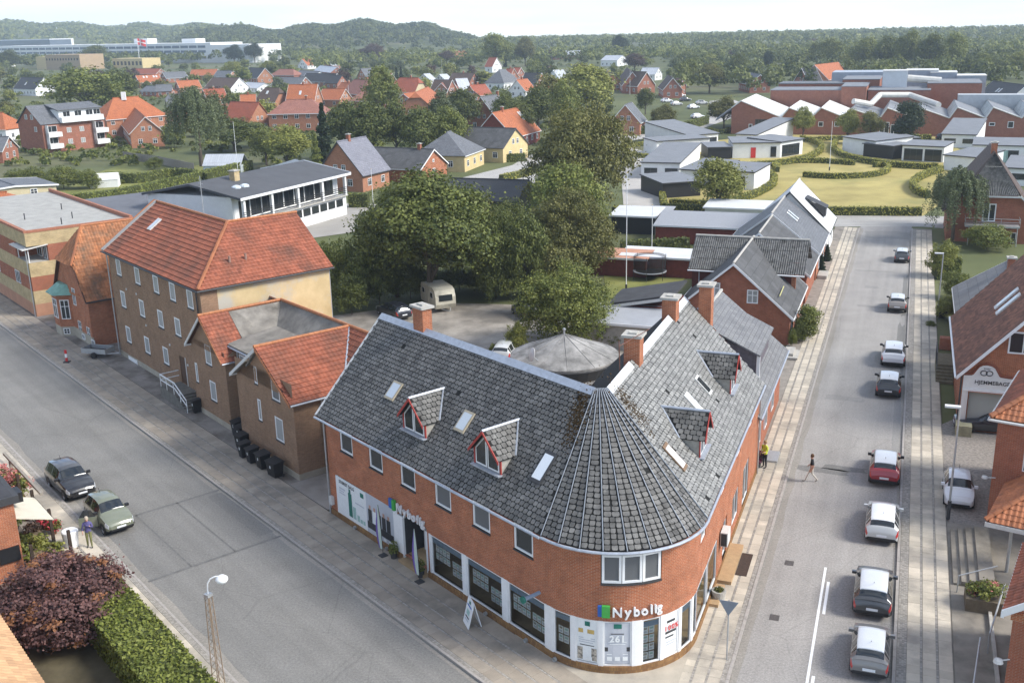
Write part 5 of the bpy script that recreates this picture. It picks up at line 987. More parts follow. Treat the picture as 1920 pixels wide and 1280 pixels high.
# ---------------------------------------------------------------- house kit: x along the ridge, origin at the middle of the base
def roof_slab(k,P,t=.14):
    A,B,C=[np.array(P[i],float) for i in (0,1,2)]
    k.slab(P if np.cross(B-A,C-A)[2]>0 else P[::-1],t)
def house(label,c,rz,Lx,W,ze,zr,wall,roof,kind='gable',wins='auto',name='house',ov=.35,chim=None,barge=white,sky=(),base=None,group=None,hipR=None,pane=glass,cat='house',gw=True,door=None,verge=.3,cl=None,winh=1.25,storeys=1,ridge_mat=None):
    """gable / hip / half (half hip) / mono / pyr roof.  rz turns local x to the ridge direction.  Windows are parts with panes."""
    t=thing(name,label,cat,(c[0],c[1],0),rz,group); fr=FR(c[:2],rz); x0,x1,y0,y1=-Lx/2,Lx/2,-W/2,W/2; hip=W/2*.95 if kind in('hip','pyr') else 0
    if kind=='pyr': hip=min(Lx,W)/2-.02
    k=MB(fr); k.face([(x0,y0,-.05),(x1,y0,-.05),(x1,y0,ze),(x0,y0,ze)]); k.face([(x1,y1,-.05),(x0,y1,-.05),(x0,y1,ze),(x1,y1,ze)])
    hh=ze+(zr-ze)*.6; q=W/2*(1-.6)
    if kind in('hip','pyr'): k.face([(x1,y0,-.05),(x1,y1,-.05),(x1,y1,ze),(x1,y0,ze)]); k.face([(x0,y1,-.05),(x0,y0,-.05),(x0,y0,ze),(x0,y1,ze)])
    elif kind=='half': k.face([(x1,y0,-.05),(x1,y1,-.05),(x1,y1,ze),(x1,q,hh),(x1,-q,hh),(x1,y0,ze)]); k.face([(x0,y1,-.05),(x0,y0,-.05),(x0,y0,ze),(x0,-q,hh),(x0,q,hh),(x0,y1,ze)])
    else: k.face([(x1,y0,-.05),(x1,y1,-.05),(x1,y1,ze),(x1,0,zr-.1),(x1,y0,ze)]); k.face([(x0,y1,-.05),(x0,y0,-.05),(x0,y0,ze),(x0,0,zr-.1),(x0,y1,ze)])
    k.build('wall',wall,t)
    sl=(zr-ze)/(W/2); zo=ze-ov*sl; yo=W/2+ov; vx=verge if not hip else ov
    k=MB(fr); X0,X1=x0-vx,x1+vx
    if kind in('gable',): 
        roof_slab(k,[(X0,-yo,zo),(X1,-yo,zo),(X1,0,zr),(X0,0,zr)]); roof_slab(k,[(X1,yo,zo),(X0,yo,zo),(X0,0,zr),(X1,0,zr)])
    elif kind=='half':
        h2=ze+(zr-ze)*.6; qy=W/2*.4; dx=1.3
        for sg in (-1,1): roof_slab(k,[(X0,sg*yo,zo),(X1,sg*yo,zo),(X1,sg*qy,h2),(X0,sg*qy,h2)]); roof_slab(k,[(X0,sg*qy,h2),(X1,sg*qy,h2),(X1-dx,0,zr),(X0+dx,0,zr)])
        roof_slab(k,[(X1+.15,-qy-.1,h2-.1),(X1+.15,qy+.1,h2-.1),(X1-dx,0,zr)]); roof_slab(k,[(X0-.15,-qy-.1,h2-.1),(X0-.15,qy+.1,h2-.1),(X0+dx,0,zr)])
    else:
        a,b_=x0+hip,x1-hip
        for sg in (-1,1): roof_slab(k,[(X0,sg*yo,zo),(X1,sg*yo,zo),(b_,0,zr),(a,0,zr)])
        roof_slab(k,[(X1,-yo,zo),(X1,yo,zo),(b_,0,zr)]); roof_slab(k,[(X0,yo,zo),(X0,-yo,zo),(a,0,zr)])
    rf=k.build('roof',roof,t)
    k=MB(fr); k.tube((X0+(hip or (1.3 if kind=='half' else 0)),0,zr+.03),(X1-(hip or (1.3 if kind=='half' else 0)),0,zr+.03),.11,6); k.build('ridge',ridge_mat or roof,t)
    if barge and kind=='gable':
        for X,s in ((X0,-1),(X1,1)):
            for sg in (-1,1):
                k=MB(fr); P=[(X,sg*yo,zo-.2),(X,0,zr-.2),(X,0,zr+.03),(X,sg*yo,zo+.03)]; q_=[(p[0]+s*.06,p[1],p[2]) for p in P]
                if (s>0)==(sg>0): q_=q_[::-1]
                k.slab(q_,.06); k.build('bargeboard',barge,t)
    if barge:
        for sg in (-1,1): k=MB(fr); k.box(X0,X1,sg*yo-.05,sg*yo+.05,zo-.16,zo-.02); k.build('eaves_board',barge,t)
    # windows
    if wins=='auto':
        wins=[]
        n=max(1,int(Lx/3.2))
        for f in ('F','B'):
            for s_ in range(storeys):
                zz=.9+s_*2.7
                if zz+winh<ze-.1 or s_==0:
                    for i in range(n): wins.append((f,(i+.5)/n*Lx-Lx/2,min(zz,max(.5,ze-winh-.35)),1.15,winh))
        for f in ('L','R'):
            for s_ in range(storeys):
                for i in (-1,1): wins.append((f,i*W*.22,.9+2.7*s_,1.05,winh))
            if kind=='gable' and zr-ze>2.2 and gw: 
                for i in (-1,1): wins.append((f,i*min(.85,W*.13),ze+.25,.85,1.15))
    for f,p,z,w_,h_ in wins:
        P,an={'F':((p,y0-.005,z),-math.pi/2),'B':((p,y1+.005,z),math.pi/2),'L':((x0-.005,p,z),math.pi),'R':((x1+.005,p,z),0)}[f]
        window(t,fr,P,an,w_,h_,2,1,white,pane,.08,.05,cross=.68)
    if door: 
        f,p=door; P,an={'F':((p,y0-.005,.1),-math.pi/2),'L':((x0-.005,p,.1),math.pi),'R':((x1+.005,p,.1),0)}[f]; window(t,fr,P,an,1.0,2.1,1,1,white,glass,.14,.05,name='door')
    if chim is not None:
        for cx in (chim if isinstance(chim,(list,tuple)) else [chim]): chimney(fr,cx,0,zr-.8,zr+.9,.6,.6,t,cl or brickR)
    def rzf(y): return zr-abs(y)*sl
    for sx,sy,sw,sh in sky:
        s_=-1 if sy<0 else 1
        skylight(fr,sx-sw/2,sx+sw/2,sy,sy-s_*sh,rzf,t)
    return t
def byridge(label,pa,pb,zr,W,ze,wall,roof,kind='gable',**k):
    "house placed by the pixels of its two ridge ends at height zr"
    a,c=np.array(G(*pa,zr)[:2]),np.array(G(*pb,zr)[:2]); d=c-a; Lx=float(np.hypot(*d)); rz=math.atan2(d[1],d[0]); hip=W/2*.95 if kind=='hip' else (1.0 if kind=='half' else -.3)
    rot=k.pop('rot',0); L_=k.pop('L',None); cc=(a+c)/2
    return house(label,cc,rz+rot,L_ or max(3,Lx+2*hip),W,ze,zr,wall,roof,kind,**k)
orgR=TL('orange_tile_roof',(.45,.15,.06),(.38,.12,.05),stain=(.3,.1,.05)); redR=TL('red_tile_roof',(.36,.1,.055),(.3,.085,.045),stain=(.22,.08,.05)); pinkR=TL('faded_red_roof',(.33,.15,.11),(.28,.12,.09)); greyR=TL('grey_slate_roof',(.16,.165,.175),(.12,.125,.135),.4,.3,.2,.6,0); darkR=TL('charcoal_roof',(.045,.046,.05),(.035,.036,.04),.4,.35,.2,.6,0); brownR=TL('brown_tile_roof',(.11,.075,.06),(.085,.06,.05)); eternit=TL('old_fibre_cement',(.105,.105,.106),(.08,.08,.08),1.1,.9,.28,.8,0,stain=(.055,.055,.054)); lightR=TL('light_metal_roof',(.5,.52,.55),(.45,.47,.5),.5,3,.08,.4,0); bakR=TL('brown_plain_tile_roof',(.2,.085,.05),(.15,.065,.04),.3,.22,.3,.8,0,stain=(.12,.06,.04))
wht=M('white_wash',(.78,.78,.76),.8,.06,1,.1,20); cream=M('cream_render',(.55,.47,.3),.85,.1,1); ylw=M('yellow_render',(.6,.47,.24),.85,.1,1); brickF=BR('far_red_brick',(.34,.12,.07),(.27,.09,.055),(.33,.22,.17),var=.2); brickO=BR('far_orange_brick',(.42,.17,.09),(.34,.13,.07),(.4,.28,.2),var=.2)
# ---------------------------------------------------------------- terrace on the left of the right street
def terrace(label,s0,s1,mr,mw,ze,zr,wall,roof,name='house',**k):
    return house(label,F2(((s0+s1)/2,(mr+mw)/2,0))[:2],RZ2,s1-s0,mw-mr,ze,zr,wall,roof,name=name,**k)
ga=terrace('brick gable house with weathered grey sheet roof and white bargeboards',89.2,101,8.5,18.4,2.75,7.05,brickR,eternit,wins=[('L',1.4,2.9,.0,.0)][:0],chim=None,ridge_mat=concrete)
for px in ((1411,556),(1340,542)):
    d=ray(*px); t_=89.15/float(d[:2]@u2); p=d*t_; window(ga,F2,(89.14,float(p[:2]@m2),CH+float(p[2])-.6),math.pi,.95,1.2,2,1,white,curtain,.09,.06,cross=.6)
for s in (91,94,97.5): window(ga,F2,(s,8.48,.8),-math.pi/2,1.1,1.3,2,1,white,glass,.08)
k=MB(F2); k.tube((90.5,9.6,4.0),(94.0,9.65,4.05),.05); k.build('roof_batten',M('yellow_strip',(.5,.47,.2),.7,.1,4),ga)
# cross-roofed building of corrugated sheets, each wave built
cr=thing('corrugated_house','house with dark corrugated roof across the terrace','house',F2((100,13.5,0)),RZ2)
k=MB(F2); k.box(97.2,103.4,9.2,18.6,-.05,4.6); k.face([(97.2,9.2,4.6),(103.4,9.2,4.6),(100.3,9.2,6.95)]); k.face([(103.4,18.6,4.6),(97.2,18.6,4.6),(100.3,18.6,6.95)]); k.build('wall',M('dark_red_boards',(.13,.035,.025),.75,.2,3),cr)
cw=M('corrugated_sheet',(.075,.075,.073),.75,.25,3,.2,20,c2=(.13,.13,.125),stain=(.035,.035,.034),stains=1.2)
def corrugate(name,fr,A,B,C,D,pitch,amp,mat,parent):
    A,B,C,D=[np.array(q,float) for q in (A,B,C,D)]; n=np.cross(B-A,D-A); n/=np.linalg.norm(n); n=n if n[2]>0 else -n; N_=int(np.linalg.norm(B-A)/pitch*4); V=[];rows=3
    for i in range(N_+1):
        t_=i/N_; o=amp*math.sin(i*math.pi/2)
        for j in range(rows+1):
            for lap in ((0,),(0,1))[0<j<rows]:
                p=(A+(B-A)*t_)*(1-j/rows)+(D+(C-D)*t_)*(j/rows)+n*(o+(.03 if (lap==1 or j==0) else 0)); V.append(fr(tuple(p)))
    st=2*rows; loops=[];lens=[]
    for i in range(N_):
        for j in range(rows): a=i*st+2*j; b_=(i+1)*st+2*j; loops+=[a,b_,b_+1,a+1]; lens.append(4)
    iv=inv_of(parent); V=np.array(V); R_=np.array(iv); V=V@R_[:3,:3].T+R_[:3,3]
    o=add(name,np_mesh(name,V,lens,loops,mat,None,False),parent); return o
corrugate('corrugated_roof',F2,(96.6,8.1,4.55),(96.6,18.9,4.55),(100.3,18.9,7.1),(100.3,8.1,7.1),.2,.035,cw,cr); corrugate('corrugated_roof',F2,(104,8.1,4.55),(104,18.9,4.55),(100.3,18.9,7.1),(100.3,8.1,7.1),.2,.035,cw,cr)
k=MB(F2); k.tube((100.3,8.1,7.14),(100.3,18.9,7.14),.12,6); k.build('ridge',concrete,cr); gutter(F2,[(96.5,8.1,4.45),(96.5,18.9,4.45)],.08,white,cr); k=MB(F2); k.box(97.0,97.2,8.9,9.3,.1,4.5); k.build('corner_pier',brickN,cr); k=MB(F2); k.tube((97.1,17.9,.1),(97.1,17.9,4.4),.05); k.build('downpipe',white,cr)
terrace('house with plain grey roof hidden behind the corrugated roof',103.6,113.4,8.5,18,3.2,7.0,brickR,eternit,wins=[],ridge_mat=concrete,chim=None)
hb=terrace('brick house with dark slate roof and two skylights on the right street',113.9,125.6,8.4,18.3,3.3,7.2,brickN,greyR,wins=[('F',-3,.8,1.1,1.3),('F',0,.8,1.1,1.3),('F',3,.8,1.1,1.3)],sky=[(-.7,-2.2,.6,1.2),(.6,-2.2,.6,1.2)],ridge_mat=concrete)
for z in (4.0,5.2): k=MB(F2); k.box(113.83,113.88,10.4+(z-4),13.3,z,z+.1); k.build('band_course',concrete,hb)
hc=terrace('last terrace house with pale sheet roof by the round lawn',126.2,136.5,8.3,17.3,3.3,7.7,wht,M('pale_roof_sheet',(.66,.66,.65),.55,.06,2),wins=[('F',-2,.8,1.1,1.3),('F',2,.8,1.1,1.3)],barge=dark)
k=MB(F2); k.face([(129.8,8.9,4.2),(131.8,8.9,4.2),(131.8,8.9,5.3),(129.8,8.9,5.3)]); k.face([(129.8,8.9,4.2),(129.8,8.9,5.3),(129.8,11,6.2)]); k.face([(131.8,8.9,5.3),(131.8,8.9,4.2),(131.8,11,6.2)]); k.slab([(129.6,8.7,5.3),(132,8.7,5.3),(132,11.3,6.5),(129.6,11.3,6.5)],.06); k.build('dormer',dark,hc)
# low extension and sheds behind
ex=thing('lean_to','red boarded lean-to with dark felt roof beside the gable house','shed',F2((91,20.6,0)),RZ2)
k=MB(F2); k.box(88.5,93.6,18.6,24.2,-.05,2.7); k.build('wall',redwood,ex)
for i in range(18): k=MB(F2); k.box(88.46,88.5,18.65+.308*i,18.9+.308*i,0,2.68); k.build('board',redwood,ex)
k=MB(F2); k.slab([(88.2,18.4,3.9),(94,18.4,3.9),(94,24.6,2.65),(88.2,24.6,2.65)][::-1],.2); k.build('roof',M('dark_felt',(.06,.06,.063),.85,.25,1),ex); k=MB(F2); k.slab([(88.18,18.4,3.92),(88.18,24.62,2.67),(88.18,24.62,2.4),(88.18,18.4,3.65)],.05); k.build('fascia',offwhite,ex)
def shed(label,px,L_,W,ze,zr,wall,roof,rz=RZ2,name='shed',mono=True,group=None,wm=None):
    c=G(*px) if len(px)==2 else px; t=thing(name,label,'shed',(c[0],c[1],0),rz,group); fr=FR(c[:2],rz); k=MB(fr); k.face([(-L_/2,-W/2,-.02),(L_/2,-W/2,-.02),(L_/2,-W/2,ze),(-L_/2,-W/2,ze)]); k.face([(L_/2,W/2,-.02),(-L_/2,W/2,-.02),(-L_/2,W/2,zr),(L_/2,W/2,zr)]); k.face([(L_/2,-W/2,-.02),(L_/2,W/2,-.02),(L_/2,W/2,zr),(L_/2,-W/2,ze)]); k.face([(-L_/2,W/2,-.02),(-L_/2,-W/2,-.02),(-L_/2,-W/2,ze),(-L_/2,W/2,zr)]); k.build('wall',wall,t)
    s=(zr-ze)/W; k=MB(fr); k.slab([(-L_/2-.25,-W/2-.3,ze-.3*s+.1),(L_/2+.25,-W/2-.3,ze-.3*s+.1),(L_/2+.25,W/2+.25,zr+.25*s+.1),(-L_/2-.25,W/2+.25,zr+.25*s+.1)],.1); k.build('roof',roof,t); k=MB(fr); k.box(-L_/2-.26,L_/2+.26,-W/2-.36,-W/2-.3,ze-.3*s-.1,ze-.3*s+.12); k.build('fascia',white,t); return t
RP=RZ2-math.pi/2   # building whose long side faces the camera across the gardens
paleroof=M('pale_flat_roof',(.62,.63,.64),.7,.06,1); greysheet=M('grey_felt_sheet',(.34,.35,.37),.7,.1,.7)
shed('red boarded shed with pale flat roof behind the trampoline',(1245,513),9,3.2,2.2,2.5,redwood,paleroof,RP); shed('red shed with salmon roof beside the flagpoles',(1160,512),7,3,2.1,2.4,redwood,M('salmon_roof',(.5,.26,.17),.8,.1,1),RP)
shed('black boarded carport with white roof by the drive',(1195,432),6,5,2.4,2.8,black,paleroof,RP); shed('dark open shelter with grey roof beside the carport',(1238,425),3,3,2.2,2.5,dark,greysheet,RP)
shed('long garage with grey ribbed roof behind the terrace',(1330,452),13,5,2.3,3.2,redwood,M('ribbed_grey_roof',(.3,.31,.33),.6,.15,8),RP); shed('low white roofed outbuilding beside the round lawn road',(1400,415),11,5,2.2,2.5,wht,paleroof,RP)
shed('concrete garage with grey sheet roof behind the corner house',(1177,640),7.4,5,2.3,2.6,concrete,greysheet,RP)
tb=thing('garden_table','white garden table on the grass behind the garage','table',G(1182,575)); g=G(1182,575); fr=FR(g[:2],RP); k=MB(fr); k.box(-1.6,1.6,-.55,.55,.7,.76); k.build('table_top',white,tb)
for x in (-1.4,1.4):
    for y in (-.45,.45): k=MB(fr); k.box(x-.04,x+.04,y-.04,y+.04,0,.7); k.build('leg',white,tb)
# trampoline with net
tp=thing('trampoline','round trampoline with dark safety net on the grass','trampoline',G(1218,522)); g=G(1218,522); fr=FR(g[:2],0); R_=1.85
k=MB(fr); k.lathe([(.001,.88),(1.6,.88)],24); k.build('mat',black,tp); k=MB(fr); k.lathe([(1.58,.92),(R_,.9),(R_,.84),(1.58,.86)],24); k.build('edge_pad',M('grey_pad',(.32,.33,.35),.7,.1,3),tp)
netm,t_,b_,nd,l=_new('dark_net'); b_.inputs['Base Color'].default_value=(.02,.02,.022,1); b_.inputs['Alpha'].default_value=.6
k=MB(fr); k.lathe([(R_-.1,.92),(R_-.05,2.0),(R_-.1,2.6)],24); k.build('net',netm,tp)
for i in range(6): a=i*math.pi/3+.2; k=MB(fr); k.tube((R_*math.cos(a),R_*math.sin(a),0),(R_*math.cos(a),R_*math.sin(a),2.65),.03,6); k.build('pole',dark,tp)
def flagpole(label,px,h,r=.055,base=True): 
    g=G(*px); t=thing('flagpole',label,'flagpole',g); fr=FR(g[:2],0); k=MB(fr); k.tube((0,0,0),(0,0,h),r,8,0,r*.55); k.build('pole',white,t); k=MB(fr); k.lathe([(.001,h+.12),(.07,h+.06),(.001,h)],8); k.build('finial',gold,t)
    if base: k=MB(fr); k.box(-.1,.1,-.1,.1,0,.7); k.build('base',dark,t)
    return t
flagpole('tall white flagpole standing in the grass by the trampoline',(1174,545),HZ(1174,545,325)); flagpole('shorter white flagpole behind the red shed',(1222,480),HZ(1222,480,385)); flagpole('white flagpole in the middle of the round lawn',(1555,320),HZ(1555,320,228)); flagpole('white flagpole on the hedge before the greenhouse',(447,330),HZ(447,330,228))
flagpole('thin white pole standing before the brick house by the white hall',(700,388),HZ(700,388,318))
for i,(x,yb,yt) in enumerate(((1181,178,132),(470,150,121),(484,150,133),(655,195,160),(571+0,145,138),(712,165,152),(829,140,112),(1000,128,113),(893,150,134))): 
    flagpole(('slim white pole among the roofs, %s')%('before the brown roofed brick house','by the dark roof with brick gable','by the salmon and grey roofs','before the orange gable','left of the charcoal roof','behind the faded red roof','above the far tree tops','in front of the far wood','beside the grey pyramid roof')[i],(x,yb),HZ(x,yb,yt),.07,False)
# ---------------------------------------------------------------- right side of the right street
bk=thing('bakery','brick bakery with brown tiled roof, white shop front and painted sign','building',F2((78,-9,0)),RZ2)
S0,S1,MR,MW=72.6,87.5,-4.6,-14.4; MM=(MR+MW)/2; ZE,ZR=4.2,9.9
k=MB(F2); wall_grid(k,(S0,MW),(0,1),MR-MW,0,4.4,[(1.2,9.35,.3,2.88)],.3); k.face([(S0,MW,4.4),(S0,MR,4.4),(S0,MM,ZR-.2)][::-1]); k.face([(S0,MR,-.05),(S1,MR,-.05),(S1,MR,ZE),(S0,MR,ZE)][::-1]); k.face([(S1,MW,-.05),(S1,MR,-.05),(S1,MR,ZE),(S1,MM,ZR-.2),(S1,MW,ZE)]); k.face([(S0,MW,-.05),(S1,MW,-.05),(S1,MW,ZE),(S0,MW,ZE)]); k.build('wall',brickN,bk)
k=MB(F2); k.slab([(S0-.35,MR+.4,ZE-.25),(S1+.3,MR+.4,ZE-.25),(S1+.3,MM,ZR),(S0-.35,MM,ZR)][::-1],.14); k.slab([(S0-.35,MW-.4,ZE-.25),(S1+.3,MW-.4,ZE-.25),(S1+.3,MM,ZR),(S0-.35,MM,ZR)],.14); rfb=k.build('roof',bakR,bk)
# plain tiles on the street slope, joined (too small to pick apart)
pts,ue,vv,n,h=tile_points([F2(p) for p in ((S0-.35,MR+.4,ZE-.25),(S1+.3,MR+.4,ZE-.25),(S1+.3,MM,ZR),(S0-.35,MM,ZR))],.3,.24); tv=[(-.48,-.6,.03),(.48,-.6,.03),(.48,.5,0),(-.48,.5,0),(-.48,-.6,0),(.48,-.6,0)]; tf=[(0,1,2,3),(4,5,1,0)]
pts=pts+n*.015; R_=np.array(INV[bk.name]); pl_=pts@R_[:3,:3].T+R_[:3,3]; rot=lambda v:R_[:3,:3]@v
o=add('plain_tiles',scatter_mesh('plain_tiles',tv,tf,pl_,np.tile(rot(ue*.3),(len(pl_),1)),np.tile(rot(vv*.24),(len(pl_),1)),np.tile(rot(n),(len(pl_),1))+rng.normal(0,.04,(len(pl_),3)),[M('brown_plain_tile',(.2,.085,.05),.8,.25,1.5,.2,20,attr=.35,stain=(.13,.06,.04),stains=.5)],rng.random(len(pl_))),rfb); o['kind']='stuff'
for P in ([(S0-.37,MR+.42,ZE-.5),(S0-.37,MR+.42,ZE-.22),(S0-.37,MM,ZR+.03),(S0-.37,MM,ZR-.27)],[(S0-.37,MM,ZR-.27),(S0-.37,MM,ZR+.03),(S0-.37,MW-.42,ZE-.22),(S0-.37,MW-.42,ZE-.5)]): k=MB(F2); k.slab(P,.08); k.build('bargeboard',white,bk)
gutter(F2,[(S0-.4,MR+.5,ZE-.35),(S1+.3,MR+.5,ZE-.35)],.08,white,bk); k=MB(F2); k.tube((S0-.05,MR+.1,.1),(S0-.05,MR+.1,ZE-.3),.06); k.build('downpipe',dark,bk)
rzB=lambda m:ZE-.25+(MR+.4-m)*(ZR-ZE+.25)/(MR+.4-MM)
for px in ((1848,577),(1852,600)):
    nr=np.array([-m2[0]*(ZR-ZE),-m2[1]*(ZR-ZE),MR-MM]); 
for s in (79.6,78.0): skylight(F2,s,s+.75,-6.7,-8.1,rzB,bk,offwhite,skyl,t=.12)
# shop front: white surround and sign board with arched top
signw=M('sign_white',(.74,.74,.72),.6,.05,2)
poly=[(-4.62,3.05),(-4.62,3.95),(-5.15,4.0),(-5.32,4.3),(-5.47,4.55),(-5.72,4.72),(-6.0,4.76),(-6.28,4.72),(-6.53,4.55),(-6.68,4.3),(-6.85,4.0),(-7.4,3.95),(-10.2,3.95),(-10.2,3.05)]
k=MB(F2); k.slab([(S0-.06,m,z) for m,z in poly],.05); sg=k.build('sign_board',signw,bk)
def inset(off): return [(-7.9+(m+7.9)*(1+off/5.5),3.6+(z-3.6)*(1+off/1.1)) for m,z in poly]
rim=[p for p in poly[1:-1]]
k=MB(F2)
for (a,z0),(b_,z1) in zip(rim[:-1],rim[1:]): k.tube((S0-.05,a,z0+.08),(S0-.05,b_,z1+.08),.11,5)
k.build('brick_arch',M('sign_arch_brick',(.22,.07,.04),.85,.2,6),bk)
text(bk,F2,'HJEMMEBAGERIET',(S0-.125,-6.75,3.55),math.pi,.36,dark,.004,bold=.006)
for dm in (-.17,.17): 
    k=MB(F2); n=20
    for i in range(n):
        a,c=2*math.pi*i/n,2*math.pi*(i+1)/n; k.tube((S0-.13,-6.0+dm+.2*math.cos(a),4.22+.17*math.sin(a)),(S0-.13,-6.0+dm+.2*math.cos(c),4.22+.17*math.sin(c)),.032,5)
    k.build('pretzel_emblem',dark,sg)
k=MB(F2); 
for i in range(5): k.tube((S0-.13,-6.0+(i-2)*.07,4.48),(S0-.13,-6.0+(i-2)*.09,4.58),.015,4)
k.build('crown_emblem',dark,sg)
for m0,m1 in ((-4.62,-5.0),(-13.4,-14.3)): k=MB(F2); k.box(S0-.08,S0+.02,m1,m0,0,3.04); k.build('pilaster',white,bk)
k=MB(F2); k.box(S0-.2,S0,-13.4,-4.62,2.9,3.04); k.build('cornice',white,bk); k=MB(F2); k.box(S0+.05,S0+.1,-13.2,-5.04,.3,2.88); k.build('shop_pane',GL('milky_shop_glass',(.36,.38,.36),.2),bk)
for m in (-8.0,): window(bk,F2,(S0-.01,m,5.7),math.pi,1.8,1.5,2,1,white,glass,.1)
k=MB(F2); k.box(S0-1.3,S0-.1,-5.4,-4.4,0,.75); k.build('side_block',M('mossy_concrete',(.3,.28,.18),.95,.25,2),bk)
# bakery side steps
bs=thing('side_steps','mossy concrete side steps with iron railing beside the bakery','steps',F2((84,-3.9,0)),RZ2)
for i in range(6): k=MB(F2); k.box(82.3+.32*i,82.62+.32*i if i<5 else 87,-4.55,-3.3,.0,.2+.17*i); k.build('step',M('mossy_step',(.17,.15,.1),.95,.25,3),bs)
k=MB(F2); k.path([(82.3,-3.3,1.1),(84,-3.3,1.95),(87,-3.3,1.95)],.03)
for i in range(12): k.tube((84+.27*i,-3.3,1.0),(84+.27*i,-3.3,1.95),.014,4)
k.build('railing',dark,bs)
k=MB(F2); k.box(91.5,92.3,-4.6,-3.7,0,1.0); bw=k.build('pier',brickR); tag(bw,'short red brick wall by the bakery steps','wall')
an=house('low annex with grey sheet roof behind the bakery',F2((95.5,-9.2,0))[:2],RZ2,14,8.2,3.0,5.6,brickR,TL('grey_sheet_roof',(.21,.205,.2),(.18,.175,.17),1.2,.9,.2,.8,0),wins=[],barge=offwhite,chim=4)
# lower right: brick house with hipped orange roof, canopy, ramp
LRZ=RZ2+Rd(-13.4); LO=F2((57.95,-5.62,0)); FL=FR(LO[:2],LRZ)
lr=thing('brick_house','red brick house with orange hipped roof at the right edge','house',(LO[0],LO[1],0),LRZ)
k=MB(FL); k.box(0,8.6,-11,0,-.05,6.45); k.build('wall',brickR,lr)
tiled(lr,FL,[[(-.3,.3,6.4),(9,.3,6.4),(9,-5.2,10.2),(4.9,-5.2,10.2)]],underl,redtile,tw=.28,th=.36); tiled(lr,FL,[[(-.3,.3,6.4),(-.3,-12,6.4),(4.9,-12,10.2),(4.9,-5.2,10.2)]],underl,orgtile,'hip_face',tw=.28,th=.36)
ridge_line(lr,FL,[(-.35,.35,6.5),(4.9,-5.2,10.3)],orgtile,.16,'hip'); gutter(FL,[(-.4,-12,6.3),(-.4,.4,6.3),(9,.4,6.3)],.08,offwhite,lr)
window(lr,FL,(-.01,-1.9,3.6),math.pi,.9,1.6,1,1,white,glass)
cp=thing('entrance_canopy','orange tiled porch canopy on grey posts before the brick house','canopy',(LO[0],LO[1],0),LRZ)
tiled(cp,FL,[[(-5.4,-.75,2.75),(-.02,-.75,2.75),(-.02,-2.3,3.9),(-3.9,-2.3,3.9)],[(-5.4,-6,2.75),(-5.4,-.75,2.75),(-3.9,-2.3,3.9),(-3.9,-6,3.9)]],underl,orgtile,tw=.26,th=.34); ridge_line(cp,FL,[(-5.4,-.7,2.85),(-3.9,-2.3,3.95)],orgtile,.13,'hip')
k=MB(FL); k.box(-5.5,-.02,-.85,-.7,2.5,2.72); k.box(-5.5,-5.35,-6,-.85,2.5,2.72); k.build('fascia',offwhite,cp)
k=MB(FL); k.tube((-5.1,-1.9,.1),(-5.1,-1.9,2.6),.08,10); k.build('post',galv,cp)
k=MB(FL); k.tube((0,-.2,2.9),(-.2,.25,2.9),.03); k.lathe([(.001,3.02),(.14,2.98),(.17,2.88),(.001,2.8)],12,0,(-.25,.3)); k.build('wall_lamp',offwhite,lr)
tc_=M('terrace_slabs',(.24,.215,.18),.92,.18,1.2,.3,14,stain=(.15,.135,.11),stains=.5)
k=MB(F2); k.face([(34,-3.61,.1),(57.5,-3.61,.1),(57.5,-12,.1),(34,-12,.1)][::-1]); k.struct('forecourt_right',tc_)
st2=thing('wide_steps','wide shallow concrete steps beside the pavement','steps',F2((53,-4.4,.1)),RZ2)
for i in range(4): k=MB(F2); k.box(50.4,56.4,-5.3,-3.75-.36*i,.1,.22+.12*i) if i<3 else k.box(50.4,56.4,-5.6,-4.9,.1,.58); k.build('step',tc_,st2)
pl2=thing('flower_trough','concrete trough with roses and green plants by the steps','planter',F2((48.8,-5,0)),RZ2); k=MB(F2); k.box(48.0,49.5,-5.9,-4.2,.1,.75); k.build('trough',M('trough_wood',(.16,.13,.09),.9,.2,4),pl2)
hr=thing('handrail','bent steel handrail along the wide steps','railing',F2((50,-4,0)),RZ2); k=MB(F2); k.path([(49.7,-3.9,.1),(49.7,-3.9,1.0),(50.2,-5.6,1.55)],.035,7); k.build('rail',galv,hr)
hr=thing('handrail','long slanting steel handrail of the ramp','railing',F2((45,-5,0)),RZ2); k=MB(F2); k.path([(49.3,-5.9,.1),(49.3,-5.9,1.1),(44.6,-5.0,1.1),(44.6,-5.0,.1)],.04,7); k.build('rail',galv,hr)
hr=thing('handrail','steel handrail at the bottom edge of the ramp','railing',F2((41,-4.5,0)),RZ2); k=MB(F2); k.path([(44.2,-4.6,.1),(44.2,-4.6,1.05),(39,-4.0,1.05),(36,-3.9,.9)],.04,7); k.build('rail',galv,hr)
k=MB(F2); k.box(38.5,49.9,-5.35,-5.2,.1,.28); tag(k.build('ramp_edge',concrete),'low concrete edge along the ramp at the right','kerb edge')
LO=F2((40.6,-5.3,0)); FB=FR(LO[:2],RZ2+Rd(-11)); bl=thing('brick_building','corner of a red brick building with tiled eaves at bottom right','building',(LO[0],LO[1],0),RZ2+Rd(-11))
k=MB(FB); k.box(0,6,-7,0,-.05,4.6); k.build('wall',brickR,bl); k=MB(FB); k.box(-.08,6,-7,.08,4.2,4.55); k.build('cornice',brickN,bl); tiled(bl,FB,[[(-.4,.35,4.62),(6.2,.35,4.62),(6.2,-3.7,7.6),(-.4,-3.7,7.6)]],underl,redtile,tw=.28,th=.36); k=MB(FB); k.slab([(-.46,.4,4.72),(-.46,.4,4.4),(-.46,-3.7,7.38),(-.46,-3.7,7.7)],.08); k.box(-.4,6.2,.3,.42,4.38,4.6); k.build('eaves_board',white,bl)
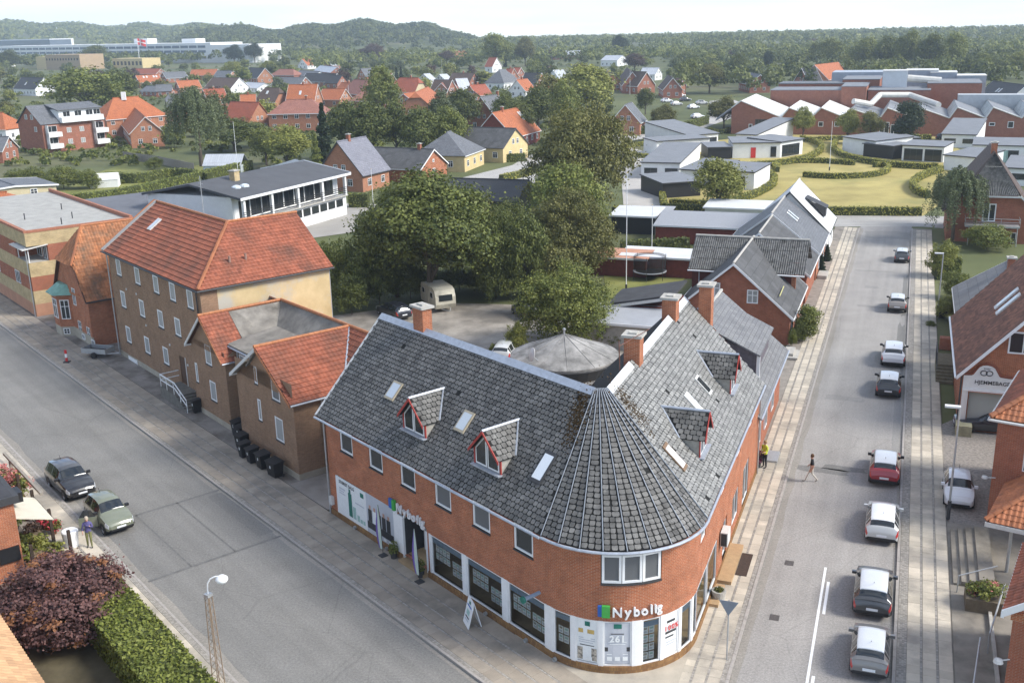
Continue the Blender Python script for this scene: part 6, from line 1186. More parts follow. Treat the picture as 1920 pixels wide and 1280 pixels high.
k=MB(FB); k.lathe([(.001,2.52),(.16,2.46),(.2,2.34),(.001,2.25)],12,0,(-.3,.3)); k.tube((-.3,.3,2.4),(.05,-.1,2.4),.03); k.build('wall_lamp',offwhite,bl)
# gable house with mansard half hip and balcony behind the weeping tree
FM=lambda p:F2((p[0]+12,p[1]+.4,p[2]-.85))
mh=thing('balcony_house','brick house with tall dark corrugated half hip, white door and steel balcony','house',F2((146,-10.6,0)),RZ2)
k=MB(FM); k.face([(128,-5.5,-.05),(128,-5.5,5.3),(128,-8,7.2),(128,-12.6,7.2),(128,-15,5.3),(128,-15,-.05)]); k.face([(128,-5.5,-.05),(140,-5.5,-.05),(140,-5.5,5.3),(128,-5.5,5.3)][::-1]); k.face([(128,-15,-.05),(140,-15,-.05),(140,-15,5.3),(128,-15,5.3)]); k.build('wall',brickR,mh)
corrugate('half_hip',FM,(127.4,-7.2,6.8),(127.4,-13.4,6.8),(131,-10.4,11.6),(131,-10.2,11.6),.22,.035,cw,mh)
k=MB(FM); roof_slab(k,[(127.6,-4.8,4.6),(141,-4.8,4.6),(141,-10.3,11.7),(131,-10.3,11.7),(127.6,-7.1,6.9)]); roof_slab(k,[(127.6,-15.7,4.6),(141,-15.7,4.6),(141,-10.3,11.7),(131,-10.3,11.7),(127.6,-13.5,6.9)]); k.build('roof',brownR,mh); chimney(FM,132.5,-10.3,10.8,12.6,.7,.7,mh)
k=MB(FM); k.box(127.3,127.5,-13.6,-7.0,6.55,6.75); k.slab([(127.5,-13.5,6.9),(127.5,-15.8,4.5),(127.5,-15.8,4.2),(127.5,-13.5,6.6)],.1); k.build('bargeboard',offwhite,mh)
window(mh,FM,(127.98,-10.2,3.5),math.pi,1.5,2.2,2,1,white,glass,.14,name='door'); window(mh,FM,(127.98,-13.2,.9),math.pi,.6,1.3,1,1,white,glass)
k=MB(FM); k.box(125.8,127.9,-13.6,-7.5,3.1,3.3); bc=k.build('balcony',galv,mh); k=MB(FM)
for z in (3.8,4.2): k.path([(127.9,-7.5,z),(125.8,-7.5,z),(125.8,-13.6,z),(127.9,-13.6,z)],.03,5)
for m in (-7.5,-9.5,-11.5,-13.6): k.tube((125.8,m,3.2),(125.8,m,4.2),.03,5)
k.build('railing',galv,bc)
for m in (-8,-13.4): k=MB(FM); k.tube((126,m,0),(126,m,3.1),.06); k.build('post',galv,mh)
# ---------------------------------------------------------------- white villas round the lawn
def mono(parent,A,B,depth,zf,zb,wall,roof,name='block',ov=.35,wins=(),edge=dark):
    a,c=np.array(G(*A)[:2]),np.array(G(*B)[:2]); d=c-a; L_=float(np.hypot(*d)); rz=math.atan2(d[1],d[0]); fr=FR(a,rz)
    k=MB(fr); k.face([(0,0,-.02),(L_,0,-.02),(L_,0,zf),(0,0,zf)]); k.face([(L_,depth,-.02),(0,depth,-.02),(0,depth,zb),(L_,depth,zb)]); k.face([(L_,0,-.02),(L_,depth,-.02),(L_,depth,zb),(L_,0,zf)]); k.face([(0,depth,-.02),(0,0,-.02),(0,0,zf),(0,depth,zb)]); k.build('wall',wall,parent)
    s=(zb-zf)/depth; k=MB(fr); k.slab([(-.2,-ov,zf-ov*s+.12),(L_+.2,-ov,zf-ov*s+.12),(L_+.2,depth+.2,zb+.2*s+.12),(-.2,depth+.2,zb+.2*s+.12)],.2,0,1); k.build('roof',[roof,edge],parent)
    for (u0,u1_,z0,z1,cols) in wins: window(parent,fr,((u0+u1_)/2*L_,-.01,z0),-math.pi/2,(u1_-u0)*L_,z1-z0,cols,1,dark,glass,.07,.05)
    return fr,L_
villaR=M('villa_roof_felt',(.2,.21,.225),.75,.1,.5); 
def villa(label,blocks):
    g=G(*blocks[0][0]); t=thing('villa',label,'house',(g[0],g[1],0),0,'white villas round the lawn')
    for A,B,dp,zf,zb,wl,wins in blocks: mono(t,A,B,dp,zf,zb,wl,villaR,wins=wins)
    return t
W2=[(.08,.42,.9,1.9,2),(.62,.95,.9,1.9,2)]
villa('white villa with ribbed mono-pitch roof, farthest left of the lawn',[((1291,277),(1346,272),17,2.7,4.6,wht,W2),((1231,291),(1330,284),6,2.9,3.1,wht,[(.05,.5,.3,2.2,3)]),((1327,299),(1370,298),8,2.4,2.6,black,())])
villa('white villa with black carport, nearest left of the lawn',[((1202,334),(1274,336),19,2.9,4.4,wht,W2),((1348,353),(1413,357),8,3.0,3.5,wht,[(.35,.75,.1,2.2,1)]),((1275,345),(1340,350),9,2.6,3.4,wht,()),((1242,372),(1313,367),9,2.4,2.7,black,())])
v3=villa('white villa with red door left of the flagpole',[((1380,275),(1418,277),20,2.8,4.8,wht,[(.1,.8,1,2,2)]),((1373,297),(1462,296),9,3.1,3.4,wht,[(.8,.92,.2,2.3,1)]),((1462,296),(1504,289),8,3.2,3.6,wht,[(.08,.85,.1,2.5,3)])])
a=G(1373,297);c_=G(1462,296); rz_=math.atan2(c_[1]-a[1],c_[0]-a[0]); fr=FR(a[:2],rz_); window(v3,fr,(4.2,-.02,.05),-math.pi/2,1.0,2.1,1,1,redp,redp,.1,.05,name='door')
villa('white villa with black porch right of the flagpole',[((1579,285),(1640,295),9,3.2,3.6,wht,()),((1618,293),(1674,299),5,2.6,2.8,black,()),((1690,301),(1768,305),7,3.0,3.3,wht,[(.05,.5,.1,2.4,3),(.55,.95,.1,2.4,2)]),((1672,285),(1722,283),6,2.7,2.8,black,())])
villa('white villa with grey roof in front of the factory wall',[((1764,276),(1828,278),18,2.8,4.6,wht,W2),((1822,303),(1930,306),8,3.2,3.8,wht,[(.5,.8,.1,2.3,3)])])
v7=villa('white villa half hidden behind the corrugated half hip',[((1768,318),(1830,324),9,2.7,3.2,wht,()),((1880,347),(1940,350),9,2.9,3.8,wht,[(.1,.7,1,2,2)])])
a=G(1822,303);c_=G(1930,306); rz_=math.atan2(c_[1]-a[1],c_[0]-a[0]); fr=FR(a[:2],rz_); window(v7,fr,(5.6,-.02,.05),-math.pi/2,1.2,2.2,1,1,teal,teal,.1,.05,name='door')
# ---------------------------------------------------------------- leaves, hedges, trees
def leafcloud(P,N_,size,jit=.6,flat=.0):
    """quads at points P roughly facing N_"""
    n=len(P); a=rng.normal(size=(n,3))*jit+N_; a/=np.linalg.norm(a,axis=1)[:,None]
    t_=rng.normal(size=(n,3)); u_=np.cross(a,t_); u_/=np.linalg.norm(u_,axis=1)[:,None]; v_=np.cross(a,u_); s=size*rng.uniform(.55,1.25,(n,1)); u_=u_*s; v_=v_*s*rng.uniform(.5,.9,(n,1))
    V=np.stack([P-u_,P-v_*.9+u_*.1,P+u_,P+v_],1).reshape(-1,3); return V
def leafmesh(name,P,N_,size,mat,rnd,jit=.6):
    V=leafcloud(P,N_,size,jit); n=len(P); return np_mesh(name,V,np.full(n,4),np.arange(4*n),mat,rnd)
lf_dark=LEAF('leaf_dark_green',(.042,.062,.015),(.185,.205,.05)); lf_mid=LEAF('leaf_mid_green',(.068,.096,.02),(.26,.275,.065)); lf_yel=LEAF('leaf_yellow_green',(.12,.14,.028),(.34,.34,.085)); lf_oliv=LEAF('leaf_olive_brown',(.07,.078,.02),(.25,.235,.07)); lf_cop=LEAF('leaf_copper',(.045,.028,.022),(.14,.085,.06)); lf_grey=LEAF('leaf_silver_green',(.06,.08,.035),(.2,.23,.11)); lf_con=LEAF('needle_green',(.015,.028,.013),(.05,.075,.03)); lf_hedge=LEAF('hedge_leaf',(.1,.13,.025),(.27,.29,.07)); lf_hy=LEAF('yellow_hedge_leaf',(.17,.18,.03),(.5,.46,.1)); lf_prune=LEAF('purple_plum_leaf',(.07,.036,.036),(.24,.125,.11)); lf_rust=LEAF('rust_leaf',(.22,.09,.04),(.36,.17,.08)); lf_pink=LEAF('pink_flower',(.55,.16,.15),(.7,.35,.3)); lf_red=LEAF('red_flower',(.5,.04,.06),(.65,.1,.12))
bark=M('bark',(.1,.08,.06),.95,.3,6,.5,20); hcore=M('hedge_core',(.06,.07,.02),1,.3,2)
def hedge(label,px,wd,h,mat=lf_hedge,leaf=.14,dens=40,group='clipped hedges',pts=None,z0=0):
    P=[np.array(p) for p in pts] if pts is not None else [np.array(G(*p)[:2]) for p in px]
    # smooth
    for _ in range(2 if len(P)>2 else 0):
        Q=[P[0]]
        for a,c in zip(P[:-1],P[1:]): Q+=[a*.75+c*.25,a*.25+c*.75]
        P=Q+[P[-1]]
    t=thing('hedge',label,'hedge',(*P[0],z0),0,group); k=MB(); T=[]
    for i in range(len(P)):
        d=P[min(i+1,len(P)-1)]-P[max(i-1,0)]; d/=np.hypot(*d); T.append(np.array([-d[1],d[0]]))
    w_=wd/2-.06
    for i in range(len(P)-1):
        a,b_=P[i],P[i+1]; na,nb=T[i]*w_,T[i+1]*w_; q=[(*(a-na),),(*(b_-nb),),(*(b_+nb),),(*(a+na),)]
        for z in (z0,h+z0-.06): pass
        zt=z0+h-.07; A=[(*p,z0) for p in q]; B=[(*p,zt) for p in q]
        k.face(B); k.face([A[0],A[1],B[1],B[0]]); k.face([A[2],A[3],B[3],B[2]])
        if i==0: k.face([A[3],A[0],B[0],B[3]])
        if i==len(P)-2: k.face([A[1],A[2],B[2],B[1]])
    k.build('core',hcore,t)
    PP=[];NN=[]
    for i in range(len(P)-1):
        a,b_=P[i],P[i+1]; L_=float(np.hypot(*(b_-a))); n=int(L_*(wd+2*h)*dens)
        u=rng.random(n); base=a[None]*(1-u[:,None])+b_[None]*u[:,None]; tn=T[i][None]*(1-u[:,None])+T[i+1][None]*u[:,None]
        w0=rng.random(n)*(wd+2*h); top=(w0>h)&(w0<h+wd); left=w0<=h
        off=np.where(left,-wd/2,np.where(top,w0-h-wd/2,wd/2)); z=np.where(left,w0,np.where(top,h,w0-h-wd))
        off=off+rng.normal(0,.03,n); z=z+rng.normal(0,.04,n)
        PP.append(np.column_stack([base+tn*off[:,None],z+z0])); nn=np.zeros((n,3)); nn[top,2]=1; nn[left,:2]=-tn[left]; nn[~(top|left),:2]=tn[~(top|left)]; NN.append(nn)
    PP=np.concatenate(PP);NN=np.concatenate(NN); PP=PP-np.array([*P[0],z0]); add('foliage',leafmesh('foliage',PP,NN,leaf,mat,np.clip(rng.normal(.5,.25,len(PP)),0,1),.5),t); return t
HD=16
hedge('long straight hedge along the front of the round lawn',[(1390,401),(1560,403),(1727,404)],1.0,1.2,lf_hy,.16,HD); hedge('straight hedge left of the birch before the lawn',[(1248,398),(1330,400),(1385,401)],1.0,1.3,lf_hy,.16,HD); hedge('short yellow hedge on the left end of the lawn front',[(1246,396),(1241,372)],.9,1.2,lf_hy,.16,HD)
hedge('curved hedge round the nearest white villa',[(1256,386),(1330,390),(1400,376),(1440,358),(1456,343),(1443,329),(1415,322)],.9,1.1,lf_hy,.16,HD); hedge('curved hedge round the villa with the red door',[(1350,315),(1420,314),(1490,307),(1530,294),(1544,280),(1530,269),(1502,263)],.9,1.1,lf_hy,.17,HD)
hedge('upper arc of the ring hedge round the flagpole',[(1458,323),(1449,314),(1470,307),(1520,305),(1565,307),(1602,310)],.8,1.0,lf_hy,.16,HD); hedge('lower arc of the ring hedge round the flagpole',[(1506,332),(1560,336),(1620,334),(1655,329),(1669,320),(1660,312),(1638,314)],.8,1.0,lf_hy,.16,HD)
hedge('curved hedge before the villa with the black porch',[(1568,268),(1559,282),(1580,296),(1620,306),(1665,312)],.9,1.1,lf_hy,.17,HD); hedge('straight hedge below the glazed villa wing',[(1670,313),(1720,317),(1758,318)],.9,1.1,lf_hy,.17,HD); hedge('curved hedge beside the weeping birch',[(1765,322),(1728,334),(1707,350),(1718,364),(1740,372)],.9,1.2,lf_hy,.16,HD)
hedge('small curved hedge by the farthest villa',[(1230,297),(1195,296),(1170,287),(1175,277),(1215,272)],.9,.9,lf_hy,.17,HD); hedge('low hedge at the back of the lawn by the factory',[(1500,266),(1545,264),(1592,262)],.8,1.0,lf_hy,.2,12); hedge('clipped hedge on the drive left of the villas',[(1150,408),(1182,405)],1.0,1.6,lf_hy,.16,HD)
hedge('tall hedge behind the small brick house by the villas',[(1198,252),(1240,248),(1290,243),(1325,232)],1.4,2.0,lf_hedge,.22,10); hedge('low round hedge under the tree by the factory',[(1330,246),(1350,252),(1372,246)],1,.9,lf_hy,.2,12)
hedge('long hedge climbing past the greenhouse',[(80,392),(160,385),(240,374),(330,352),(420,331),(470,318)],1.4,2.0,lf_hedge,.2,12); hedge('hedge behind the greenhouse',[(200,340),(260,345),(330,330),(395,342)],1.3,1.8,lf_hedge,.22,10); hedge('dense hedge beside the white hall',[(656,388),(692,388)],1.4,2.1,lf_mid,.2,14); hedge('yellow hedge by the pale road behind the black roof',[(940,340),(975,333),(1010,322)],1.2,1.2,lf_hy,.2,12); hedge('hedge before the yellow gabled house',[(905,302),(940,304),(985,302)],1.2,1.6,lf_mid,.2,12)
hedge('hedges along the factory car park',[(1745,262),(1700,263),(1665,262)],1,1.2,lf_hy,.2,12)
hedge('dark garden hedge behind the red shed',[(1165,478),(1230,474),(1290,470)],1.2,1.7,lf_dark,.2,14)
# ---------------------------------------------------------------- white hall and its long roof
wh=thing('white_hall','white two storey hall with low grey roof, balcony and dark glazing','building',G(575,425)); a=np.array(G(575,425)[:2]); c_=np.array(G(652,402)[:2]); d=(c_-a); rz_=math.atan2(d[1],d[0]); fr=FR(a,rz_); L_=float(np.hypot(*d))
X0=-14.0; D_=16.; Z1=7.2
k=MB(fr); k.box(X0,L_,1.5,D_,-.05,6.3); k.box(X0,L_,.1,1.6,-.05,3.1); k.face([(L_,1.5,6.3),(L_,D_,6.3),(L_,D_/2+1,8.2)]); k.build('wall',wht,wh)
k=MB(fr); roof_slab(k,[(X0-.6,-.5,6.35),(L_+.8,-.5,6.35),(L_+.8,D_/2,7.9),(X0-.6,D_/2,7.9)],.3); roof_slab(k,[(X0-.6,D_+.5,6.35),(L_+.8,D_+.5,6.35),(L_+.8,D_/2,7.9),(X0-.6,D_/2,7.9)],.3); k.build('roof',M('hall_roof_felt',(.085,.088,.095),.8,.12,.5),wh)
for y0,y1,z0,z1 in ((-.5,D_/2,6.1,7.65),(D_/2,D_+.5,7.65,6.1)): k=MB(fr); k.slab([(L_+.85,y0,z0),(L_+.85,y1,z1),(L_+.85,y1,z1+.35),(L_+.85,y0,z0+.35)],.1); k.build('bargeboard',white,wh)
k=MB(fr); k.box(X0-.6,L_+.8,-.58,-.5,6.0,6.35); k.build('fascia',white,wh)
for x in np.linspace(X0+.4,L_-.4,5): k=MB(fr); k.box(x-.2,x+.2,-.3,.1,3.0,6.05); k.build('pillar',white,wh)
n=9
for i in range(n):
    x=X0+1.2+(L_-X0-2.4)*(i+.5)/n; window(wh,fr,(x,1.49,3.3),-math.pi/2,(L_-X0)/n*.8,2.3,2,1,dark,glass,.1,.05)
for i in range(11):
    x=X0+.8+(L_-X0-1.6)*(i+.5)/11; window(wh,fr,(x,.08,1.5),-math.pi/2,(L_-X0)/11*.75,1.1,1,1,dark,glass,.08,.05)
k=MB(fr); 
for z in (3.4,3.7,4.0,4.25): k.box(X0,L_,-.3,-.24,z,z+.1)
k.build('balcony_rail',black,wh); k=MB(fr); k.box(X0,L_,-.35,.1,2.95,3.1); k.build('balcony_floor',concrete,wh); chimney(fr,-7.5,6,7,8.8,1.1,.9,wh,brickY)
for x,y in ((-10.5,3.4),(-9.0,3.2)): k=MB(fr); k.lathe([(.7,6.95),(.62,7.2),(.3,7.35),(.001,7.4)],10,0,(x,y)); k.build('roof_dome',skyl,wh)
lo_=thing('long_hall','long low hall with wide dark grey roof behind the apartment house','building',G(300,420)); A=np.array(G(205,440,3.2)[:2]); B=np.array(G(472,408,3.2)[:2]); C=np.array(G(390,346,5)[:2]); E_=np.array(G(113,379,5)[:2])
k=MB(); P=[(*A,3.2),(*B,3.2),(*C,5.0),(*E_,5.0)]; roof_slab(k,P,.3); k.build('roof',M('long_hall_felt',(.13,.135,.15),.75,.15,.3),lo_); k=MB(); k.face([(*A,-.05),(*B,-.05),(*B,3.1),(*A,3.1)]); k.face([(*B,-.05),(*C,-.05),(*C,4.8),(*B,3.1)]); k.build('wall',wht,lo_)
# small things left
gh=thing('greenhouse','white plastic greenhouse with pointed roof in the left garden','greenhouse',G(197,350)); g=G(197,350); fr=FR(g[:2],Rd(12)); k=MB(fr); 
k.face([(-2.6,-1.5,0),(2.6,-1.5,0),(2.6,-1.5,1.5),(-2.6,-1.5,1.5)]); k.face([(2.6,-1.5,0),(2.6,1.5,0),(2.6,1.5,1.5),(2.6,0,2.5),(2.6,-1.5,1.5)]); k.face([(-2.6,1.5,0),(-2.6,-1.5,0),(-2.6,-1.5,1.5),(-2.6,0,2.5),(-2.6,1.5,1.5)]); k.face([(2.6,1.5,0),(-2.6,1.5,0),(-2.6,1.5,1.5),(2.6,1.5,1.5)]); k.build('wall',wht,gh); k=MB(fr); roof_slab(k,[(-2.7,-1.6,1.45),(2.7,-1.6,1.45),(2.7,0,2.55),(-2.7,0,2.55)],.05); roof_slab(k,[(-2.7,1.6,1.45),(2.7,1.6,1.45),(2.7,0,2.55),(-2.7,0,2.55)],.05); k.build('roof',wht,gh)
gh=thing('greenhouse','glass greenhouse with pale ridge roof beside the tall flagpole','greenhouse',G(408,318)); g=G(425,322); fr=FR(g[:2],Rd(-8)); k=MB(fr); k.box(-4,4,-2.2,2.2,0,1.6); k.build('wall',M('pale_glazing',(.5,.55,.58),.25,.1,2),gh); k=MB(fr); roof_slab(k,[(-4.1,-2.4,1.5),(4.1,-2.4,1.5),(4.1,0,3.6),(-4.1,0,3.6)],.06); roof_slab(k,[(-4.1,2.4,1.5),(4.1,2.4,1.5),(4.1,0,3.6),(-4.1,0,3.6)],.06); k.build('roof',lightR,gh)
house('cream flat-roofed house with white conservatory at left edge',G(20,408)[:2],RZ1,11,12,5.2,5.6,cream,greyR,wins='auto',barge=white,storeys=2); shed('white conservatory by the cream house',(72,388),4,3,2.4,2.8,wht,white,RZ1,'conservatory')
byridge('house with orange hipped roof at far left behind the flats',(-30,362),(8,360),7.0,9,4.6,wht,orgR,'hip',chim=None)
fp=thing('garden_fence','grey wooden board fence between the left gardens','fence',G(262,304)); 
pf=[np.array(G(*p)[:2]) for p in ((232,298),(300,308),(365,322))]
for a,c_ in zip(pf[:-1],pf[1:]):
    n=int(np.hypot(*(c_-a))/.8); d=(c_-a)/np.hypot(*(c_-a))
    for i in range(n): p=a+(c_-a)*i/n; fr=FR(p,math.atan2(d[1],d[0])); k=MB(fr); k.box(0,.76,-.03,.03,0,1.7+random.uniform(-.04,.04)); k.build('board',wood,fp)
# ---------------------------------------------------------------- background houses, placed by their ridges
H=byridge
H('white gabled house with charcoal roof behind the dense tree',(40,145),(82,146),8.5,10,3.4,wht,darkR,sky=[(-2,-3.5,.9,1.2)],barge=white)
H('brick house with bright orange roof and four skylights',(254,142),(298,140),6.5,9,3,brickF,orgR,sky=[(-2.5,-1.8,.9,1.2),(-.8,-1.8,.9,1.2),(3,-1.8,.9,1.2),(4.5,-1.8,.9,1.2)])
H('long salmon roofed house behind the skylight house',(247,129),(302,129),6.,9,3,brickF,redR,barge=offwhite); H('dark brick house with grey roof and low gable',(304,136),(346,134),6,9,2.8,brickF,greyR)
H('long house with salmon roof left of the dark gable',(359,131),(408,130),6.2,8,3,brickF,orgR,barge=offwhite); H('grey roofed house joined to the salmon roof',(407,133),(437,133),6.2,8,3,brickO,greyR)
H('brown roofed house with broad white gable',(398,146),(449,146),7,13,2.6,wht,brownR); H('dark roofed house with tall brick gable and bright window',(467,127),(497,128),8.2,10,3.2,brickO,darkR); H('house with faded salmon hipped roof behind the poles',(524,130),(550,130),6.5,8,3.5,brickF,pinkR,'hip')
H('blue-grey roofed house with small white gable',(518,145),(573,145),6,9,2.8,brickF,greyR); H('long charcoal roofed house behind the orange gable',(574,138),(632,138),6.5,9,2.8,brickF,darkR,barge=white); H('small white house with orange roof before the far trees',(566,111),(583,110),7.5,9,3,wht,orgR); H('grey house with low pale roof near the far trees',(612,115),(629,114),6,9,3,brickF,lightR)
H('large brick house with weathered orange gable roof',(541,159),(596,158),9.0,10,3.6,brickO,orgR,sky=[(-.5,-3.2,.8,1.2)],chim=0); H('house with dark brown hipped roof and white eaves',(497,165),(523,165),8,9.5,3.6,brickO,brownR,'half',sky=[(-1,-2.2,.8,1.1)])
H('brick house with bright red roof, shed dormer and gable windows',(432,191),(486,192),8.2,10,3.0,brickO,redR,barge=None,chim=None); H('pink brick house with two storey hipped front',(538,187),(584,186),8.6,9.5,5.2,brickO,pinkR,'hip',storeys=2,chim=2); H('low orange roofed brick house beside the dark trees',(605,167),(648,167),6.4,8.5,3,brickO,orgR,barge=offwhite)
H('house with faded red half-hipped roof behind the spruce',(664,149),(690,150),8.5,10,3.6,brickF,pinkR,'half'); H('lower faded red hipped roof before the spruce',(683,170),(708,170),6.5,9,3.4,brickF,pinkR,'hip'); H('house with red half-hipped roof and cream gable',(749,146),(784,146),8.5,9.5,3.5,cream,redR,'half',chim=1)
H('house with orange half-hipped front gable',(779,173),(803,163),7.6,9,3.6,brickO,orgR,'half'); H('brown roofed house left of the pale roof',(814,150),(848,150),7.5,9,3,brickF,brownR); H('small salmon gable in front of the brown roof',(827,156),(846,151),6.5,7,3,brickO,pinkR); H('house with pale metal roof and brick gable',(854,148),(876,147),7,8,3,brickF,lightR); H('little white house with pale roof, left of two',(794,139),(806,138),5.5,7,3,wht,lightR); H('little white house with pale roof, right of two',(824,140),(838,139),5.5,7,3,wht,lightR)
H('white house with red gable before the tall trees',(917,108),(932,108),9,9,3.8,wht,redR); H('house with steep grey pyramid roof',(936,131),(947,130),8.5,10,3.2,wht,greyR,'hip'); H('brick gable house with slate roof and red chimney stack',(901,182),(934,177),9,10,3.0,brickF,greyR,chim=5)
H('red brick house with orange roof and two small dormers',(923,212),(976,201),8.2,10,3,redwood,orgR,chim=-3,sky=[(4.5,-2.6,.7,1.8),(5.6,-2.6,.7,1.8)]); H('small red house before the charcoal roof',(963,127),(977,127),6.5,8,3,brickF,redR); H('charcoal roofed house with pink gable',(984,137),(1016,137),7.5,10,3,brickO,darkR); H('white gabled house with bright orange roof',(968,150),(989,148),7,8,3,wht,orgR,chim=0); H('pale roofed house behind the big brown tree',(1037,132),(1056,131),6.5,9,3,wht,lightR)
H('brick house with brown roof and front gable by flagpole',(1184,134),(1213,135),8.5,9,3.4,brickF,brownR,sky=[(-2,-2.4,1,1.2)]); H('brick gable facing the gardens, joined to the brown roof',(1175,127),(1186,135),8.5,8,3.4,brickF,brownR); H('brick house with steep front gable by the car park',(1252,141),(1262,146),7.5,7,3.4,brickF,brownR); H('long low wing of the brick house by the car park',(1264,147),(1282,147),6.5,8,3.2,brickF,brownR)
H('narrow brick house with grey roof and two gable windows',(1173,196),(1184,192),7.6,7.5,3.4,brickO,greyR,L=8,chim=None)
H('brick house with lilac-grey slate roof and white windows',(631,266),(686,256),8.6,9.4,3.2,brickO,TL('lilac_slate_roof',(.22,.22,.25),(.18,.18,.21),.6,.35,.15,.6,0),chim=-1,barge=dark,storeys=1); H('long low house with weathered dark roof and red gable end',(702,276),(814,280),5.6,9.5,2.6,brickN,eternit,chim=3.5,wins=[('R',0,.9,1,1.2),('R',0,3.2,.6,.6)])
H('yellow house with grey hipped roof and white hips',(838,248),(845,246),7.2,10.5,3.4,ylw,greyR,'hip',storeys=1,L=12); H('long dark roofed house with yellow gable',(849,237),(968,241),6.6,10,3.2,ylw,eternit,barge=None)
H('barn with black ribbed roof behind the big trees',(840,334),(993,338),4.6,12,2.4,black,TL('black_ribbed_roof',(.035,.037,.042),(.03,.032,.036),3,.35,.12,.5,0),wins=[],barge=None)
H('house with orange half hip behind the green street tree',(716+40,176),(782,172),6.,8,3,brickO,orgR); H('grey roofed brick house left of the weeping tree',(316,177),(340,176),8,9,4.4,brickO,greyR,'half',storeys=1); H('low faded house behind the weeping tree',(300,212),(330,210),5,8,2.6,brickO,pinkR)
H('house with orange roof at the left edge',(-12,211),(4,211),7.5,9,3.5,wht,orgR,'hip'); H('brick house with grey tiled roof at the left edge',(-25,257),(17,256),5.6,8,2.9,brickF,greyR,barge=offwhite)
H('long pale-grey block far before the wood',(1027,96),(1088,95),7,12,4,brickF,lightR,barge=None); H('far grey hall with light roof right of the block',(1136,104),(1168,104),7,12,4,wht,lightR,barge=None); H('charcoal roofed house before the far wood by the factory',(1503,128),(1530,127),9,11,4,brickF,darkR); H('large orange roof before the far wood by the factory',(1527,122),(1572,117),9.5,12,4,brickO,orgR); H('small red roof right of the large orange roof',(1622,126),(1638,125),7,9,3,brickO,orgR); H('dark roofed white house at the right edge by the factory',(1862,152),(1925,160),7.5,10,3,wht,darkR,sky=[(-2,-3,.8,1.2),(0,-3,.8,1.2)])
H('brick gable left of the factory roofs',(1404,136),(1426,140),7,8,3.5,brickF,greyR)
EXH=[((292,159),(323,158),5.5,greyR,brickF,'grey roof right of the skylight house'),((463,154),(497,156),4.2,lightR,wht,'pale carport roof below the brick gable'),((562,132),(600,134),5.5,greyR,wht,'grey roof behind the blue-grey house'),((600,123),(632,126),6,lightR,brickF,'pale roof left of the far trees'),((676,129),(696,128),7,greyR,brickO,'grey gable behind the faded red roof'),((618,141),(642,141),6.5,darkR,brickF,'dark roof left of the faded red half hip'),((848,137),(890,137),6.5,brownR,brickF,'long brown roof behind the pale metal roof'),((950,129),(964,129),7,redR,brickF,'red roof beside the grey pyramid'),((767,98),(812,99),7,lightR,cream,'long pale roof before the copper beech'),((848,97),(872,96),7,redR,brickF,'red roofs beneath the far copper beech'),((742,184),(766,184),3.6,darkR,wht,'low dark roof by the orange half hip'),((1131,134),(1150,138),7,brownR,brickF,'brown gable left of the flagpole'),((1205,127),(1236,127),6,lightR,wht,'far pale roof right of the flagpole'),((275,161),(318,162),4.5,greyR,brickF,'low grey roofs below the orange skylights'),((-10,113),(20,113),7,greyR,wht,'white house with grey roof at the far left'),((330,152),(372,150),6.5,orgR,brickO,'orange roof left of the broad white gable'),((380,168),(420,166),6.5,redR,brickF,'red roof behind the weeping tree'),((640,155),(668,156),6.5,orgR,brickO,'orange roof left of the faded hip'),((700,138),(735,138),7,redR,brickF,'red roof left of the cream half hip'),((880,160),(910,158),6.5,redR,brickF,'red roof behind the slate gable'),((1020,150),(1050,149),6.5,orgR,brickO,'orange roof right of the white gable'),((450,178),(480,177),6,orgR,brickO,'orange roof behind the bright red roof'),((720,155),(745,156),6.5,orgR,brickO,'orange roof before the red half hip'),((860,170),(890,172),6,greyR,brickF,'grey roof in front of the red roof')]
for pa,pb,zr_,rf_,wl_,lb in EXH: H('house with '+lb if not lb.startswith('white') else lb,pa,pb,zr_,8.5,min(3,zr_*.5),wl_,rf_,barge=offwhite if rf_ in (orgR,redR) else None,chim=0 if rf_ in(redR,orgR,brownR) else None)
# orange house with front gable, and balcony flats, at the upper left
oh=H('large orange house with hipped roof and white chimney',(212,184),(258,181),10.5,11,5.4,brickO,orgR,'hip',storeys=2,chim=None); g=G(232,183,10.5); k=MB(FR(g[:2],.2)); k.box(-.6,.6,-.5,.5,9.8,12); k.build('chimney',white,oh)
H('gabled front wing of the large orange house',(272,219),(250,200),7.6,8,3.8,brickO,orgR,storeys=1,barge=offwhite)
bf2=thing('balcony_flats','brick flats with grey roof, white balconies and wide roof dormer','building',G(95,315)); A=np.array(G(48,199,11.2)[:2]); B=np.array(G(168,190,11.2)[:2]); d=B-A; rz_=math.atan2(d[1],d[0]); L_=float(np.hypot(*d)); fr=FR(A,rz_); W_2=5.6; ZE_=7.0
house_walls(bf2,fr,.3,L_,-W_2,W_2,ZE_,11.0,brickF); k=MB(fr); roof_slab(k,[(-.1,-W_2-.3,ZE_-.15),(L_+.3,-W_2-.3,ZE_-.15),(L_+.3,0,11.2),(-.1,0,11.2)]); roof_slab(k,[(-.1,W_2+.3,ZE_-.15),(L_+.3,W_2+.3,ZE_-.15),(L_+.3,0,11.2),(-.1,0,11.2)]); k.build('roof',greyR,bf2)
k=MB(fr); k.box(L_*.3,L_*.95,-W_2+.2,0,ZE_+.2,10.0); k.build('dormer_wall',wht,bf2); k=MB(fr); roof_slab(k,[(L_*.27,-W_2-.4,10.0),(L_*.98,-W_2-.4,10.0),(L_*.98,0,11.25),(L_*.27,0,11.25)],.25); k.build('dormer_roof',greyR,bf2); k=MB(fr); k.box(L_*.3,L_*.96,-W_2-1.1,-W_2+.1,ZE_-.1,ZE_+1.2); k.build('roof_balcony',wht,bf2)
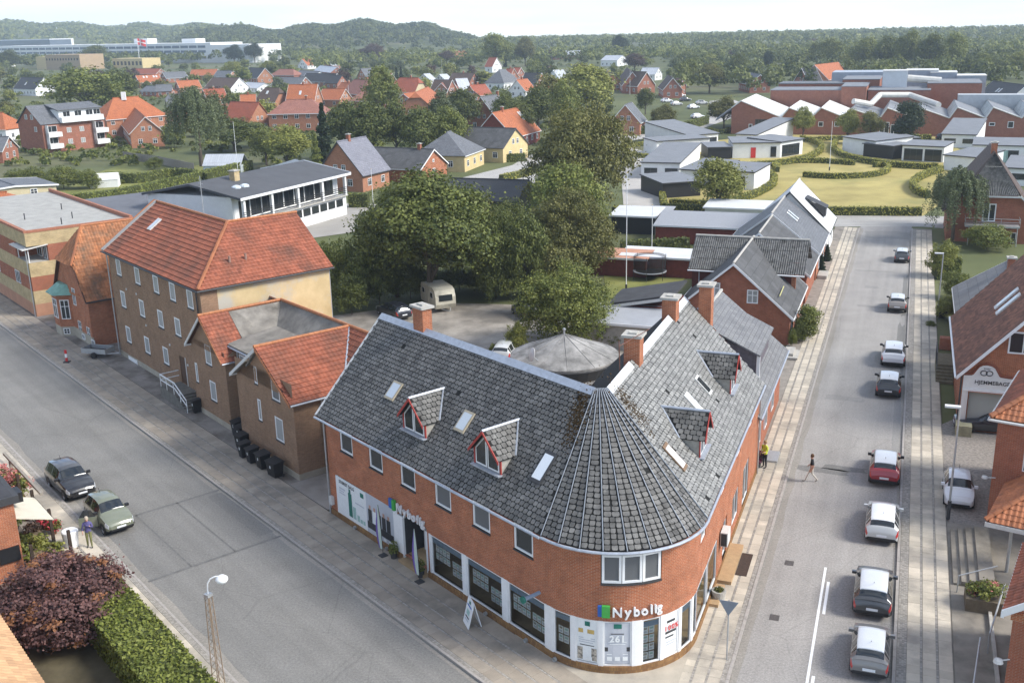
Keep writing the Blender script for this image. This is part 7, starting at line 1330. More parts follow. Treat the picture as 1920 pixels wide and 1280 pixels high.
for u in (.42,.6,.78,.9): window(bf2,fr,(u*L_,-W_2+.19,ZE_+1.25),-math.pi/2,1.9,1.3,2,1,white,glass)
for u in (.06,.8):
    for z in (.9,3.7): k=MB(fr); k.box(u*L_,u*L_+3.6,-W_2-1.3,-W_2-.02,z,z+1.1); k.build('balcony',wht,bf2); window(bf2,fr,(u*L_+1.6,-W_2-.02,z+1.15),-math.pi/2,2.8,1.5,2,1,white,glass); 
    k=MB(fr); k.box(u*L_,u*L_+.12,-W_2-1.3,-W_2-.02,.9,6.6); k.build('balcony_screen',wht,bf2)
for u in (.42,.62):
    for z in (1.6,4.4): window(bf2,fr,(u*L_,-W_2-.01,z),-math.pi/2,1.2,1.2,2,1,white,curtain)
for y,z in ((-1.5,7.9),(1.2,7.9),(-2.6,5.0)): window(bf2,fr,(.28,y,z),math.pi,1.1,1.2,1,1,white,curtain)
# ---------------------------------------------------------------- factory with saw-tooth roofs (square to the right street)
fa=thing('sawtooth_factory','long red brick factory with white saw-tooth roofs and pipes','factory',G(1600,252)); s0,mA=f2(1372,250); mB=f2(1925,262)[1]
FS=s0-1; base_m=f2(1465,250)[1]; pk=[(1372,203,1390,190,1465,221),(1465,221,1480,203,1524,219),(1524,219,1540,203,1582,220),(1582,220,1600,206,1650,222),(1650,222,1664,203,1712,221),(1712,221,1728,204,1780,222),(1780,222,1795,202,1848,222),(1848,222,1862,202,1916,222),(1916,222,1930,202,1985,222)]
def fm(x,y):
    d=ray(x,y); t_=FS/float(d[:2]@u2); p=d*t_; return float(p[:2]@m2),CH+float(p[2])
DP=26; teeth=[]; wallk=MB(F2)
wlit=M('factory_white_roof',(.68,.68,.66),.6,.08,.5); glz=M('factory_glazing',(.3,.32,.31),.4,.35,.8,c2=(.5,.52,.5))
for i,(xa,ya,xb,yb,xc,yc) in enumerate(pk):
    a,za=fm(xa,ya); b_,zb=fm(xb,yb); c_,zc=fm(xc,yc); k=MB(F2); k.face([(FS,a,-.05),(FS,a,za),(FS,b_,zb),(FS,c_,zc),(FS,c_,-.05)][::-1]); k.face([(FS,a,-.05),(FS,a,za),(FS+DP,a,za),(FS+DP,a,-.05)]); k.build('wall',brickF,fa)
    k=MB(F2); roof_slab(k,[(FS-.25,b_,zb+.15),(FS-.25,c_,zc+.15),(FS+DP,c_,zc+.15),(FS+DP,b_,zb+.15)],.2); k.build('roof_slope',wlit if i<3 else MATS['villa_roof_felt'],fa); k=MB(F2); roof_slab(k,[(FS-.25,a,za+.12),(FS-.25,b_,zb+.12),(FS+DP,b_,zb+.12),(FS+DP,a,za+.12)],.15); k.build('roof_glazing',glz if i else MATS['villa_roof_felt'],fa)
    for P in ([(a,za),(b_,zb)],[(b_,zb),(c_,zc)]): k=MB(F2); k.tube((FS-.3,P[0][0],P[0][1]+.1),(FS-.3,P[1][0],P[1][1]+.1),.16,5); k.build('coping',offwhite,fa)
def fwin(x,y,w_,h_,cols,fmat=white): m,z=fm(x,y); window(fa,F2,(FS-.05,m,max(.05,z-h_/2)),math.pi,w_,h_,cols,1,fmat,glass,.14,.06)
for q in ((1477,238,1.6,2.3,2),(1539,233,1.2,1.2,1),(1569,233,1.2,1.2,1),(1658,241,2.2,3,2),(1676,243,1.6,2.4,2),(1800,240,2.2,3,2),(1824,237,2,1.6,2),(1860,233,1.3,.8,1),(1895,234,1.3,1.5,1),(1407,241,.9,2.2,1)): fwin(*q)
for x in (1428,1452): fwin(x,234,3.2,2.6,4,dark)
k=MB(F2); 
def fbox(name,x0,x1,yb,yt,ds,dd,mat,top=None):
    """block standing behind the front: px columns x0..x1, roof-edge row yt, at depth ds behind the front"""
    d0=ray(x0,yt); t0=(FS+ds)/float(d0[:2]@u2); p=d0*t0; m0=float(p[:2]@m2); z=CH+float(p[2]); d1=ray(x1,yt); t1=(FS+ds)/float(d1[:2]@u2); m1=float((d1*t1)[:2]@m2); kk=MB(F2); kk.box(FS+ds,FS+ds+dd,m1,m0,-.05,z); o=kk.build(name,mat,fa)
    if top is not None: kk=MB(F2); kk.box(FS+ds-.1,FS+ds+dd+.1,m1-.1,m0+.1,z,z+.18); kk.build('roof',top,fa)
felt2=MATS['villa_roof_felt']
fbox('rear_hall',1445,1580,0,170,28,14,brickF,felt2); fbox('rear_hall',1460,1585,0,158,44,12,brickF,greyR); fbox('rear_hall',1578,1625,0,163,27,18,brickF,felt2); fbox('rear_hall',1628,1745,0,170,30,16,brickF,felt2); fbox('rear_hall',1580,1650,0,150,48,20,brickF,felt2); fbox('plant_tower',1656,1702,0,134,40,7,M('pale_metal_cladding',(.55,.58,.6),.5,.06,1),offwhite); fbox('rear_hall',1740,1842,0,157,36,20,brickF,felt2)
clad=M('blue_grey_cladding',(.33,.37,.42),.55,.08,1); fbox('clad_hall',1700,1760,0,133,62,10,clad,offwhite); fbox('clad_hall',1745,1795,0,137,60,10,clad,offwhite); fbox('clad_hall',1795,1850,0,143,57,10,clad,offwhite); fbox('clad_hall',1560,1660,0,136,70,14,M('sky_grey_roofing',(.36,.4,.45),.6,.08,1)); fbox('plant_housing',1797,1925,0,178,24,5,M('plant_grey',(.42,.44,.45),.6,.1,1))
for i,(x0,x1) in enumerate(((1702,1715),(1720,1733),(1750,1765),(1772,1788),(1805,1815),(1820,1832))): pass
def fpt(x,y,ds): d0=ray(x,y); p=d0*((FS+ds)/float(d0[:2]@u2)); return (float(p[0]),float(p[1]),CH+float(p[2]))
k=MB(); k.path([fpt(*p) for p in ((1600,190,8),(1618,193,10),(1632,196,12),(1642,186,14),(1650,178,16),(1705,178,20),(1740,190,16),(1760,197,10))],.7,10); k.build('duct_pipe',M('duct_metal',(.6,.58,.53),.5,.1,1),fa)
k=MB(); k.tube(fpt(1702,147,44),fpt(1765,152,44),1.0,10); k.build('duct_pipe',MATS['duct_metal'],fa)
# saw-tooth end wall left: big sheet roof
k=MB(F2); m0,z0=fm(1372,203); roof_slab(k,[(FS,m0,z0),(FS+DP,m0,z0),(FS+DP,m0+7,z0-3),(FS,m0+4,z0-3)],.2); k.build('roof_slope',felt2,fa)
# ---------------------------------------------------------------- far white works and sheds
fwk=thing('white_works','long white office works with dark window bands far left','factory',G(240,125))
def farbox(parent,name,x0,x1,yb,yt,dep,mat,yaw=0.):
    a=np.array(G(x0,yb)[:2]); c_=np.array(G(x1,yb)[:2]); h=HZ((x0+x1)/2,yb,yt); d=c_-a; L_=float(np.hypot(*d)); fr=FR(a,math.atan2(d[1],d[0])+yaw); k=MB(fr); k.box(0,L_,0,dep,-.05,h); k.build(name,mat,parent); return fr,L_,h
fr,L_,h=farbox(fwk,'wing',-10,398,118,84,40,wht)
for z in (.28,.58,.82): k=MB(fr); k.box(L_*.02,L_*.98,-.3,-.05,h*z-h*.07,h*z+h*.05); k.build('window_band',M('far_glazing',(.1,.13,.17),.3,.1,.05),fwk)
for u in np.linspace(.05,.95,28):
    k=MB(fr); k.box(L_*u-.6,L_*u+.6,-.5,-.3,h*.2,h*.88); k.build('fin',wht,fwk)
for x0,x1 in ((256,281),(345,371)): farbox(fwk,'roof_tower',x0,x1,116,73,12,wht)
farbox(fwk,'east_wing',398,470,118,84,40,wht); farbox(fwk,'upper_wing',-10,98,112,76,30,M('far_dark_glass',(.12,.15,.19),.3,.1,.05)); farbox(fwk,'upper_roof',-10,98,111.5,74.5,34,wht)
tn=thing('tan_office','tan flat office block with a row of small windows','building',G(110,130)); fr,L_,h=farbox(tn,'wall',88,152,131,103,25,M('tan_brick',(.4,.29,.18),.85,.08,.3)); 
for i in range(12): k=MB(fr); k.box(L_*(i+.4)/12.4,L_*(i+.75)/12.4,-.25,-.02,h*.62,h*.76); k.build('window',glass,tn)
fr,L_,h=farbox(tn,'side_wing',70,88,131,107,20,ylw); 
yo=thing('yellow_office','yellow office building with windows behind the dark trees','building',G(240,128)); fr,L_,h=farbox(yo,'wall',212,268,128,110,20,ylw)
for i in range(8): k=MB(fr); k.box(L_*(i+.3)/8,L_*(i+.8)/8,-.25,-.02,h*.3,h*.7); k.build('window',glass,yo)
for j,(x0,x1,yb,yt) in enumerate(((140,262,66,55),(262,352,64,52),(500,580,78,70))):
    sh=thing('warehouse',('white warehouse before the left hill, left half','white warehouse before the left hill, right half','white warehouse before the dark wood')[j],'warehouse',G((x0+x1)/2,84)); farbox(sh,'wall',x0,x1,84,yt,60,wht)
cr_=thing('tower_crane','yellow mobile crane among trees far left','crane',G(24,95)); g=G(24,95); fr=FR(g[:2],0); k=MB(fr); k.tube((0,0,0),(-9,0,30),.9,5); k.build('boom',M('crane_yellow',(.5,.33,.05),.6,.1,1),cr_); k=MB(fr); k.box(-3,4,-2,2,0,9); k.build('cab',MATS['crane_yellow'],cr_)
df=thing('danish_flag','red flag with white cross on a tall white pole','flag',G(263,125)); g=G(263,125); fr=FR(g[:2],0); hh=HZ(263,125,72); k=MB(fr); k.tube((0,0,0),(0,0,hh),.3,6,0,.2); k.build('pole',white,df)
k=MB(fr); sc_=hh/28
for i in range(8):
    x0,x1=.3+i*1.0*sc_,.3+(i+1)*1.0*sc_; w0,w1=.5*math.sin(i*.9),.5*math.sin((i+1)*.9); mi=1 if i==2 else 0
    for z0,z1,mm in ((-6.4,-3.7,mi),(-3.7,-2.7,1),(-2.7,0,mi)): k.face([(x0,w0,hh+z0*sc_-i*.25),(x1,w1,hh+z0*sc_-(i+1)*.25),(x1,w1,hh+z1*sc_-(i+1)*.25),(x0,w0,hh+z1*sc_-i*.25)],mm)
k.build('cloth',[redp,white],df)
# ---------------------------------------------------------------- trees
def crown_points(n,lobes,clump=.09,ncl=60,shell=.55,seed=0):
    """leaf positions gathered in clumps over the surface of several ellipsoid lobes (cx,cy,cz,rx,ry,rz)"""
    r=np.random.default_rng(seed); P=[];N_=[];Q=[]
    w_=np.array([l[3]*l[5] for l in lobes]); w_=w_/w_.sum()
    for _ in range(ncl):
        l=lobes[r.choice(len(lobes),p=w_)]; d=r.normal(size=3); d/=np.linalg.norm(d)
        if d[2]<-.75: d[2]*=-.6; d/=np.linalg.norm(d)
        rad=shell+(1-shell)*r.random()**.6; c=np.array(l[:3])+d*np.array(l[3:])*rad; k=max(3,int(n/ncl)); s=clump*r.uniform(.6,1.35)
        off=r.normal(size=(k,3))*s*[1,1,.62]; P.append(c+off); m=off/np.linalg.norm(off,axis=1)[:,None]; N_.append(m*.7+d*.6+[0,0,.35]); Q.append(np.clip(r.normal(r.uniform(.25,.75),.2,k),0,1))
    return np.concatenate(P),np.concatenate(N_),np.concatenate(Q)
def limbs(lobes,h0,r0,seed,top=.72):
    r=random.Random(seed); k=MB(); k.tube((0,0,-.01),(0,0,h0),r0,8,0,r0*.75,False); k.tube((0,0,h0),(r.uniform(-.02,.02),r.uniform(-.02,.02),top),r0*.75,7,0,r0*.25,False)
    for l in lobes:
        for _ in range(2):
            p=(l[0]+r.uniform(-.5,.5)*l[3],l[1]+r.uniform(-.5,.5)*l[4],l[2]+r.uniform(-.3,.4)*l[5]); z=r.uniform(h0*.8,max(h0*.85,min(p[2],top)*.75)); k.tube((0,0,z),p,r0*.42,5,0,r0*.12,False)
    return k
def rlobes(kind,seed):
    r=random.Random(seed)
    if kind=='round': return [(0,0,.58,.3,.3,.36)]+[(.21*math.cos(a),.21*math.sin(a),r.uniform(.38,.66),r.uniform(.17,.24),r.uniform(.17,.24),r.uniform(.16,.24)) for a in [r.uniform(0,6.3)+i*1.26 for i in range(6)]]+[(r.uniform(-.08,.08),r.uniform(-.08,.08),.82,.19,.19,.17)]
    if kind=='tall': return [(0,0,.55,.2,.2,.4)]+[(.12*math.cos(i*1.3),.12*math.sin(i*1.3),.25+.1*i,.15,.15,.17) for i in range(6)]
    if kind=='wide': return [(0,0,.5,.42,.42,.36)]+[(.32*math.cos(i*.9),.32*math.sin(i*.9),r.uniform(.3,.6),.22,.22,.22) for i in range(7)]+[(r.uniform(-.1,.1),0,.75,.25,.25,.2)]
    if kind=='bush': return [(0,0,.45,.42,.42,.45)]+[(.3*math.cos(i*1.05),.3*math.sin(i*1.05),r.uniform(.25,.55),.25,.25,.28) for i in range(6)]
PROTO={}
def conifer_pts(n,seed,wide=.2):
    r=np.random.default_rng(seed); z=r.random(n)**1.25*.95+.04; lay=np.round(z*22)/22; rad=(1-lay)*wide*(.75+.35*np.sin(lay*40))+.012; a=r.random(n)*2*math.pi; q=r.random(n)**.5; P=np.column_stack([rad*q*np.cos(a),rad*q*np.sin(a),z-q*rad*.35]); N_=np.column_stack([np.cos(a)*.6,np.sin(a)*.6,np.full(n,.8)]); return P,N_,np.clip(r.normal(.5,.25,n),0,1)
def weep_pts(n,seed):
    r=np.random.default_rng(seed); P=[];N_=[];Q=[]
    for i in range(150):
        a=r.random()*6.283; q=r.random()**.5*.3; top=.98-q*.9*r.uniform(.55,1.1)-.05*r.random(); ln=r.uniform(.18,.5)*(.5+q*2); k=n//150; t=r.random(k); x=q*math.cos(a)*(1+.12*t); y=q*math.sin(a)*(1+.12*t); P.append(np.column_stack([x+r.normal(0,.012,k),y+r.normal(0,.012,k),np.maximum(.1,top-t*ln)])); N_.append(np.tile([math.cos(a),math.sin(a),.2],(k,1))); Q.append(np.clip(r.normal(r.uniform(.3,.7),.18,k),0,1))
    return np.concatenate(P),np.concatenate(N_),np.concatenate(Q)
def proto(kind,mat,n,leaf,seed,ncl=60,clump=.075):
    key=(kind,mat.name,n,leaf,seed)
    if key in PROTO: return PROTO[key]
    if kind in('conifer','column'):
        P,N_,Q=conifer_pts(n,seed,.22 if kind=='conifer' else .13); k=MB(); k.tube((0,0,-.01),(0,0,.9),.018,6,0,.004,False)
    elif kind=='weep':
        P,N_,Q=weep_pts(n,seed); k=limbs([(0,0,.6,.15,.15,.2)],.3,.022,seed)
    else:
        lo=rlobes(kind,seed); P,N_,Q=crown_points(n,lo,clump,ncl,.5,seed); k=limbs(lo,.2,.026 if kind!='bush' else .012,seed); P[:,2]=np.maximum(P[:,2],.04)
    PROTO[key]=(leafmesh('crown',P,N_,leaf,mat,Q,.7),k.mesh('trunk',bark)); return PROTO[key]
TREES=[]
def plant(kind,mat,base,h,wd,label,group=None,n=2200,leaf=.045,seed=None,name=None,cat='tree',ncl=60,clump=.075):
    seed=random.randrange(4) if seed is None else seed; cr_,tk=proto(kind,mat,n,leaf,seed,ncl,clump)
    nm=name or ('bush' if kind=='bush' else {'conifer':'conifer_tree','column':'cypress_tree','weep':'weeping_tree'}.get(kind,'tree'))
    t=thing(nm,label,cat,(base[0],base[1],base[2] if len(base)>2 else 0),random.uniform(0,6.28),group); nat={'round':.86,'tall':.55,'wide':1.06,'bush':1.1,'conifer':.44,'column':.26,'weep':.66}[kind]
    sx=wd/nat; t.scale=(sx,sx,h); add('crown',cr_,t); add('trunk',tk,t); TREES.append((base[0],base[1],wd/2)); return t
def tpx(kind,mat,x,yt,yb,wpx,label,**k):
    g=G(x,yb); h=HZ(x,yb,yt); return plant(kind,mat,g,h,wpx/pxm((g[0],g[1],h*.5)),label,**k)
NEAR=dict(n=38000,leaf=.0125,ncl=420,clump=.045); MIDT=dict(n=11000,leaf=.02,ncl=190,clump=.055)
# big trees round the yard
tpx('round',lf_dark,808,318,572,262,'huge dark green tree above the caravan in the yard',seed=1,**NEAR); tpx('round',lf_mid,745,345,556,190,'bright green tree behind the caravan tree, on its left',seed=2,**NEAR)
tpx('bush',lf_oliv,1090,163,405,215,'tall brown-green chestnut tree standing above all others',seed=0,**NEAR); tpx('bush',lf_oliv,1068,335,525,180,'olive tree right of the yard with dense crown',seed=3,**NEAR); tpx('bush',lf_mid,1060,474,645,190,'rounded green tree right behind the round hall',seed=1,**NEAR); tpx('tall',lf_oliv,1040,455,590,60,'rust tinted young tree behind the rounded tree',seed=2,**MIDT)
tpx('bush',lf_mid,1065,285,440,150,'bright green tree below the tall chestnut tree',seed=1,**MIDT); tpx('bush',lf_dark,930,372,560,120,'dark tree right of the caravan, reaching low',seed=2,**NEAR); tpx('bush',lf_dark,985,380,560,110,'dark tree over the back of the yard',seed=1,**MIDT); tpx('bush',lf_dark,955,355,520,140,'dark tree between the caravan tree and the olive tree',seed=0,**NEAR); tpx('bush',lf_oliv,905,350,520,120,'brownish tree behind the yard, left of the black barn',seed=2,**MIDT); tpx('bush',lf_dark,1000,372,520,120,'shaded tree at the back of the yard',seed=3,**MIDT)
for i,(x,yt,yb,w_,m_) in enumerate(((640,430,570,90,lf_mid),(690,440,572,110,lf_dark),(618,470,560,60,lf_yel),(660,500,590,80,lf_dark),(712,470,568,80,lf_dark),(770,480,560,80,lf_dark),(610,440,545,50,lf_mid),(862,485,545,85,lf_dark),(908,495,548,75,lf_dark),(806,495,552,85,lf_dark),(1010,500,556,80,lf_dark))): tpx('bush',m_,x,yt,yb,w_,'thicket shrub by the ochre wall, '+('tall front left','dark middle one','yellowish one by the wall','low dark one','dark one left of caravan','dark one behind caravan','rear one by the eaves','shaded one right of caravan','shaded one at the back of the yard','shaded one under the huge tree','shaded one behind the rounded tree')[i],seed=i%4,name='shrub',cat='shrub',**MIDT)
for i,(x,yt,yb,w_) in enumerate(((968,595,665,50),(1150,610,645,70),(925,640,668,20))): tpx('bush',(lf_yel,lf_mid,lf_mid)[i],x,yt,yb,w_,('pale shrub by the parked cars in the yard','leafy bush before the concrete garage','small shrub by the yard edge')[i],seed=i,name='shrub',cat='shrub',**MIDT)
# middle distance, left
tpx('weep',lf_grey,378,148,312,118,'large weeping silver tree before the left gardens',seed=1,n=24000,leaf=.009); tpx('wide',lf_mid,165,118,215,160,'broad dense tree behind the balcony flats',seed=2,**MIDT); tpx('tall',lf_dark,225,128,200,70,'tree right of the broad dense tree',seed=0,**MIDT)
tpx('conifer',lf_con,612,192,330,66,'tall dark spruce by the lilac roof',seed=1,n=9000,leaf=.016); tpx('conifer',lf_mid,596,250,335,44,'small light green conifer beside the spruce',seed=2,n=6000,leaf=.018)
for i,(x,yt,yb,w_,m_) in enumerate(((540,235,318,100,lf_yel),(500,240,310,70,lf_mid),(650,185,300,90,lf_dark),(700,187,305,100,lf_dark),(745,190,300,80,lf_dark),(790,200,305,90,lf_dark),(845,195,300,80,lf_mid),(830,170,285,60,lf_grey),(870,165,250,90,lf_dark),(975,190,265,70,lf_dark),(1010,160,250,80,lf_dark),(1060,150,270,60,lf_mid),(1030,140,240,90,lf_oliv),(1100,120,230,120,lf_yel),(720,120,240,80,lf_mid),(950,175,255,60,lf_dark),(1245,195,250,50,lf_oliv),(1210,165,215,40,lf_dark),(440,220,285,120,lf_dark),(480,228,275,70,lf_dark))): tpx('round',m_,x,yt,yb,w_,'leafy tree in the gardens, '+('yellow-green one by greenhouse','small one by greenhouse','first of the dark row','second of the dark row','third of the dark row','fourth of the dark row','end of the dark row','silver one behind the row','dark one by slate gable','right of the orange gable','behind the orange gable','left of chestnut tree','olive one above the chestnut','broad yellow one by the poles','bright one before the red roof','below the orange gable','olive one by small brick house','dark one by the flagpole','dark one under the red roof','dark one by the pink house')[i],seed=i%4,**MIDT)
tpx('weep',lf_grey,1785,303,455,112,'weeping birch at the end of the right pavement',seed=0,n=24000,leaf=.0095); tpx('round',lf_yel,1343,297,402,108,'young birch standing in front of the lawn hedge',seed=1,**MIDT); tpx('round',lf_oliv,1357,180,243,60,'tree left of the factory wall',seed=0,**MIDT); tpx('tall',lf_con,1700,185,274,54,'dark pyramid tree before the factory',seed=1,**MIDT); tpx('round',lf_yel,1505,198,262,46,'small pale tree before the second saw-tooth',seed=2,**MIDT); tpx('round',lf_yel,1588,205,268,44,'small pale tree before the third saw-tooth',seed=3,**MIDT); tpx('round',lf_oliv,1630,208,270,50,'small brown-green tree before the fourth saw-tooth',seed=1,**MIDT)
for i,(x,yt,yb,w_,m_,kd) in enumerate(((1765,440,520,62,lf_yel,'bush'),(1850,412,468,90,lf_mid,'bush'),(1790,500,560,60,lf_mid,'bush'),(1775,545,600,48,lf_yel,'bush'),(1745,600,612,20,lf_mid,'bush'),(1810,520,550,40,lf_dark,'bush'))): tpx(kd,m_,x,yt,yb,w_,('large clipped shrub at the street corner below the birch','round dark shrub before the balcony house','leafy shrub behind the street lamp','bright shrub beside the black bin','little weed tuft on the pavement','dark shrub by the annex wall')[i],seed=i%4,name='shrub',cat='shrub',**MIDT)
hedge('dark clipped hedge along the right pavement',[(1752,520),(1795,520)],2.2,2.2,lf_mid,.16,26)
for i,(x,yt,yb,w_,m_,kd) in enumerate(((1538,475,512,24,lf_con,'column'),(1550,458,490,20,lf_con,'column'),(1512,570,640,48,lf_mid,'tall'),(1498,590,645,26,lf_dark,'bush'),(1485,610,650,18,lf_mid,'bush'),(1260,445,468,30,lf_yel,'bush'),(1265,440,470,0,lf_yel,'bush'))[:6]): tpx(kd,m_,x,yt,yb,w_,('clipped cone shrub in the pavement bed, nearer one','clipped cone shrub in the pavement bed, farther one','little street tree before the brick gable house','dark shrub at the foot of the brick gable','ivy shrub on the brick gable corner','bright round shrub behind the flagpoles')[i],seed=i%4,name='shrub' if kd!='tall' else 'tree',cat='shrub' if kd!='tall' else 'tree',**MIDT)
for i,(x,yt,yb,w_) in enumerate(((70,306,352,56),(120,306,354,76),(168,312,354,50),(290,290,318,36),(30,312,348,50),(225,335,345,20))): tpx('bush',lf_mid,x,yt,yb,w_,'garden shrub at the left, '+('below the balcony flats','widest below the flats','right of the flats','lone round tree on the lawn','by the left edge','next to the greenhouse')[i],seed=i%4,name='shrub',cat='shrub',**MIDT)
# far trees that can still be told apart: copies of shared meshes
houses=[(o.location.x,o.location.y) for o in col.objects if o.get('category') in('house','factory') and not o.parent]
gfar='trees among the far houses'; mats_far=[(lf_dark,.3),(lf_mid,.34),(lf_oliv,.12),(lf_yel,.12),(lf_cop,.05),(lf_grey,.07)]
LBL={'leaf_dark_green':'dark green','leaf_mid_green':'fresh green','leaf_olive_brown':'olive brown','leaf_yellow_green':'yellow-green','leaf_copper':'copper red','leaf_silver_green':'silver-green'}
cnt=0; tries=0; rr=random.Random(11)
while cnt<280 and tries<9000:
    tries+=1; x=rr.uniform(-20,1940); y0=86+ (1-x/1920)*24
    y=y0+ (rr.random()**1.5)*70
    if x>1360 and y>120: continue
    if x<480 and y<128-4 : continue
    g=G(x,y); h=rr.uniform(5,10)
    if any(math.hypot(g[0]-a,g[1]-c)<9 for a,c in houses): continue
    d=math.hypot(g[0],g[1]); ux,uy=g[0]/d,g[1]/d; bad=False
    for a,c in houses:
        t_=a*ux+c*uy; off=abs(-a*uy+c*ux)
        if 0<t_-d<60+h*3 and off<8.5: bad=True;break
    if bad: continue
    if any(math.hypot(g[0]-a,g[1]-c)<(w_+2.2) for a,c,w_ in TREES): continue
    m_=rr.choices([q for q,_ in mats_far],[q for _,q in mats_far])[0]; kd=rr.choices(['round','bush','tall','conifer'],[.3,.5,.1,.1])[0]
    if kd=='conifer': m_=lf_con
    plant(kd,m_,g,h,h*rr.uniform(.75,1.1) if kd!='conifer' else h*.4,('dark spruce standing among the far houses' if kd=='conifer' else LBL[m_.name]+' tree standing among the far houses'),gfar,n=1700,leaf=.06,seed=rr.randrange(3),ncl=46,clump=.085); cnt+=1
# particular far trees
for i,(x,yt,yb,w_,m_) in enumerate(((22,93,132,46,lf_dark),(182,85,125,56,lf_dark),(287,95,120,34,lf_dark),(440,84,120,38,lf_con),(478,80,118,36,lf_con),(440,115,150,42,lf_yel),(505,113,145,40,lf_yel),(700,82,120,52,lf_cop),(838,95,122,38,lf_cop),(930,62,128,66,lf_mid),(985,68,125,44,lf_oliv),(1163,66,110,34,lf_con),(1190,100,135,52,lf_cop),(1620,70,135,60,lf_mid),(1660,65,138,60,lf_dark),(1700,57,140,56,lf_mid),(1745,62,142,62,lf_dark),(1785,60,140,50,lf_mid),(1865,108,150,58,lf_dark),(1560,72,128,60,lf_mid),(1530,80,126,40,lf_dark),(1440,95,135,24,lf_con),(1385,98,150,46,lf_dark),(1330,120,175,60,lf_oliv),(1290,110,165,50,lf_mid),(1840,98,150,50,lf_mid),(1905,95,148,50,lf_yel),(1590,98,132,40,lf_yel),(1665,108,138,36,lf_dark),(1800,112,150,40,lf_yel))): tpx('round',m_,x,yt,yb,w_,'tall tree against the far wood, '+('dark one at the left edge','dark one before the white works','small dark one below the works','dark one right of the works','second dark one right of the works','bright yellow one left of brick gable','bright yellow one right of brick gable','copper beech left','copper beech middle','broad crown above the red gable','olive crown beside the broad one','dark spruce-like one','copper one by the brick house','behind the factory, first','behind the factory, second','behind the factory, highest','behind the factory, fourth','behind the factory, fifth','big dark one at the right','behind the orange roof','left of the orange roof','slim dark one','dark one left of the factory','olive one by the car park','green one by the car park','right of the clad hall','yellowish at the right edge','pale one by the orange roof','low dark one behind the tower','pale one behind the clad halls')[i],seed=i%4,**MIDT)
# nearer gardens
cnt=0; tries=0
while cnt<80 and tries<6000:
    tries+=1; x=rr.uniform(-10,1130); y=rr.uniform(140,300)
    if (560<x<1060 and y>232) or (40<x<300 and 190<y<330) or (240<x<440 and y>290): continue
    g=G(x,y); h=rr.uniform(3.5,8)
    if any(math.hypot(g[0]-a,g[1]-c)<8.5 for a,c in houses) or any(math.hypot(g[0]-a,g[1]-c)<(w_*.8+1.5) for a,c,w_ in TREES): continue
    d=math.hypot(g[0],g[1]); ux,uy=g[0]/d,g[1]/d
    if any(0<a*ux+c*uy-d<24+h*2.6 and abs(-a*uy+c*ux)<6 for a,c in houses): continue
    m_=rr.choices([q for q,_ in mats_far],[q for _,q in mats_far])[0]
    plant('bush',m_,g,h,h*rr.uniform(.8,1.2),LBL[m_.name]+' bushy tree in the nearer gardens','bushy trees in the nearer gardens',n=2600,leaf=.045,seed=rr.randrange(3),ncl=70,clump=.07); cnt+=1
# gardens between the far houses: low shrubs that read as one mass
P=[];NN=[];Q=[]; c_=0
while c_<1700:
    x=rr.uniform(-40,1960); y=92+(1-x/1920)*18+rr.random()**1.2*205
    if x>1130 and y>150 or (x<480 and y<128) or y>312 or (y>285 and x>300 and not 480<x<620): continue
    g=G(x,y)
    if any(math.hypot(g[0]-a,g[1]-b_)<7.5 for a,b_ in houses): continue
    if 560<x<1180 and y>285: continue
    c_+=1; h=rr.uniform(1.,3.2)*(1 if y<190 else .7); w_=h*rr.uniform(.5,.9); nl=60; d=rng.normal(size=(nl,3)); d/=np.linalg.norm(d,axis=1)[:,None]; d[:,2]=np.abs(d[:,2])*1.1-.35; tone=rr.uniform(.1,.9)
    P.append(np.array([g[0],g[1],h*.45])+d*rng.uniform(.7,1.05,(nl,1))*[w_,w_,h*.55]); NN.append(d+[0,0,.3]); Q.append(np.clip(rng.normal(tone,.2,nl),0,1))
o=add('garden_greenery',leafmesh('garden_greenery',np.concatenate(P),np.concatenate(NN),.42,lf_mid,np.concatenate(Q),.6)); o['kind']='stuff'; o['label']='shrubs and garden greenery between the far houses'
# far woods on the ridges and the plain: one mass
def far_wood(name,N_,pick,hh,mat,leaf,nl):
    P=[];NN=[];Q=[]
    for _ in range(N_):
        x,D=pick(); az=pxaz(x); gx,gy=D*math.sin(az),D*math.cos(az)-20; z=terrain(az,D); h=rr.uniform(*hh); w_=h*rr.uniform(.35,.55); tone=rr.uniform(.1,.9)
        d=rng.normal(size=(nl,3)); d/=np.linalg.norm(d,axis=1)[:,None]; d[:,2]=np.abs(d[:,2])*1.0-.25; d[:,1]=-np.abs(d[:,1])*.9+.1; q=rng.uniform(.75,1.05,(nl,1)); P.append(np.array([gx,gy,z+h*.55])+d*q*[w_,w_,h*.5]); NN.append(d+[0,0,.3]); Q.append(np.clip(rng.normal(tone,.18,nl),0,1))
    P=np.concatenate(P); o=add(name,leafmesh(name,P,np.concatenate(NN),leaf,mat,np.concatenate(Q),.5)); o['kind']='stuff'; o['label']='distant wood on the horizon'; return o
far_wood('far_wood',1500,lambda:(rr.uniform(330,890),rr.triangular(1250,2000,1750)),(11,17),lf_dark,1.9,46); far_wood('far_wood',1500,lambda:(rr.uniform(-120,480),rr.triangular(1700,3100,2850)),(13,20),lf_mid,2.6,40)
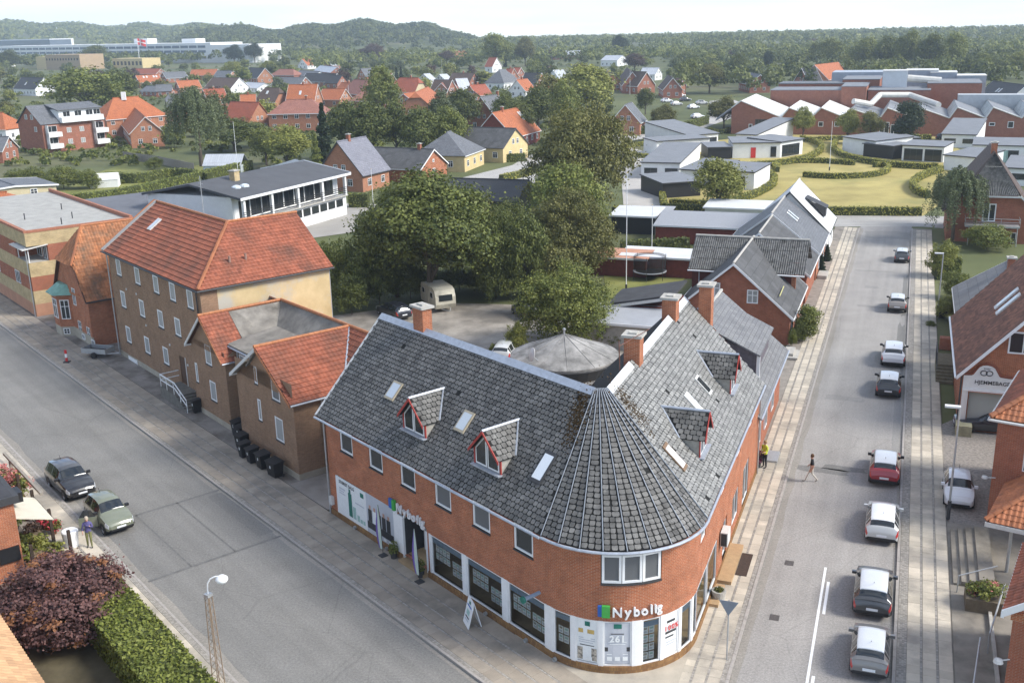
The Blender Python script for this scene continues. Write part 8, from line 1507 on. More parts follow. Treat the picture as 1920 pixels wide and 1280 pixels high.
far_wood('far_wood',1900,lambda:(rr.uniform(860,2040),1150+900*rr.random()**.7),(10,16),lf_mid,1.7,44); far_wood('far_wood',500,lambda:(rr.uniform(-60,640),rr.uniform(1090,1260)),(9,14),lf_dark,1.5,44); far_wood('far_wood',800,lambda:(rr.uniform(560,1980),rr.uniform(760,1120)),(7,13),lf_mid,1.1,60); far_wood('far_wood',260,lambda:(rr.uniform(1260,1980),rr.uniform(430,760)),(7,12),lf_dark,.8,110)
# haze: pale air in a closed box round camera and land
def haze_box():
    m,t,b_,nd,l=_new('pale_air'); t.nodes.remove(b_); v=nd('ShaderNodeVolumePrincipled'); v.inputs['Color'].default_value=(.74,.86,1,1); v.inputs['Density'].default_value=.0002; v.inputs['Anisotropy'].default_value=.2; l(v.outputs[0],t.nodes['Material Output'].inputs['Volume'])
    k=MB(); k.box(-4300,4300,-400,4300,-120,112); o=k.build('haze',m); o['kind']='stuff'; o['label']='pale summer haze over the town'; return o
haze_box()
# ---------------------------------------------------------------- vehicles
def paint(name,c,r=.32): return GL('car_paint_'+name,c,r,.5,1.)
cglass=GL('car_glass',(.018,.022,.025),.04,.8); rubber=M('tyre_rubber',(.02,.02,.02),.9,.1,8); rimm=M('wheel_rim',(.4,.41,.42),.35,.1,6,metal=.7); tail=GL('tail_lamp',(.45,.02,.02),.15,.6,1.); headl=GL('head_lamp',(.62,.66,.7),.1,.8,1.); plate=M('number_plate',(.72,.74,.76),.5,.04,6); trim=M('car_trim',(.022,.022,.024),.55,.1,8)
HATCH=[(0,.72,.36,.55,.58,.6),(.015,.86,.27,.64,.68,.66),(.07,.95,.21,.74,.79,.74),(.17,.99,.19,.83,.89,.76),(.255,1,.19,.89,.96,.77),(.30,1,.19,.91,1.04,.76),(.40,1,.19,.94,1.385,.69),(.47,1,.19,.95,1.47,.67),(.60,1,.19,.965,1.5,.665),(.76,1,.19,.98,1.475,.66),(.89,.99,.2,.985,1.38,.64),(.945,.97,.23,.98,1.1,.68),(.975,.95,.27,.93,.99,.72),(.992,.91,.3,.8,.84,.74),(1,.84,.36,.66,.7,.68)]
ESTATE=[(0,.72,.34,.53,.56,.6),(.015,.86,.26,.62,.66,.66),(.07,.95,.21,.72,.77,.74),(.17,.99,.19,.8,.86,.76),(.26,1,.19,.87,.94,.77),(.30,1,.19,.89,1.0,.76),(.41,1,.19,.92,1.36,.69),(.48,1,.19,.93,1.44,.67),(.62,1,.19,.95,1.47,.665),(.8,1,.19,.96,1.45,.66),(.92,.99,.2,.97,1.36,.64),(.962,.97,.23,.96,1.08,.68),(.982,.95,.27,.92,.97,.72),(.994,.91,.3,.8,.84,.74),(1,.84,.36,.66,.7,.68)]
SEDAN=[(0,.72,.34,.53,.56,.6),(.015,.86,.26,.62,.66,.66),(.07,.95,.21,.72,.77,.74),(.17,.99,.19,.8,.85,.76),(.27,1,.19,.86,.92,.77),(.31,1,.19,.88,.98,.76),(.42,1,.19,.91,1.34,.67),(.5,1,.19,.92,1.41,.65),(.6,1,.19,.94,1.42,.64),(.72,1,.19,.95,1.33,.63),(.84,.99,.2,.96,1.05,.66),(.9,.98,.22,.95,1.0,.7),(.97,.95,.26,.9,.96,.72),(.992,.91,.3,.8,.84,.74),(1,.84,.36,.66,.7,.68)]
def lofted(st,L_,W,H):
    T=np.array([s[0] for s in st]); D=np.array([s[1:] for s in st],float); D[:,1:4]*=1; D[:,3]*=1
    k=H/max(D[:,3]); D[:,2]*=k; D[:,3]*=k
    ts=np.unique(np.concatenate([np.linspace(0,1,45),T])); 
    def itp(c):
        # monotone-ish smoothing: average of linear and a 3-tap smoothed linear
        y=np.interp(ts,T,D[:,c]); y2=np.convolve(np.pad(y,2,mode='edge'),[.1,.2,.4,.2,.1],'valid'); y2[0]=y[0]; y2[-1]=y[-1]; return y2
    w_,zb,zbelt,ztop,wt=[itp(c) for c in range(5)]; rows=[]
    for i in range(len(ts)):
        hw=W/2*w_[i]; rw=W/2*wt[i]; zt=ztop[i]; b0=zb[i]; be=min(zbelt[i],zt-.02); pts=[(0,b0),(hw*.86,b0),(hw*.975,b0+.09),(hw,b0+(be-b0)*.55),(hw*.985,be-.05),(hw*.955,be),(rw+(hw*.955-rw)*.12,zt-.055 if zt-be>.2 else zt-.025),(rw*.9,zt-.012),(rw*.45,zt+.012),(0,zt+.02)]
        rows.append(pts)
    return ts,np.array(rows)
def car(name,label,fr_loc,rz,st,L_,W,H,col,roofcol=None,suv=False,group=None,door=False,lowtrim=True,cat='car',z=.0):
    t=thing(name,label,cat,(fr_loc[0],fr_loc[1],z),rz,group); ts,R_=lofted(st,L_,W,H); n=len(ts); lift=.06 if suv else 0
    parts={}
    def cell(i,j,sg):
        A=[(i,j),(i+1,j),(i+1,j+1),(i,j+1)]; P=[(L_/2-ts[a]*L_,sg*R_[a,b_,0],R_[a,b_,1]+lift) for a,b_ in A]; return P if sg>0 else P[::-1]
    cab0,cab1=[s[0] for s in st if s[4]>1.0][0],[s[0] for s in st if s[4]>1.0][-1]
    top=[s for s in st]; tw0=st[5][0]; tw1=st[6][0]+.005; tr0=st[10][0]-.0 if st is not SEDAN else st[9][0]; tr1=st[11][0] if st is not SEDAN else st[10][0]
    for i in range(n-1):
        tm=(ts[i]+ts[i+1])/2
        for j in range(9):
            if j<1: nm='underside'
            elif j>=6 and tw0-.004<tm<tw1: nm='windscreen'
            elif j>=6 and tr0<tm<tr1: nm='rear_window'
            elif j==5 and tw1-.045<tm<tr0+.005:
                u=(tm-tw1)/(tr0-tw1); nm='body' if (.42<u<.475 or .85<u<.9) else 'side_window'
            elif j in(3,4) and tm>.955: nm='tail_lamp'
            elif j in(3,4) and .012<tm<.085: nm='head_lamp'
            elif j==1 or (suv and j==2 and tm>.9): nm='sill'
            elif j>=6 and tw1<tm<tr0: nm='roof'
            else: nm='body'
            for sg in (1,-1):
                key=nm if nm in('body','underside','windscreen','rear_window','sill','roof') else nm+('L' if sg>0 else 'R')
                parts.setdefault(key,[]).append(cell(i,j,sg))
    for e,nm in ((0,'front_panel'),(n-1,'rear_panel')):
        P=[(L_/2-ts[e]*L_,R_[e,b_,0],R_[e,b_,1]+lift) for b_ in range(10)]+[(L_/2-ts[e]*L_,-R_[e,b_,0],R_[e,b_,1]+lift) for b_ in range(8,0,-1)]
        parts.setdefault('body',[]).append(P[::-1] if e==0 else P)
    mt={'body':col,'roof':roofcol or col,'underside':trim,'sill':trim if (suv or lowtrim) else col,'windscreen':cglass,'rear_window':cglass,'side_windowL':cglass,'side_windowR':cglass,'tail_lampL':tail,'tail_lampR':tail,'head_lampL':headl,'head_lampR':headl}
    for key,fs in parts.items():
        k=MB()
        for f in fs: k.face(f)
        add(key.rstrip('LR'),k.mesh(key.rstrip('LR'),mt[key],None,35),t)
    for tx in (.185,.8):
        for sg in (1,-1):
            x=L_/2-tx*L_; r=.33 if suv else .3; k=MB(); k.lathe([(.001,-.1),(r*.62,-.1),(r*.95,-.1),(r,-.06),(r,.06),(r*.95,.1),(r*.64,.1)],20); w_=add('wheel',k.mesh('wheel',rubber,None,40),t); w_.matrix_local=Matrix.Translation((x,sg*(W/2-.1),r))@Matrix.Rotation(-sg*math.pi/2,4,'X')
            k=MB(); k.lathe([(r*.64,.1),(r*.6,.075),(r*.2,.09),(.001,.1)],20); [k.box(-.03,.03,.05,r*.6,.08,.11) for _ in (0,)]; rm=add('rim',k.mesh('rim',rimm),w_)
            k=MB(); nA=14; pr=[(math.cos(math.pi*q/nA),math.sin(math.pi*q/nA)) for q in range(nA+1)]; ro=r+.075
            k.face([(x+ro*c_,sg*(W/2+.004),r*.95+ro*s_) for c_,s_ in pr] if sg<0 else [(x+ro*c_,sg*(W/2+.004),r*.95+ro*s_) for c_,s_ in pr][::-1]); add('wheel_arch',k.mesh('wheel_arch',trim),t)
    xm=L_/2-(tw0+.06)*L_
    for sg in (1,-1):
        k=MB(); k.box(xm-.1,xm+.05,sg*(W/2-.04),sg*(W/2+.17),.96*H/1.5,1.1*H/1.5); k.tube((xm,sg*(W/2-.1),.98*H/1.5),(xm,sg*(W/2+.02),1.0*H/1.5),.03,5); add('mirror',k.mesh('mirror',trim if suv else col),t)
    k=MB(); k.box(-L_/2-.015,-L_/2+.03,-.26,.26,.52+lift,.64+lift); add('number_plate',k.mesh('number_plate',plate),t); k=MB(); k.box(L_/2-.03,L_/2+.015,-.26,.26,.42+lift,.53+lift); add('number_plate',k.mesh('number_plate',plate),t)
    k=MB(); k.box(-L_/2-.006,-L_/2+.12,-W*.4,W*.4,.3+lift,.47+lift); add('bumper',k.mesh('bumper',trim),t); k=MB(); k.box(L_/2-.12,L_/2+.006,-W*.34,W*.34,.3+lift,.41+lift); add('grille',k.mesh('grille',trim),t)
    k=MB(); k.tube((-L_*.28,0,H),(-L_*.33,0,H+.16+lift),.012,4); add('aerial',k.mesh('aerial',trim),t)
    if door:
        k=MB(); y=-W/2; a=Rd(-62)
        def q(u,z,th=0): x0=L_/2-.345*L_; return (x0-u*math.cos(a)+th*math.sin(a)*0-0,y+u*math.sin(a)+th,z)
        k.slab([q(0,.35),q(1.0,.35),q(1.02,.95),q(0,.95)],.07); dd=add('open_door',k.mesh('open_door',col),t); k=MB(); k.slab([q(.1,.96),q(.98,.96),q(.72,1.38),q(.3,1.38)],.03); add('pane',k.mesh('pane',cglass),dd)
    return t
UF=RZ2; gk='cars parked along the right street'
def rear2(px,L_,dm=0.): s,m=f2(*px); return F2((s+L_/2,m+dm,0))[:2]
white_c=paint('white',(.74,.75,.76)); black_c=paint('black',(.012,.012,.014)); red_c=paint('red',(.3,.012,.02)); silver_c=paint('silver',(.52,.53,.52)); dgrey=paint('dark_grey',(.05,.052,.055)); grey_c=paint('warm_grey',(.17,.165,.16)); olive_c=paint('olive',(.17,.185,.13)); beige=paint('sand',(.3,.27,.24)); sky_pale_roof=paint('pale_roof_with_sky',(.6,.62,.64)); navy=paint('navy',(.015,.018,.028))  # pale car roofs: two-tone paint, with sky reflection put into the colour
car('parked_car','small dark hatchback with red tail lamps, farthest up the right street',rear2((1690,494),3.6),UF,HATCH,3.6,1.65,1.48,dgrey,sky_pale_roof,group=gk); car('parked_car','small black crossover with pale roof and light bumper, second farthest',rear2((1681,588),3.7),UF,HATCH,3.7,1.74,1.5,beige,sky_pale_roof,True,group=gk); car('parked_car','white coupe SUV parked in the middle of the right street row',rear2((1673,691),4.6),UF,HATCH,4.6,1.88,1.6,white_c,None,True,gk); car('parked_car','black compact SUV parked behind the white coupe SUV',rear2((1664,749),4.2),UF,HATCH,4.2,1.8,1.5,black_c,sky_pale_roof,True,gk)
car('parked_car','red crossover with pale roof near the crossing pedestrian',rear2((1656,915),4.2),UF,HATCH,4.2,1.78,1.52,red_c,sky_pale_roof,True,gk); car('parked_car','silver white estate car parked behind the red crossover',rear2((1651,1023),4.25),UF,ESTATE,4.25,1.74,1.48,silver_c,white_c,group=gk); car('parked_car','dark grey hatchback with bright red lamps in the near row',rear2((1633,1163),4.1),UF,HATCH,4.1,1.78,1.5,dgrey,sky_pale_roof,group=gk); car('parked_car','warm grey hatchback nearest the bottom edge',rear2((1627,1278),3.6),UF,HATCH,3.6,1.62,1.48,grey_c,sky_pale_roof,group=gk)
g=G(1797,957); s,m=f2(1797,957); car('parked_car','white city car facing out of the cobbled bay',F2((s+1.75,m,0))[:2],UF+math.pi,HATCH,3.5,1.65,1.48,white_c,lowtrim=False); s,m=f2(1790,808); car('parked_car','black saloon parked across the bakery front',F2((s+.9,m-2.3,0))[:2],UF+math.pi/2+.08,SEDAN,4.8,1.86,1.46,navy)
car('parked_car','black SUV with chrome roof rails parked on the left street',F1((64.05,-15.95,0))[:2],RZ1+math.pi+.03,HATCH,4.5,1.84,1.62,black_c,dgrey,True); car('parked_car','olive green small SUV with open door on the left street',F1((57.6,-16.15,0))[:2],RZ1+math.pi+.02,HATCH,3.9,1.68,1.6,olive_c,None,True,door=True)
car('parked_car','dark estate car with red lamps beside the caravan',G(738,592)[:2],Rd(125),ESTATE,4.6,1.8,1.5,navy); car('parked_car','silver car half hidden by the pale shrub in the yard',G(950,668)[:2],Rd(75),ESTATE,4.4,1.76,1.48,silver_c); car('parked_car','dark car tucked beneath the rounded tree',G(985,592)[:2],Rd(110),HATCH,4.0,1.72,1.5,dgrey)
for i,(x,y,cc,a) in enumerate(((1250,192,white_c,.3),(1268,198,silver_c,.4),(1285,190,navy,.3),(1300,204,white_c,.5),(1316,196,silver_c,.2),(1308,222,white_c,.4),(1275,182,white_c,.3),(1690,249,white_c,-.3),(1712,251,silver_c,-.3),(1772,262,navy,-.3),(1908,246,white_c,-.3),(1895,252,silver_c,-.3))): car('parked_car','far parked car, '+('white one left in car park','silver one left in car park','dark one in car park','white one mid car park','silver one right in car park','white one nearest in car park','white one at back of car park','white one before the saw-tooth wall','silver one before the saw-tooth wall','dark one by factory hedge','white one at right edge','silver one at right edge')[i],G(x,y)[:2],a,HATCH,4.2,1.76,1.5,cc,group='cars by the factory')
# caravan
cv=thing('caravan','old cream caravan with grimy windows under the huge tree','caravan',G(822,578)); g=G(822,576); fr=FR(g[:2],Rd(-68)); cream_p=M('dirty_cream_panel',(.5,.47,.38),.6,.15,1.2,stain=(.3,.28,.22),stains=.8)
prof=[(-2.3,.45),(2.3,.45),(2.5,.9),(2.45,1.6),(2.1,2.25),(1.5,2.45),(-1.5,2.45),(-2.15,2.3),(-2.5,1.6),(-2.5,.9)]
k=MB(fr); k.face([(x,-1.05,z) for x,z in prof]); k.face([(x,1.05,z) for x,z in prof[::-1]])
for i in range(len(prof)): (x0,z0),(x1,z1)=prof[i],prof[(i+1)%len(prof)]; k.face([(x0,-1.05,z0),(x0,1.05,z0),(x1,1.05,z1),(x1,-1.05,z1)])
k.build('body',cream_p,cv)
for x,w_ in ((-1.4,.9),(1.2,.9)): window(cv,fr,(x,-1.055,1.35),-math.pi/2,w_,.6,1,1,offwhite,glass,.05,.03)
k=MB(fr); k.box(-.35,.25,-1.09,-1.05,.5,2.1); k.build('door',cream_p,cv); k=MB(fr); k.slab([(2.53,-.7,1.25),(2.53,.7,1.25),(2.42,.7,1.85),(2.42,-.7,1.85)],.02); k.build('front_window',glass,cv)
for sg in (-1,1): k=MB(fr); k.tube((0,sg*.85,.3),(0,sg*1.02,.3),.3,14); k.build('wheel',rubber,cv)
k=MB(fr); k.tube((2.4,-.5,.45),(3.6,0,.45),.04); k.tube((2.4,.5,.45),(3.6,0,.45),.04); k.build('drawbar',galv,cv)
gt=thing('garden_grill','black kettle grill with wooden shelf at the back of the yard','grill',G(940,550)); g=G(940,550); fr=FR(g[:2],0); k=MB(fr); k.lathe([(.001,.6),(.3,.75),(.34,.9),(.3,1.05),(.001,1.18)],12); k.build('kettle',black,gt)
for i in range(3): a=i*2.1; k=MB(fr); k.tube((.2*math.cos(a),.2*math.sin(a),.7),(.38*math.cos(a),.38*math.sin(a),0),.025); k.build('leg',black,gt)
k=MB(fr); k.box(-1.0,-.35,-.25,.25,.82,.86); k.build('shelf',M('tan_wood',(.45,.33,.2),.7,.1,3),gt)
# ---------------------------------------------------------------- people
skin=M('skin',(.5,.3,.22),.6,.05,5)
def person(label,base,rz,J,mats,hair,z0=ZP):
    """one continuous body grown over a posed skeleton; x forward, y left"""
    t=thing('person',label,'person',(base[0],base[1],z0),rz); V=[];E=[];Rr=[]
    def v(p,r): V.append(p);Rr.append(r);return len(V)-1
    pel=v(J['pelvis'],(.15,.12)); sp=v(J['spine'],(.15,.11)); ch=v(J['chest'],(.18,.125)); nk=v(J['neck'],(.06,.06)); hd=v(J['head'],(.085,.095)); hc=v((J['head'][0]+.005,J['head'][1],J['head'][2]+.13),(.075,.085)); ns=v((J['head'][0]+.1,J['head'][1],J['head'][2]+.03),(.016,.02)); E+=[(pel,sp),(sp,ch),(ch,nk),(nk,hd),(hd,hc),(hd,ns)]
    for sd in 'LR':
        sy=1 if sd=='L' else -1; c=J['chest']; sh=v((c[0],c[1]+sy*.19,c[2]+.07),(.075,.075)); el=v(J['elbow'+sd],(.05,.05)); wr=v(J['wrist'+sd],(.034,.034)); E+=[(ch,sh),(sh,el),(el,wr)]; d=np.array(J['wrist'+sd])-np.array(J['elbow'+sd]); d/=np.linalg.norm(d); pw=np.array(J['wrist'+sd])+d*.07; pm=v(tuple(pw),(.032,.018)); E.append((wr,pm)); sd_=np.cross(d,(0,1,0)); sd_/=np.linalg.norm(sd_)
        for q in range(4): f=pw+d*(.07+.012*(q in(1,2)))+sd_*(.026-.017*q)+np.array([.006,0,0]); fi=v(tuple(f),(.009,.009)); E.append((pm,fi))
        th=v(tuple(np.array(J['wrist'+sd])+d*.05+sd_*.055),(.01,.01)); E.append((wr,th))
        p=J['pelvis']; hp=v((p[0],p[1]+sy*.095,p[2]-.04),(.095,.1)); kn=v(J['knee'+sd],(.065,.07)); an=v(J['ankle'+sd],(.045,.045)); to=v(J['toe'+sd],(.04,.03)); E+=[(pel,hp),(hp,kn),(kn,an),(an,to)]
    me=bpy.data.meshes.new('body'); me.from_pydata(V,E,[]); o=bpy.data.objects.new('body',me); col.objects.link(o); m=o.modifiers.new('s','SKIN')
    for i,r in enumerate(Rr): me.skin_vertices[0].data[i].radius=r; me.skin_vertices[0].data[i].use_root=(i==0)
    m.use_smooth_shade=True; s=o.modifiers.new('d','SUBSURF'); s.levels=1; s.render_levels=1
    dg=bpy.context.evaluated_depsgraph_get(); dg.update(); bm_=bpy.data.meshes.new_from_object(o.evaluated_get(dg)); bpy.data.objects.remove(o); bm_.name='body'; bm_.materials.clear()
    for q in mats: bm_.materials.append(q)
    zp,zc=J['pelvis'][2],J['chest'][2]
    for p in bm_.polygons:
        c=p.center; hand=min((Vector(J['wrist'+q])-c).length for q in 'LR'); foot=c.z<.1
        arm=min((Vector(J['wrist'+q])-c).length for q in 'LR')<J.get('bare',.1) and abs(c.y)>.1
        p.material_index=3 if foot else (0 if (c.z>J['neck'][2]+.01 or arm) else (2 if c.z<zp+.0 and not (abs(c.y)>.2 and c.z>zp-.2) else 1)); p.use_smooth=True
    add('body',bm_,t); k=MB(); h=J['head']; k.lathe([(.105,.0),(.112,.06),(.1,.13),(.06,.18),(.001,.195)],12,0,(0,0)); ho=add('hair',k.mesh('hair',hair,None,60),t); ho.location=(h[0]-.018,h[1],h[2]+.03)
    return t
stand=dict(pelvis=(0,0,.95),spine=(0,0,1.12),chest=(.01,0,1.36),neck=(.02,0,1.53),head=(.04,0,1.63),elbowL=(-.02,.27,1.16),elbowR=(-.02,-.27,1.16),wristL=(.08,.28,.93),wristR=(.08,-.28,.93),kneeL=(.03,.1,.5),kneeR=(.03,-.1,.5),ankleL=(-.02,.11,.08),ankleR=(-.02,-.11,.08),toeL=(.15,.13,.04),toeR=(.15,-.13,.04))
walk=dict(stand,kneeL=(.2,.09,.53),ankleL=(.36,.1,.1),toeL=(.52,.11,.06),kneeR=(-.02,-.09,.5),ankleR=(-.36,-.1,.14),toeR=(-.22,-.11,.04),elbowL=(-.12,.25,1.14),wristL=(-.02,.24,.93),elbowR=(.06,-.25,1.14),wristR=(.2,-.24,.98),bare=.3)
darkt=M('black_cloth',(.02,.021,.025),.9,.15,12); palec=M('pale_trousers',(.55,.5,.43),.9,.1,12); hv=M('hi_vis_yellow',(.55,.62,.06),.8,.1,12); lilac=M('lilac_jacket',(.1,.09,.22),.85,.15,10); olivet=M('olive_trousers',(.17,.17,.07),.9,.15,10); shoes=M('dark_shoes',(.02,.018,.016),.7,.1,9); hair_b=M('brown_hair',(.09,.045,.02),.8,.2,20); hair_g=M('grey_hair',(.45,.38,.3),.8,.2,20); hair_s=M('sandy_hair',(.3,.2,.1),.8,.2,20)
s,m=f2(1521,903); person('pedestrian in dark shirt and pale trousers striding across the right street',F2((s,m,0))[:2],UF+math.pi/2,walk,[skin,darkt,palec,shoes],hair_b,0.)
hp=person('person in yellow high visibility jacket standing by the corner house',F2((62.0,6.95,0))[:2],UF+math.pi*.8,dict(stand,elbowL=(.1,.27,1.18),wristL=(.3,.2,1.15)),[skin,hv,darkt,shoes],hair_s)
person('person in lilac jacket and olive trousers beside the olive SUV',F1((55.2,-14.25,0))[:2],RZ1+math.pi-.3,dict(stand,elbowL=(.12,.26,1.2),wristL=(.2,.06,1.34),kneeL=(.14,.09,.52),ankleL=(.14,.1,.1),toeL=(.3,.11,.05),pelvis=(0,0,.95)),[skin,lilac,olivet,shoes],hair_g)
# ---------------------------------------------------------------- street furniture
ab=thing('pavement_board','white folding pavement board with green emblem before the shop','sign',F1((35.0,-25.4,ZP)),RZ1); fr=FR(F1((35.0,-25.4,ZP)),RZ1+Rd(-20))
for sg in (1,-1):
    P=[(-.42,sg*.34,.02),(.42,sg*.34,.02),(.42,sg*.02,1.3),(-.42,sg*.02,1.3)]; k=MB(fr); k.slab(P if sg<0 else P[::-1],.04); fc=k.build('panel',white,ab)
    for u0,u1_,a,c_,mt in ((-.1,.12,.82,.93,green),(-.3,.3,.72,.78,blue),(-.2,.2,.42,.6,teal),(-.25,.25,.3,.36,dark),(-.25,.25,.2,.25,ltgrey)):
        def q(u,v_): return (u,sg*(.34-.32*v_)+sg*.012,.02+1.28*v_)
        P=[q(u0,a),q(u1_,a),q(u1_,c_),q(u0,c_)]; k=MB(fr); k.face(P if sg<0 else P[::-1]); k.build('print',mt,fc)
def feather(label,s,n,lean):
    t=thing('feather_flag',label,'flag',F1((s,n,ZP)),RZ1); fr=F1; k=MB(F1); pts=[(s-.0+lean*.35*(q/8)**2,n+.0,ZP+2.9*q/8) for q in range(9)]; k.path(pts,.018,5); k.build('pole',dark,t)
    k=MB(F1)
    for i in range(1,8):
        z0,z1=pts[i][2],pts[i+1][2] if i<8 else 0; w0=.5*math.sin(math.pi*min(1,(i-.2)/8)**.7)+.05; w1=.5*math.sin(math.pi*min(1,(i+.8)/8)**.7)+.03
        k.face([(pts[i][0],n,z0),(pts[i][0]+w0*.55,n+.03,z0),(pts[i+1][0]+w1*.55,n+.03,z1),(pts[i+1][0],n,z1)],0); k.face([(pts[i][0]+w0*.55,n+.03,z0),(pts[i][0]+w0,n,z0),(pts[i+1][0]+w1,n,z1),(pts[i+1][0]+w1*.55,n+.03,z1)],1)
    k.build('cloth',[M('pale_green_cloth',(.5,.58,.5),.8,.1,4),purple],t); k=MB(F1); k.box(s-.2,s+.2,n-.2,n+.2,ZP,ZP+.04); k.build('foot',dark,t)
feather('purple and pale green feather flag left of the shop door',43.5,-25.85,.6); feather('purple and pale green feather flag right of the shop door',39.9,-25.75,.6)
def potplant(label,s,n,z,h,fr_=F1,mat=lf_mid):
    P0=fr_((s,n,z)); t=thing('potted_plant',label,'plant',P0); fr=FR(P0,0); k=MB(fr); k.lathe([(.001,0),(.16,0),(.2,.32),(.17,.32),(.001,.28)],12); k.build('pot',dark,t); nn=260; a=rng.random(nn)*6.28; q=rng.random(nn)**.5*.24; P=np.column_stack([q*np.cos(a),q*np.sin(a),.35+rng.random(nn)*h*(1-q*1.6)]); add('foliage',leafmesh('foliage',P,P*[1,1,0]+[0,0,.4],.06,mat,rng.random(nn)),t); return t
potplant('potted bush in black pot left of the shop door',42.9,-26.15,.11,.75); potplant('potted bush in black pot right of the shop door',40.3,-26.1,.11,.8)
potplant('round purple heather in black pot, nearer one by the terrace house door',61.9,7.35,.11,.3,F2,LEAF('heather_leaf',(.1,.02,.05),(.25,.06,.12))); potplant('round purple heather in black pot, farther one by the terrace house door',63.2,7.3,.11,.3,F2,MATS['heather_leaf'])
cpot=thing('concrete_planter','round concrete planter with grass by the nose of the corner house','planter',F2((45.4,6.95,ZP))); fr=FR(F2((45.4,6.95,ZP)),0); k=MB(fr); k.lathe([(.001,0),(.3,0),(.36,.5),(.28,.5),(.001,.38)],16); k.build('pot',concrete,cpot); nn=150; a=rng.random(nn)*6.28; P=np.column_stack([.22*np.cos(a)*rng.random(nn),.22*np.sin(a)*rng.random(nn),.42+rng.random(nn)*.2]); add('grass',leafmesh('grass',P,P*0+[0,0,1],.07,lf_oliv,rng.random(nn)),cpot)
ys=thing('yield_sign','grey back of a triangular yield sign on a steel pole','sign',F2((40.5,5.75,ZP))); fr=FR(F2((40.5,5.75,ZP)),RZ2); k=MB(fr); k.tube((0,0,0),(0,0,2.95),.035,8); k.build('pole',galv,ys)
k=MB(fr); k.slab([(-.05,-.42,2.92),(-.05,0,2.2),(-.05,.42,2.92)],.02); k.build('plate',M('sign_back',(.2,.23,.27),.6,.08,4),ys); k=MB(fr); k.box(-.045,-.02,-.3,.3,2.72,2.76); k.build('brace',galv,ys)
def lamp(label,px,h,side=-1,name='street_lamp'):
    g=G(*px); t=thing(name,label,'street lamp',(g[0],g[1],.1)); fr=FR((g[0],g[1],.1),RZ2); k=MB(fr); k.tube((0,0,0),(0,0,1.1),.1,10); k.build('base',dark,t); k=MB(fr); k.tube((0,0,1.1),(0,0,h),.065,10,0,.045); k.build('pole',galv,t); k=MB(fr); k.box(-.16,.16,-.05,.75,h,h+.1); k.build('head',offwhite,t); return t
lamp('slim steel street lamp by the garden shrubs on the right',(1757,596),6.0); lamp('slim steel street lamp at the cobbled bay',(1777,975),6.6)
bb=wheelie('waste_container','large black lidded container under the street lamp',F2((101.6,-4.1,ZP)),RZ2,None,1.8)
sg_=thing('tree_ring','round stone tree ring on the pavement by the brick gable','planter',F2((91.2,7.6,ZP))); fr=FR(F2((91.2,7.6,ZP)),0); k=MB(fr); k.lathe([(.75,0),(.75,.35),(.55,.35),(.55,.2),(.001,.2)],16); k.build('ring',concrete,sg_)
ps=thing('door_steps','pale stone door steps beside the gable house','steps',F2((85.6,8.0,ZP)),RZ2); k=MB(F2); k.box(84.8,87.2,7.3,8.5,ZP,.28); k.build('step',concrete,ps); k=MB(F2); k.box(85.2,87.2,7.7,8.5,.28,.5); k.build('step',concrete,ps)
k=MB(F2); k.box(114.6,117.2,7.3,8.3,ZP,.45); tag(k.build('planting_bed',concrete),'low stone bed under the clipped cones','planter')
dr=thing('door_platform','grey steel door platform by the hi-vis person','steps',F2((62.5,6.9,ZP)),RZ2); k=MB(F2); k.box(62.9,64.6,6.3,7.55,ZP,.24); k.build('step',galv,dr)
# lattice street lamp in the left foreground
HT=5.4; g=G(390,1112,HT+ZP); tl=thing('lattice_lamp','rusty lattice street lamp with white curved arm on the left pavement','street lamp',(g[0],g[1],ZP),RZ1)
fr=FR((g[0],g[1],ZP),RZ1+.3); rust=M('rusty_lattice',(.26,.19,.13),.85,.25,5); k=MB(fr); c4_=[(-1,-1),(1,-1),(1,1),(-1,1)]; w0,w1=.19,.1; n=16
for x,y in c4_: k.tube((x*w0,y*w0,0),(x*w1,y*w1,HT-.1),.022,5)
for i in range(n):
    z0,z1=HT*i/n,HT*(i+1)/n; a,c_=w0+(w1-w0)*i/n,w0+(w1-w0)*(i+1)/n
    for j in range(4): p,q=c4_[j],c4_[(j+1)%4]; k.tube((p[0]*a,p[1]*a,z0),(q[0]*c_,q[1]*c_,min(z1,HT-.1)),.011,4)
k.build('mast',rust,tl); k=MB(fr); k.box(-.13,.13,-.13,.13,HT-.12,HT); k.build('cap',galv,tl)
ax=Vector((rt[0],rt[1],0)).normalized(); k=MB(); P0=Vector((g[0],g[1],HT+ZP-.05)); pts=[P0+Vector((0,0,.25)),P0+Vector((0,0,.5))+ax*.03,P0+Vector((0,0,.7))+ax*.15,P0+Vector((0,0,.8))+ax*.35,P0+Vector((0,0,.82))+ax*.5]; k.path([tuple(P0)]+[tuple(p) for p in pts],.03,7); k.build('arm',white,tl); hdp=pts[-1]+ax*.12; k=MB(FR((hdp[0],hdp[1],hdp[2]-.16),0)); k.lathe([(.001,.2),(.12,.18),(.24,.08),(.25,0),(.2,-.1),(.001,-.16)],16); k.build('lamp_head',white,tl,smooth=50)
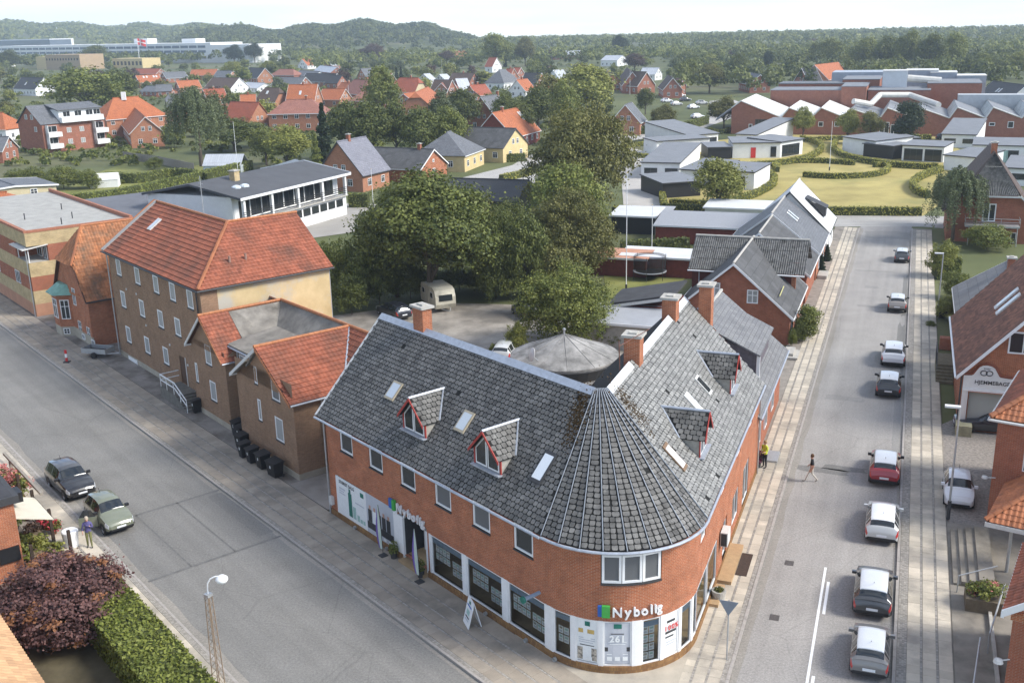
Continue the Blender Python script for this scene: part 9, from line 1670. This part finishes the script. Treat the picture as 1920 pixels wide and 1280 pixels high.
# road paint
k=MB(F2); k.face([(38.5,2.32,.004),(50.4,2.38,.004),(50.4,2.26,.004),(38.5,2.2,.004)][::-1]); k.struct('lane_line',white); k=MB(F2); k.face([(45.8,2.12,.004),(48.95,2.14,.004),(48.95,2.0,.004),(45.8,1.98,.004)][::-1]); k.face([(37.5,2.12,.004),(40.6,2.12,.004),(40.6,1.98,.004),(37.5,1.98,.004)][::-1]); k.struct('lane_line',white)
for px in ((1480,1055),(1452,1157)): s,m=f2(*px); k=MB(F2); k.box(s-.25,s+.25,m-.22,m+.22,0,.012); tag(k.build('drain_grate',M('iron_grate',(.09,.08,.075),.7,.3,14)),('iron drain grate in the gutter by the planter' if px[0]==1480 else 'iron drain grate in the gutter near the yield sign'),'drain')
# ---------------------------------------------------------------- left foreground: flower shop terrace, plum tree, hedge
fs=thing('flower_shop','corner of a red brick shop with flat dark roof at the left edge','building',F1((58,-8,0)),RZ1); k=MB(F1); k.box(54.1,67.0,-10.6,-3,-.05,4.35); k.build('wall',brickN,fs); k=MB(F1); k.box(53.9,67.2,-10.85,-3,4.35,4.75); k.build('roof_edge',dark,fs); k=MB(F1); k.face([(54.1,-10.6,4.76),(67,-10.6,4.76),(67,-3,4.76),(54.1,-3,4.76)][::-1]); k.build('flat_roof',M('dark_roof_felt',(.05,.05,.055),.9,.2,1),fs)
k=MB(F1); k.box(56.6,57.6,-11.6,-10.6,3.2,3.75); sb_=k.build('hanging_sign',black,fs); k=MB(F1); [k.tube((56.58,-11.3+.15*i,3.35),(56.58,-11.2+.15*i,3.6),.025,5) for i in range(4)]; k.build('sign_emblem',gold,sb_); k=MB(F1); k.box(53.98,54.1,-10.5,-9.5,1.2,2.0); k.build('wall_board',black,fs)
k=MB(F1); k.slab([(55.2,-12.6,2.3),(58.8,-12.6,2.3),(58.8,-10.6,3.0),(55.2,-10.6,3.0)][::-1],.04); k.build('awning',M('cream_awning',(.62,.57,.46),.8,.06,2),fs)
pg=thing('pergola','dark wooden pergola posts and beam over the flower terrace','pergola',F1((57,-12.5,0)),RZ1)
for s,n in ((53.8,-12.9),(57.2,-12.9),(60.5,-12.9),(63.5,-12.9),(53.4,-10.9)): k=MB(F1); k.box(s-.08,s+.08,n-.08,n+.08,.0,2.1); k.build('post',M('dark_timber',(.05,.035,.025),.85,.2,4),pg)
k=MB(F1); k.box(58.2,66,-12.98,-12.82,2.6,2.75); k.build('beam',wood,pg); k=MB(F1); k.box(64.5,64.7,-12.98,-12.8,0,2.6); k.build('post',wood,pg)
k=MB(F1); k.face([(50,-12,.115),(70,-12,.115),(70,-9,.115),(50,-9,.115)]); k.struct('terrace_floor',M('terrace_floor',(.12,.1,.085),.95,.25,1.5))
k=MB(F1); k.face([(10,-12,.02),(50,-12,.02),(50,5,.02),(10,5,.02)]); k.struct('garden_soil',M('garden_soil',(.1,.085,.05),1,.3,1,.4,8))
TER=[(66.5,-12.6,1.5,1.6,lf_pink,'tall pink oleander farthest on the terrace'),(64.2,-12.9,1.5,1.9,lf_pink,'pink oleander beside the pale beam'),(62.3,-12.4,1.0,1.3,lf_mid,'green grasses under the pergola beam'),(61.2,-12.6,.8,.8,lf_red,'red geranium on the terrace rail, farther one'),(59.2,-13.0,.7,.7,lf_red,'red begonia hanging on the terrace rail'),(58.2,-13.2,.7,.7,lf_red,'bright red flowers nearest the pavement'),(58.6,-12.2,1.0,.7,lf_cop,'purple heuchera bowl on the terrace'),(56.4,-12.0,1.2,1.0,lf_yel,'yellow-green fern on the display bench'),(55.4,-12.5,.8,.7,lf_yel,'lime grass pot beside the white tub'),(57.2,-11.4,1.2,.8,lf_mid,'green pot plants behind the fern'),(54.2,-11.6,1.3,.6,lf_rust,'rust coloured heather boxes on the low shelf'),(55.4,-10.9,.8,1.2,lf_mid,'leafy plant against the brick shop wall'),(53.6,-12.6,.9,.9,lf_cop,'dark leaved pot plant by the corner post'),(60.2,-11.6,1.2,.9,lf_dark,'dark pot plants below the awning'),(68.5,-11.8,1.6,1.6,lf_dark,'dark shrub at the far end of the terrace')]
for s,n,w_,h,mt,lb in TER:
    P0=F1((s,n,.11)); t=thing('flowering_plant',lb,'plant',P0,0,'plants on the flower shop terrace'); nn=int(700*w_*w_)+150; lo=rlobes('bush',int(s*10)%7); P,N_,Q=crown_points(nn,lo,.1,26,.5,int(s*10)); P=P*[w_,w_,h]+[0,0,.15]
    isf=mt in(lf_pink,lf_red,lf_rust); me=leafmesh('foliage',P,N_,.085,lf_mid if isf else mt,Q); add('foliage',me,t)
    if isf: P2,N2,Q2=crown_points(int(nn*.8),lo,.09,22,.85,int(s*7)); P2=P2*[w_,w_,h*1.06]+[0,0,.2]; P2=P2[P2[:,2]>h*.35]; add('blossom',leafmesh('blossom',P2,P2*0+[0,0,1.],.075,mt,rng.random(len(P2))),t)
    k=MB(FR(P0,0)); k.lathe([(.001,0),(w_*.2,0),(w_*.26,.28),(.001,.26)],10); k.build('pot',M('terracotta_pot',(.2,.09,.05),.85,.2,5) if isf else dark,t)
tubp=F1((56.0,-13.5,.11)); tb_=thing('white_tub','white oval planter tub on the terrace edge','planter',tubp); k=MB(FR(tubp,0)); k.lathe([(.001,0),(.36,0),(.45,.9),(.4,.95),(.001,.85)],16); k.build('tub',white,tb_)
for i,(s,n) in enumerate(((55.2,-11.6),(53.2,-11.4),(57.6,-12.2))): k=MB(F1); k.box(s-.7,s+.7,n-.3,n+.3,.3,.55); o=k.build('plant_crate',M('crate_wood',(.2,.15,.09),.9,.2,4)); tag(o,('slatted plant crate under the yellow fern','slatted plant crate by the black wall board','slatted plant crate near the rail')[i],'crate')
pt=plant('bush',lf_prune,F1((47.2,-10.3,0)),4.3,6.4,'large purple-leaved plum tree at bottom left',None,30000,.0165,1,'plum_tree','tree',330,.045)
P,N_,Q=crown_points(2600,rlobes('bush',1),.03,46,.95,77); add('young_leaves',leafmesh('young_leaves',P,N_,.0165,lf_rust,Q),pt)
plant('bush',lf_prune,F1((51.6,-12.0,0)),2.0,2.6,'smaller purple-leaved shrub against the terrace',None,30000,.0165,1,'shrub','shrub',330,.045)
hedge('bright green privet hedge along the near left pavement',None,2.3,1.7,LEAF('privet_leaf',(.09,.12,.02),(.3,.32,.07)),.09,150,None,[np.array(F1((s,-12.3,0))[:2]) for s in (28,34,40,46,48.2)])
tr_=thing('tiled_roof','corner of an orange tiled roof at the bottom left','roof',F1((42,-5,0)),RZ1); tiled(tr_,F1,[[(38,-7.6,2.9),(49.2,-7.6,2.9),(49.2,-2,6.2),(38,-2,6.2)]],underl,M('pale_orange_tile',(.5,.3,.16),.7,.12,1.5,attr=.15),tw=.26,th=.36); k=MB(F1); k.box(38,49,-7.2,-2,-.05,2.8); k.build('wall',brickR,tr_); k=MB(F1); k.box(49.2,49.35,-7.7,-2,2.7,3.1); k.build('verge',dark,tr_)
# planting of the trough
P0=F2((48.75,-5.05,.75)); P,N_,Q=crown_points(1600,rlobes('bush',2),.09,30,.5,3); o=add('foliage',leafmesh('foliage',P*[1.5,1.5,.75],N_,.07,lf_mid,Q),pl2); o.matrix_local=INV[pl2.name]@Matrix.Translation(P0); P=P[:160]; o=add('blossom',leafmesh('blossom',P*[1.3,1.3,.9],P*0+[0,0,1],.07,lf_pink,rng.random(160)),pl2); o.matrix_local=INV[pl2.name]@Matrix.Translation(P0)
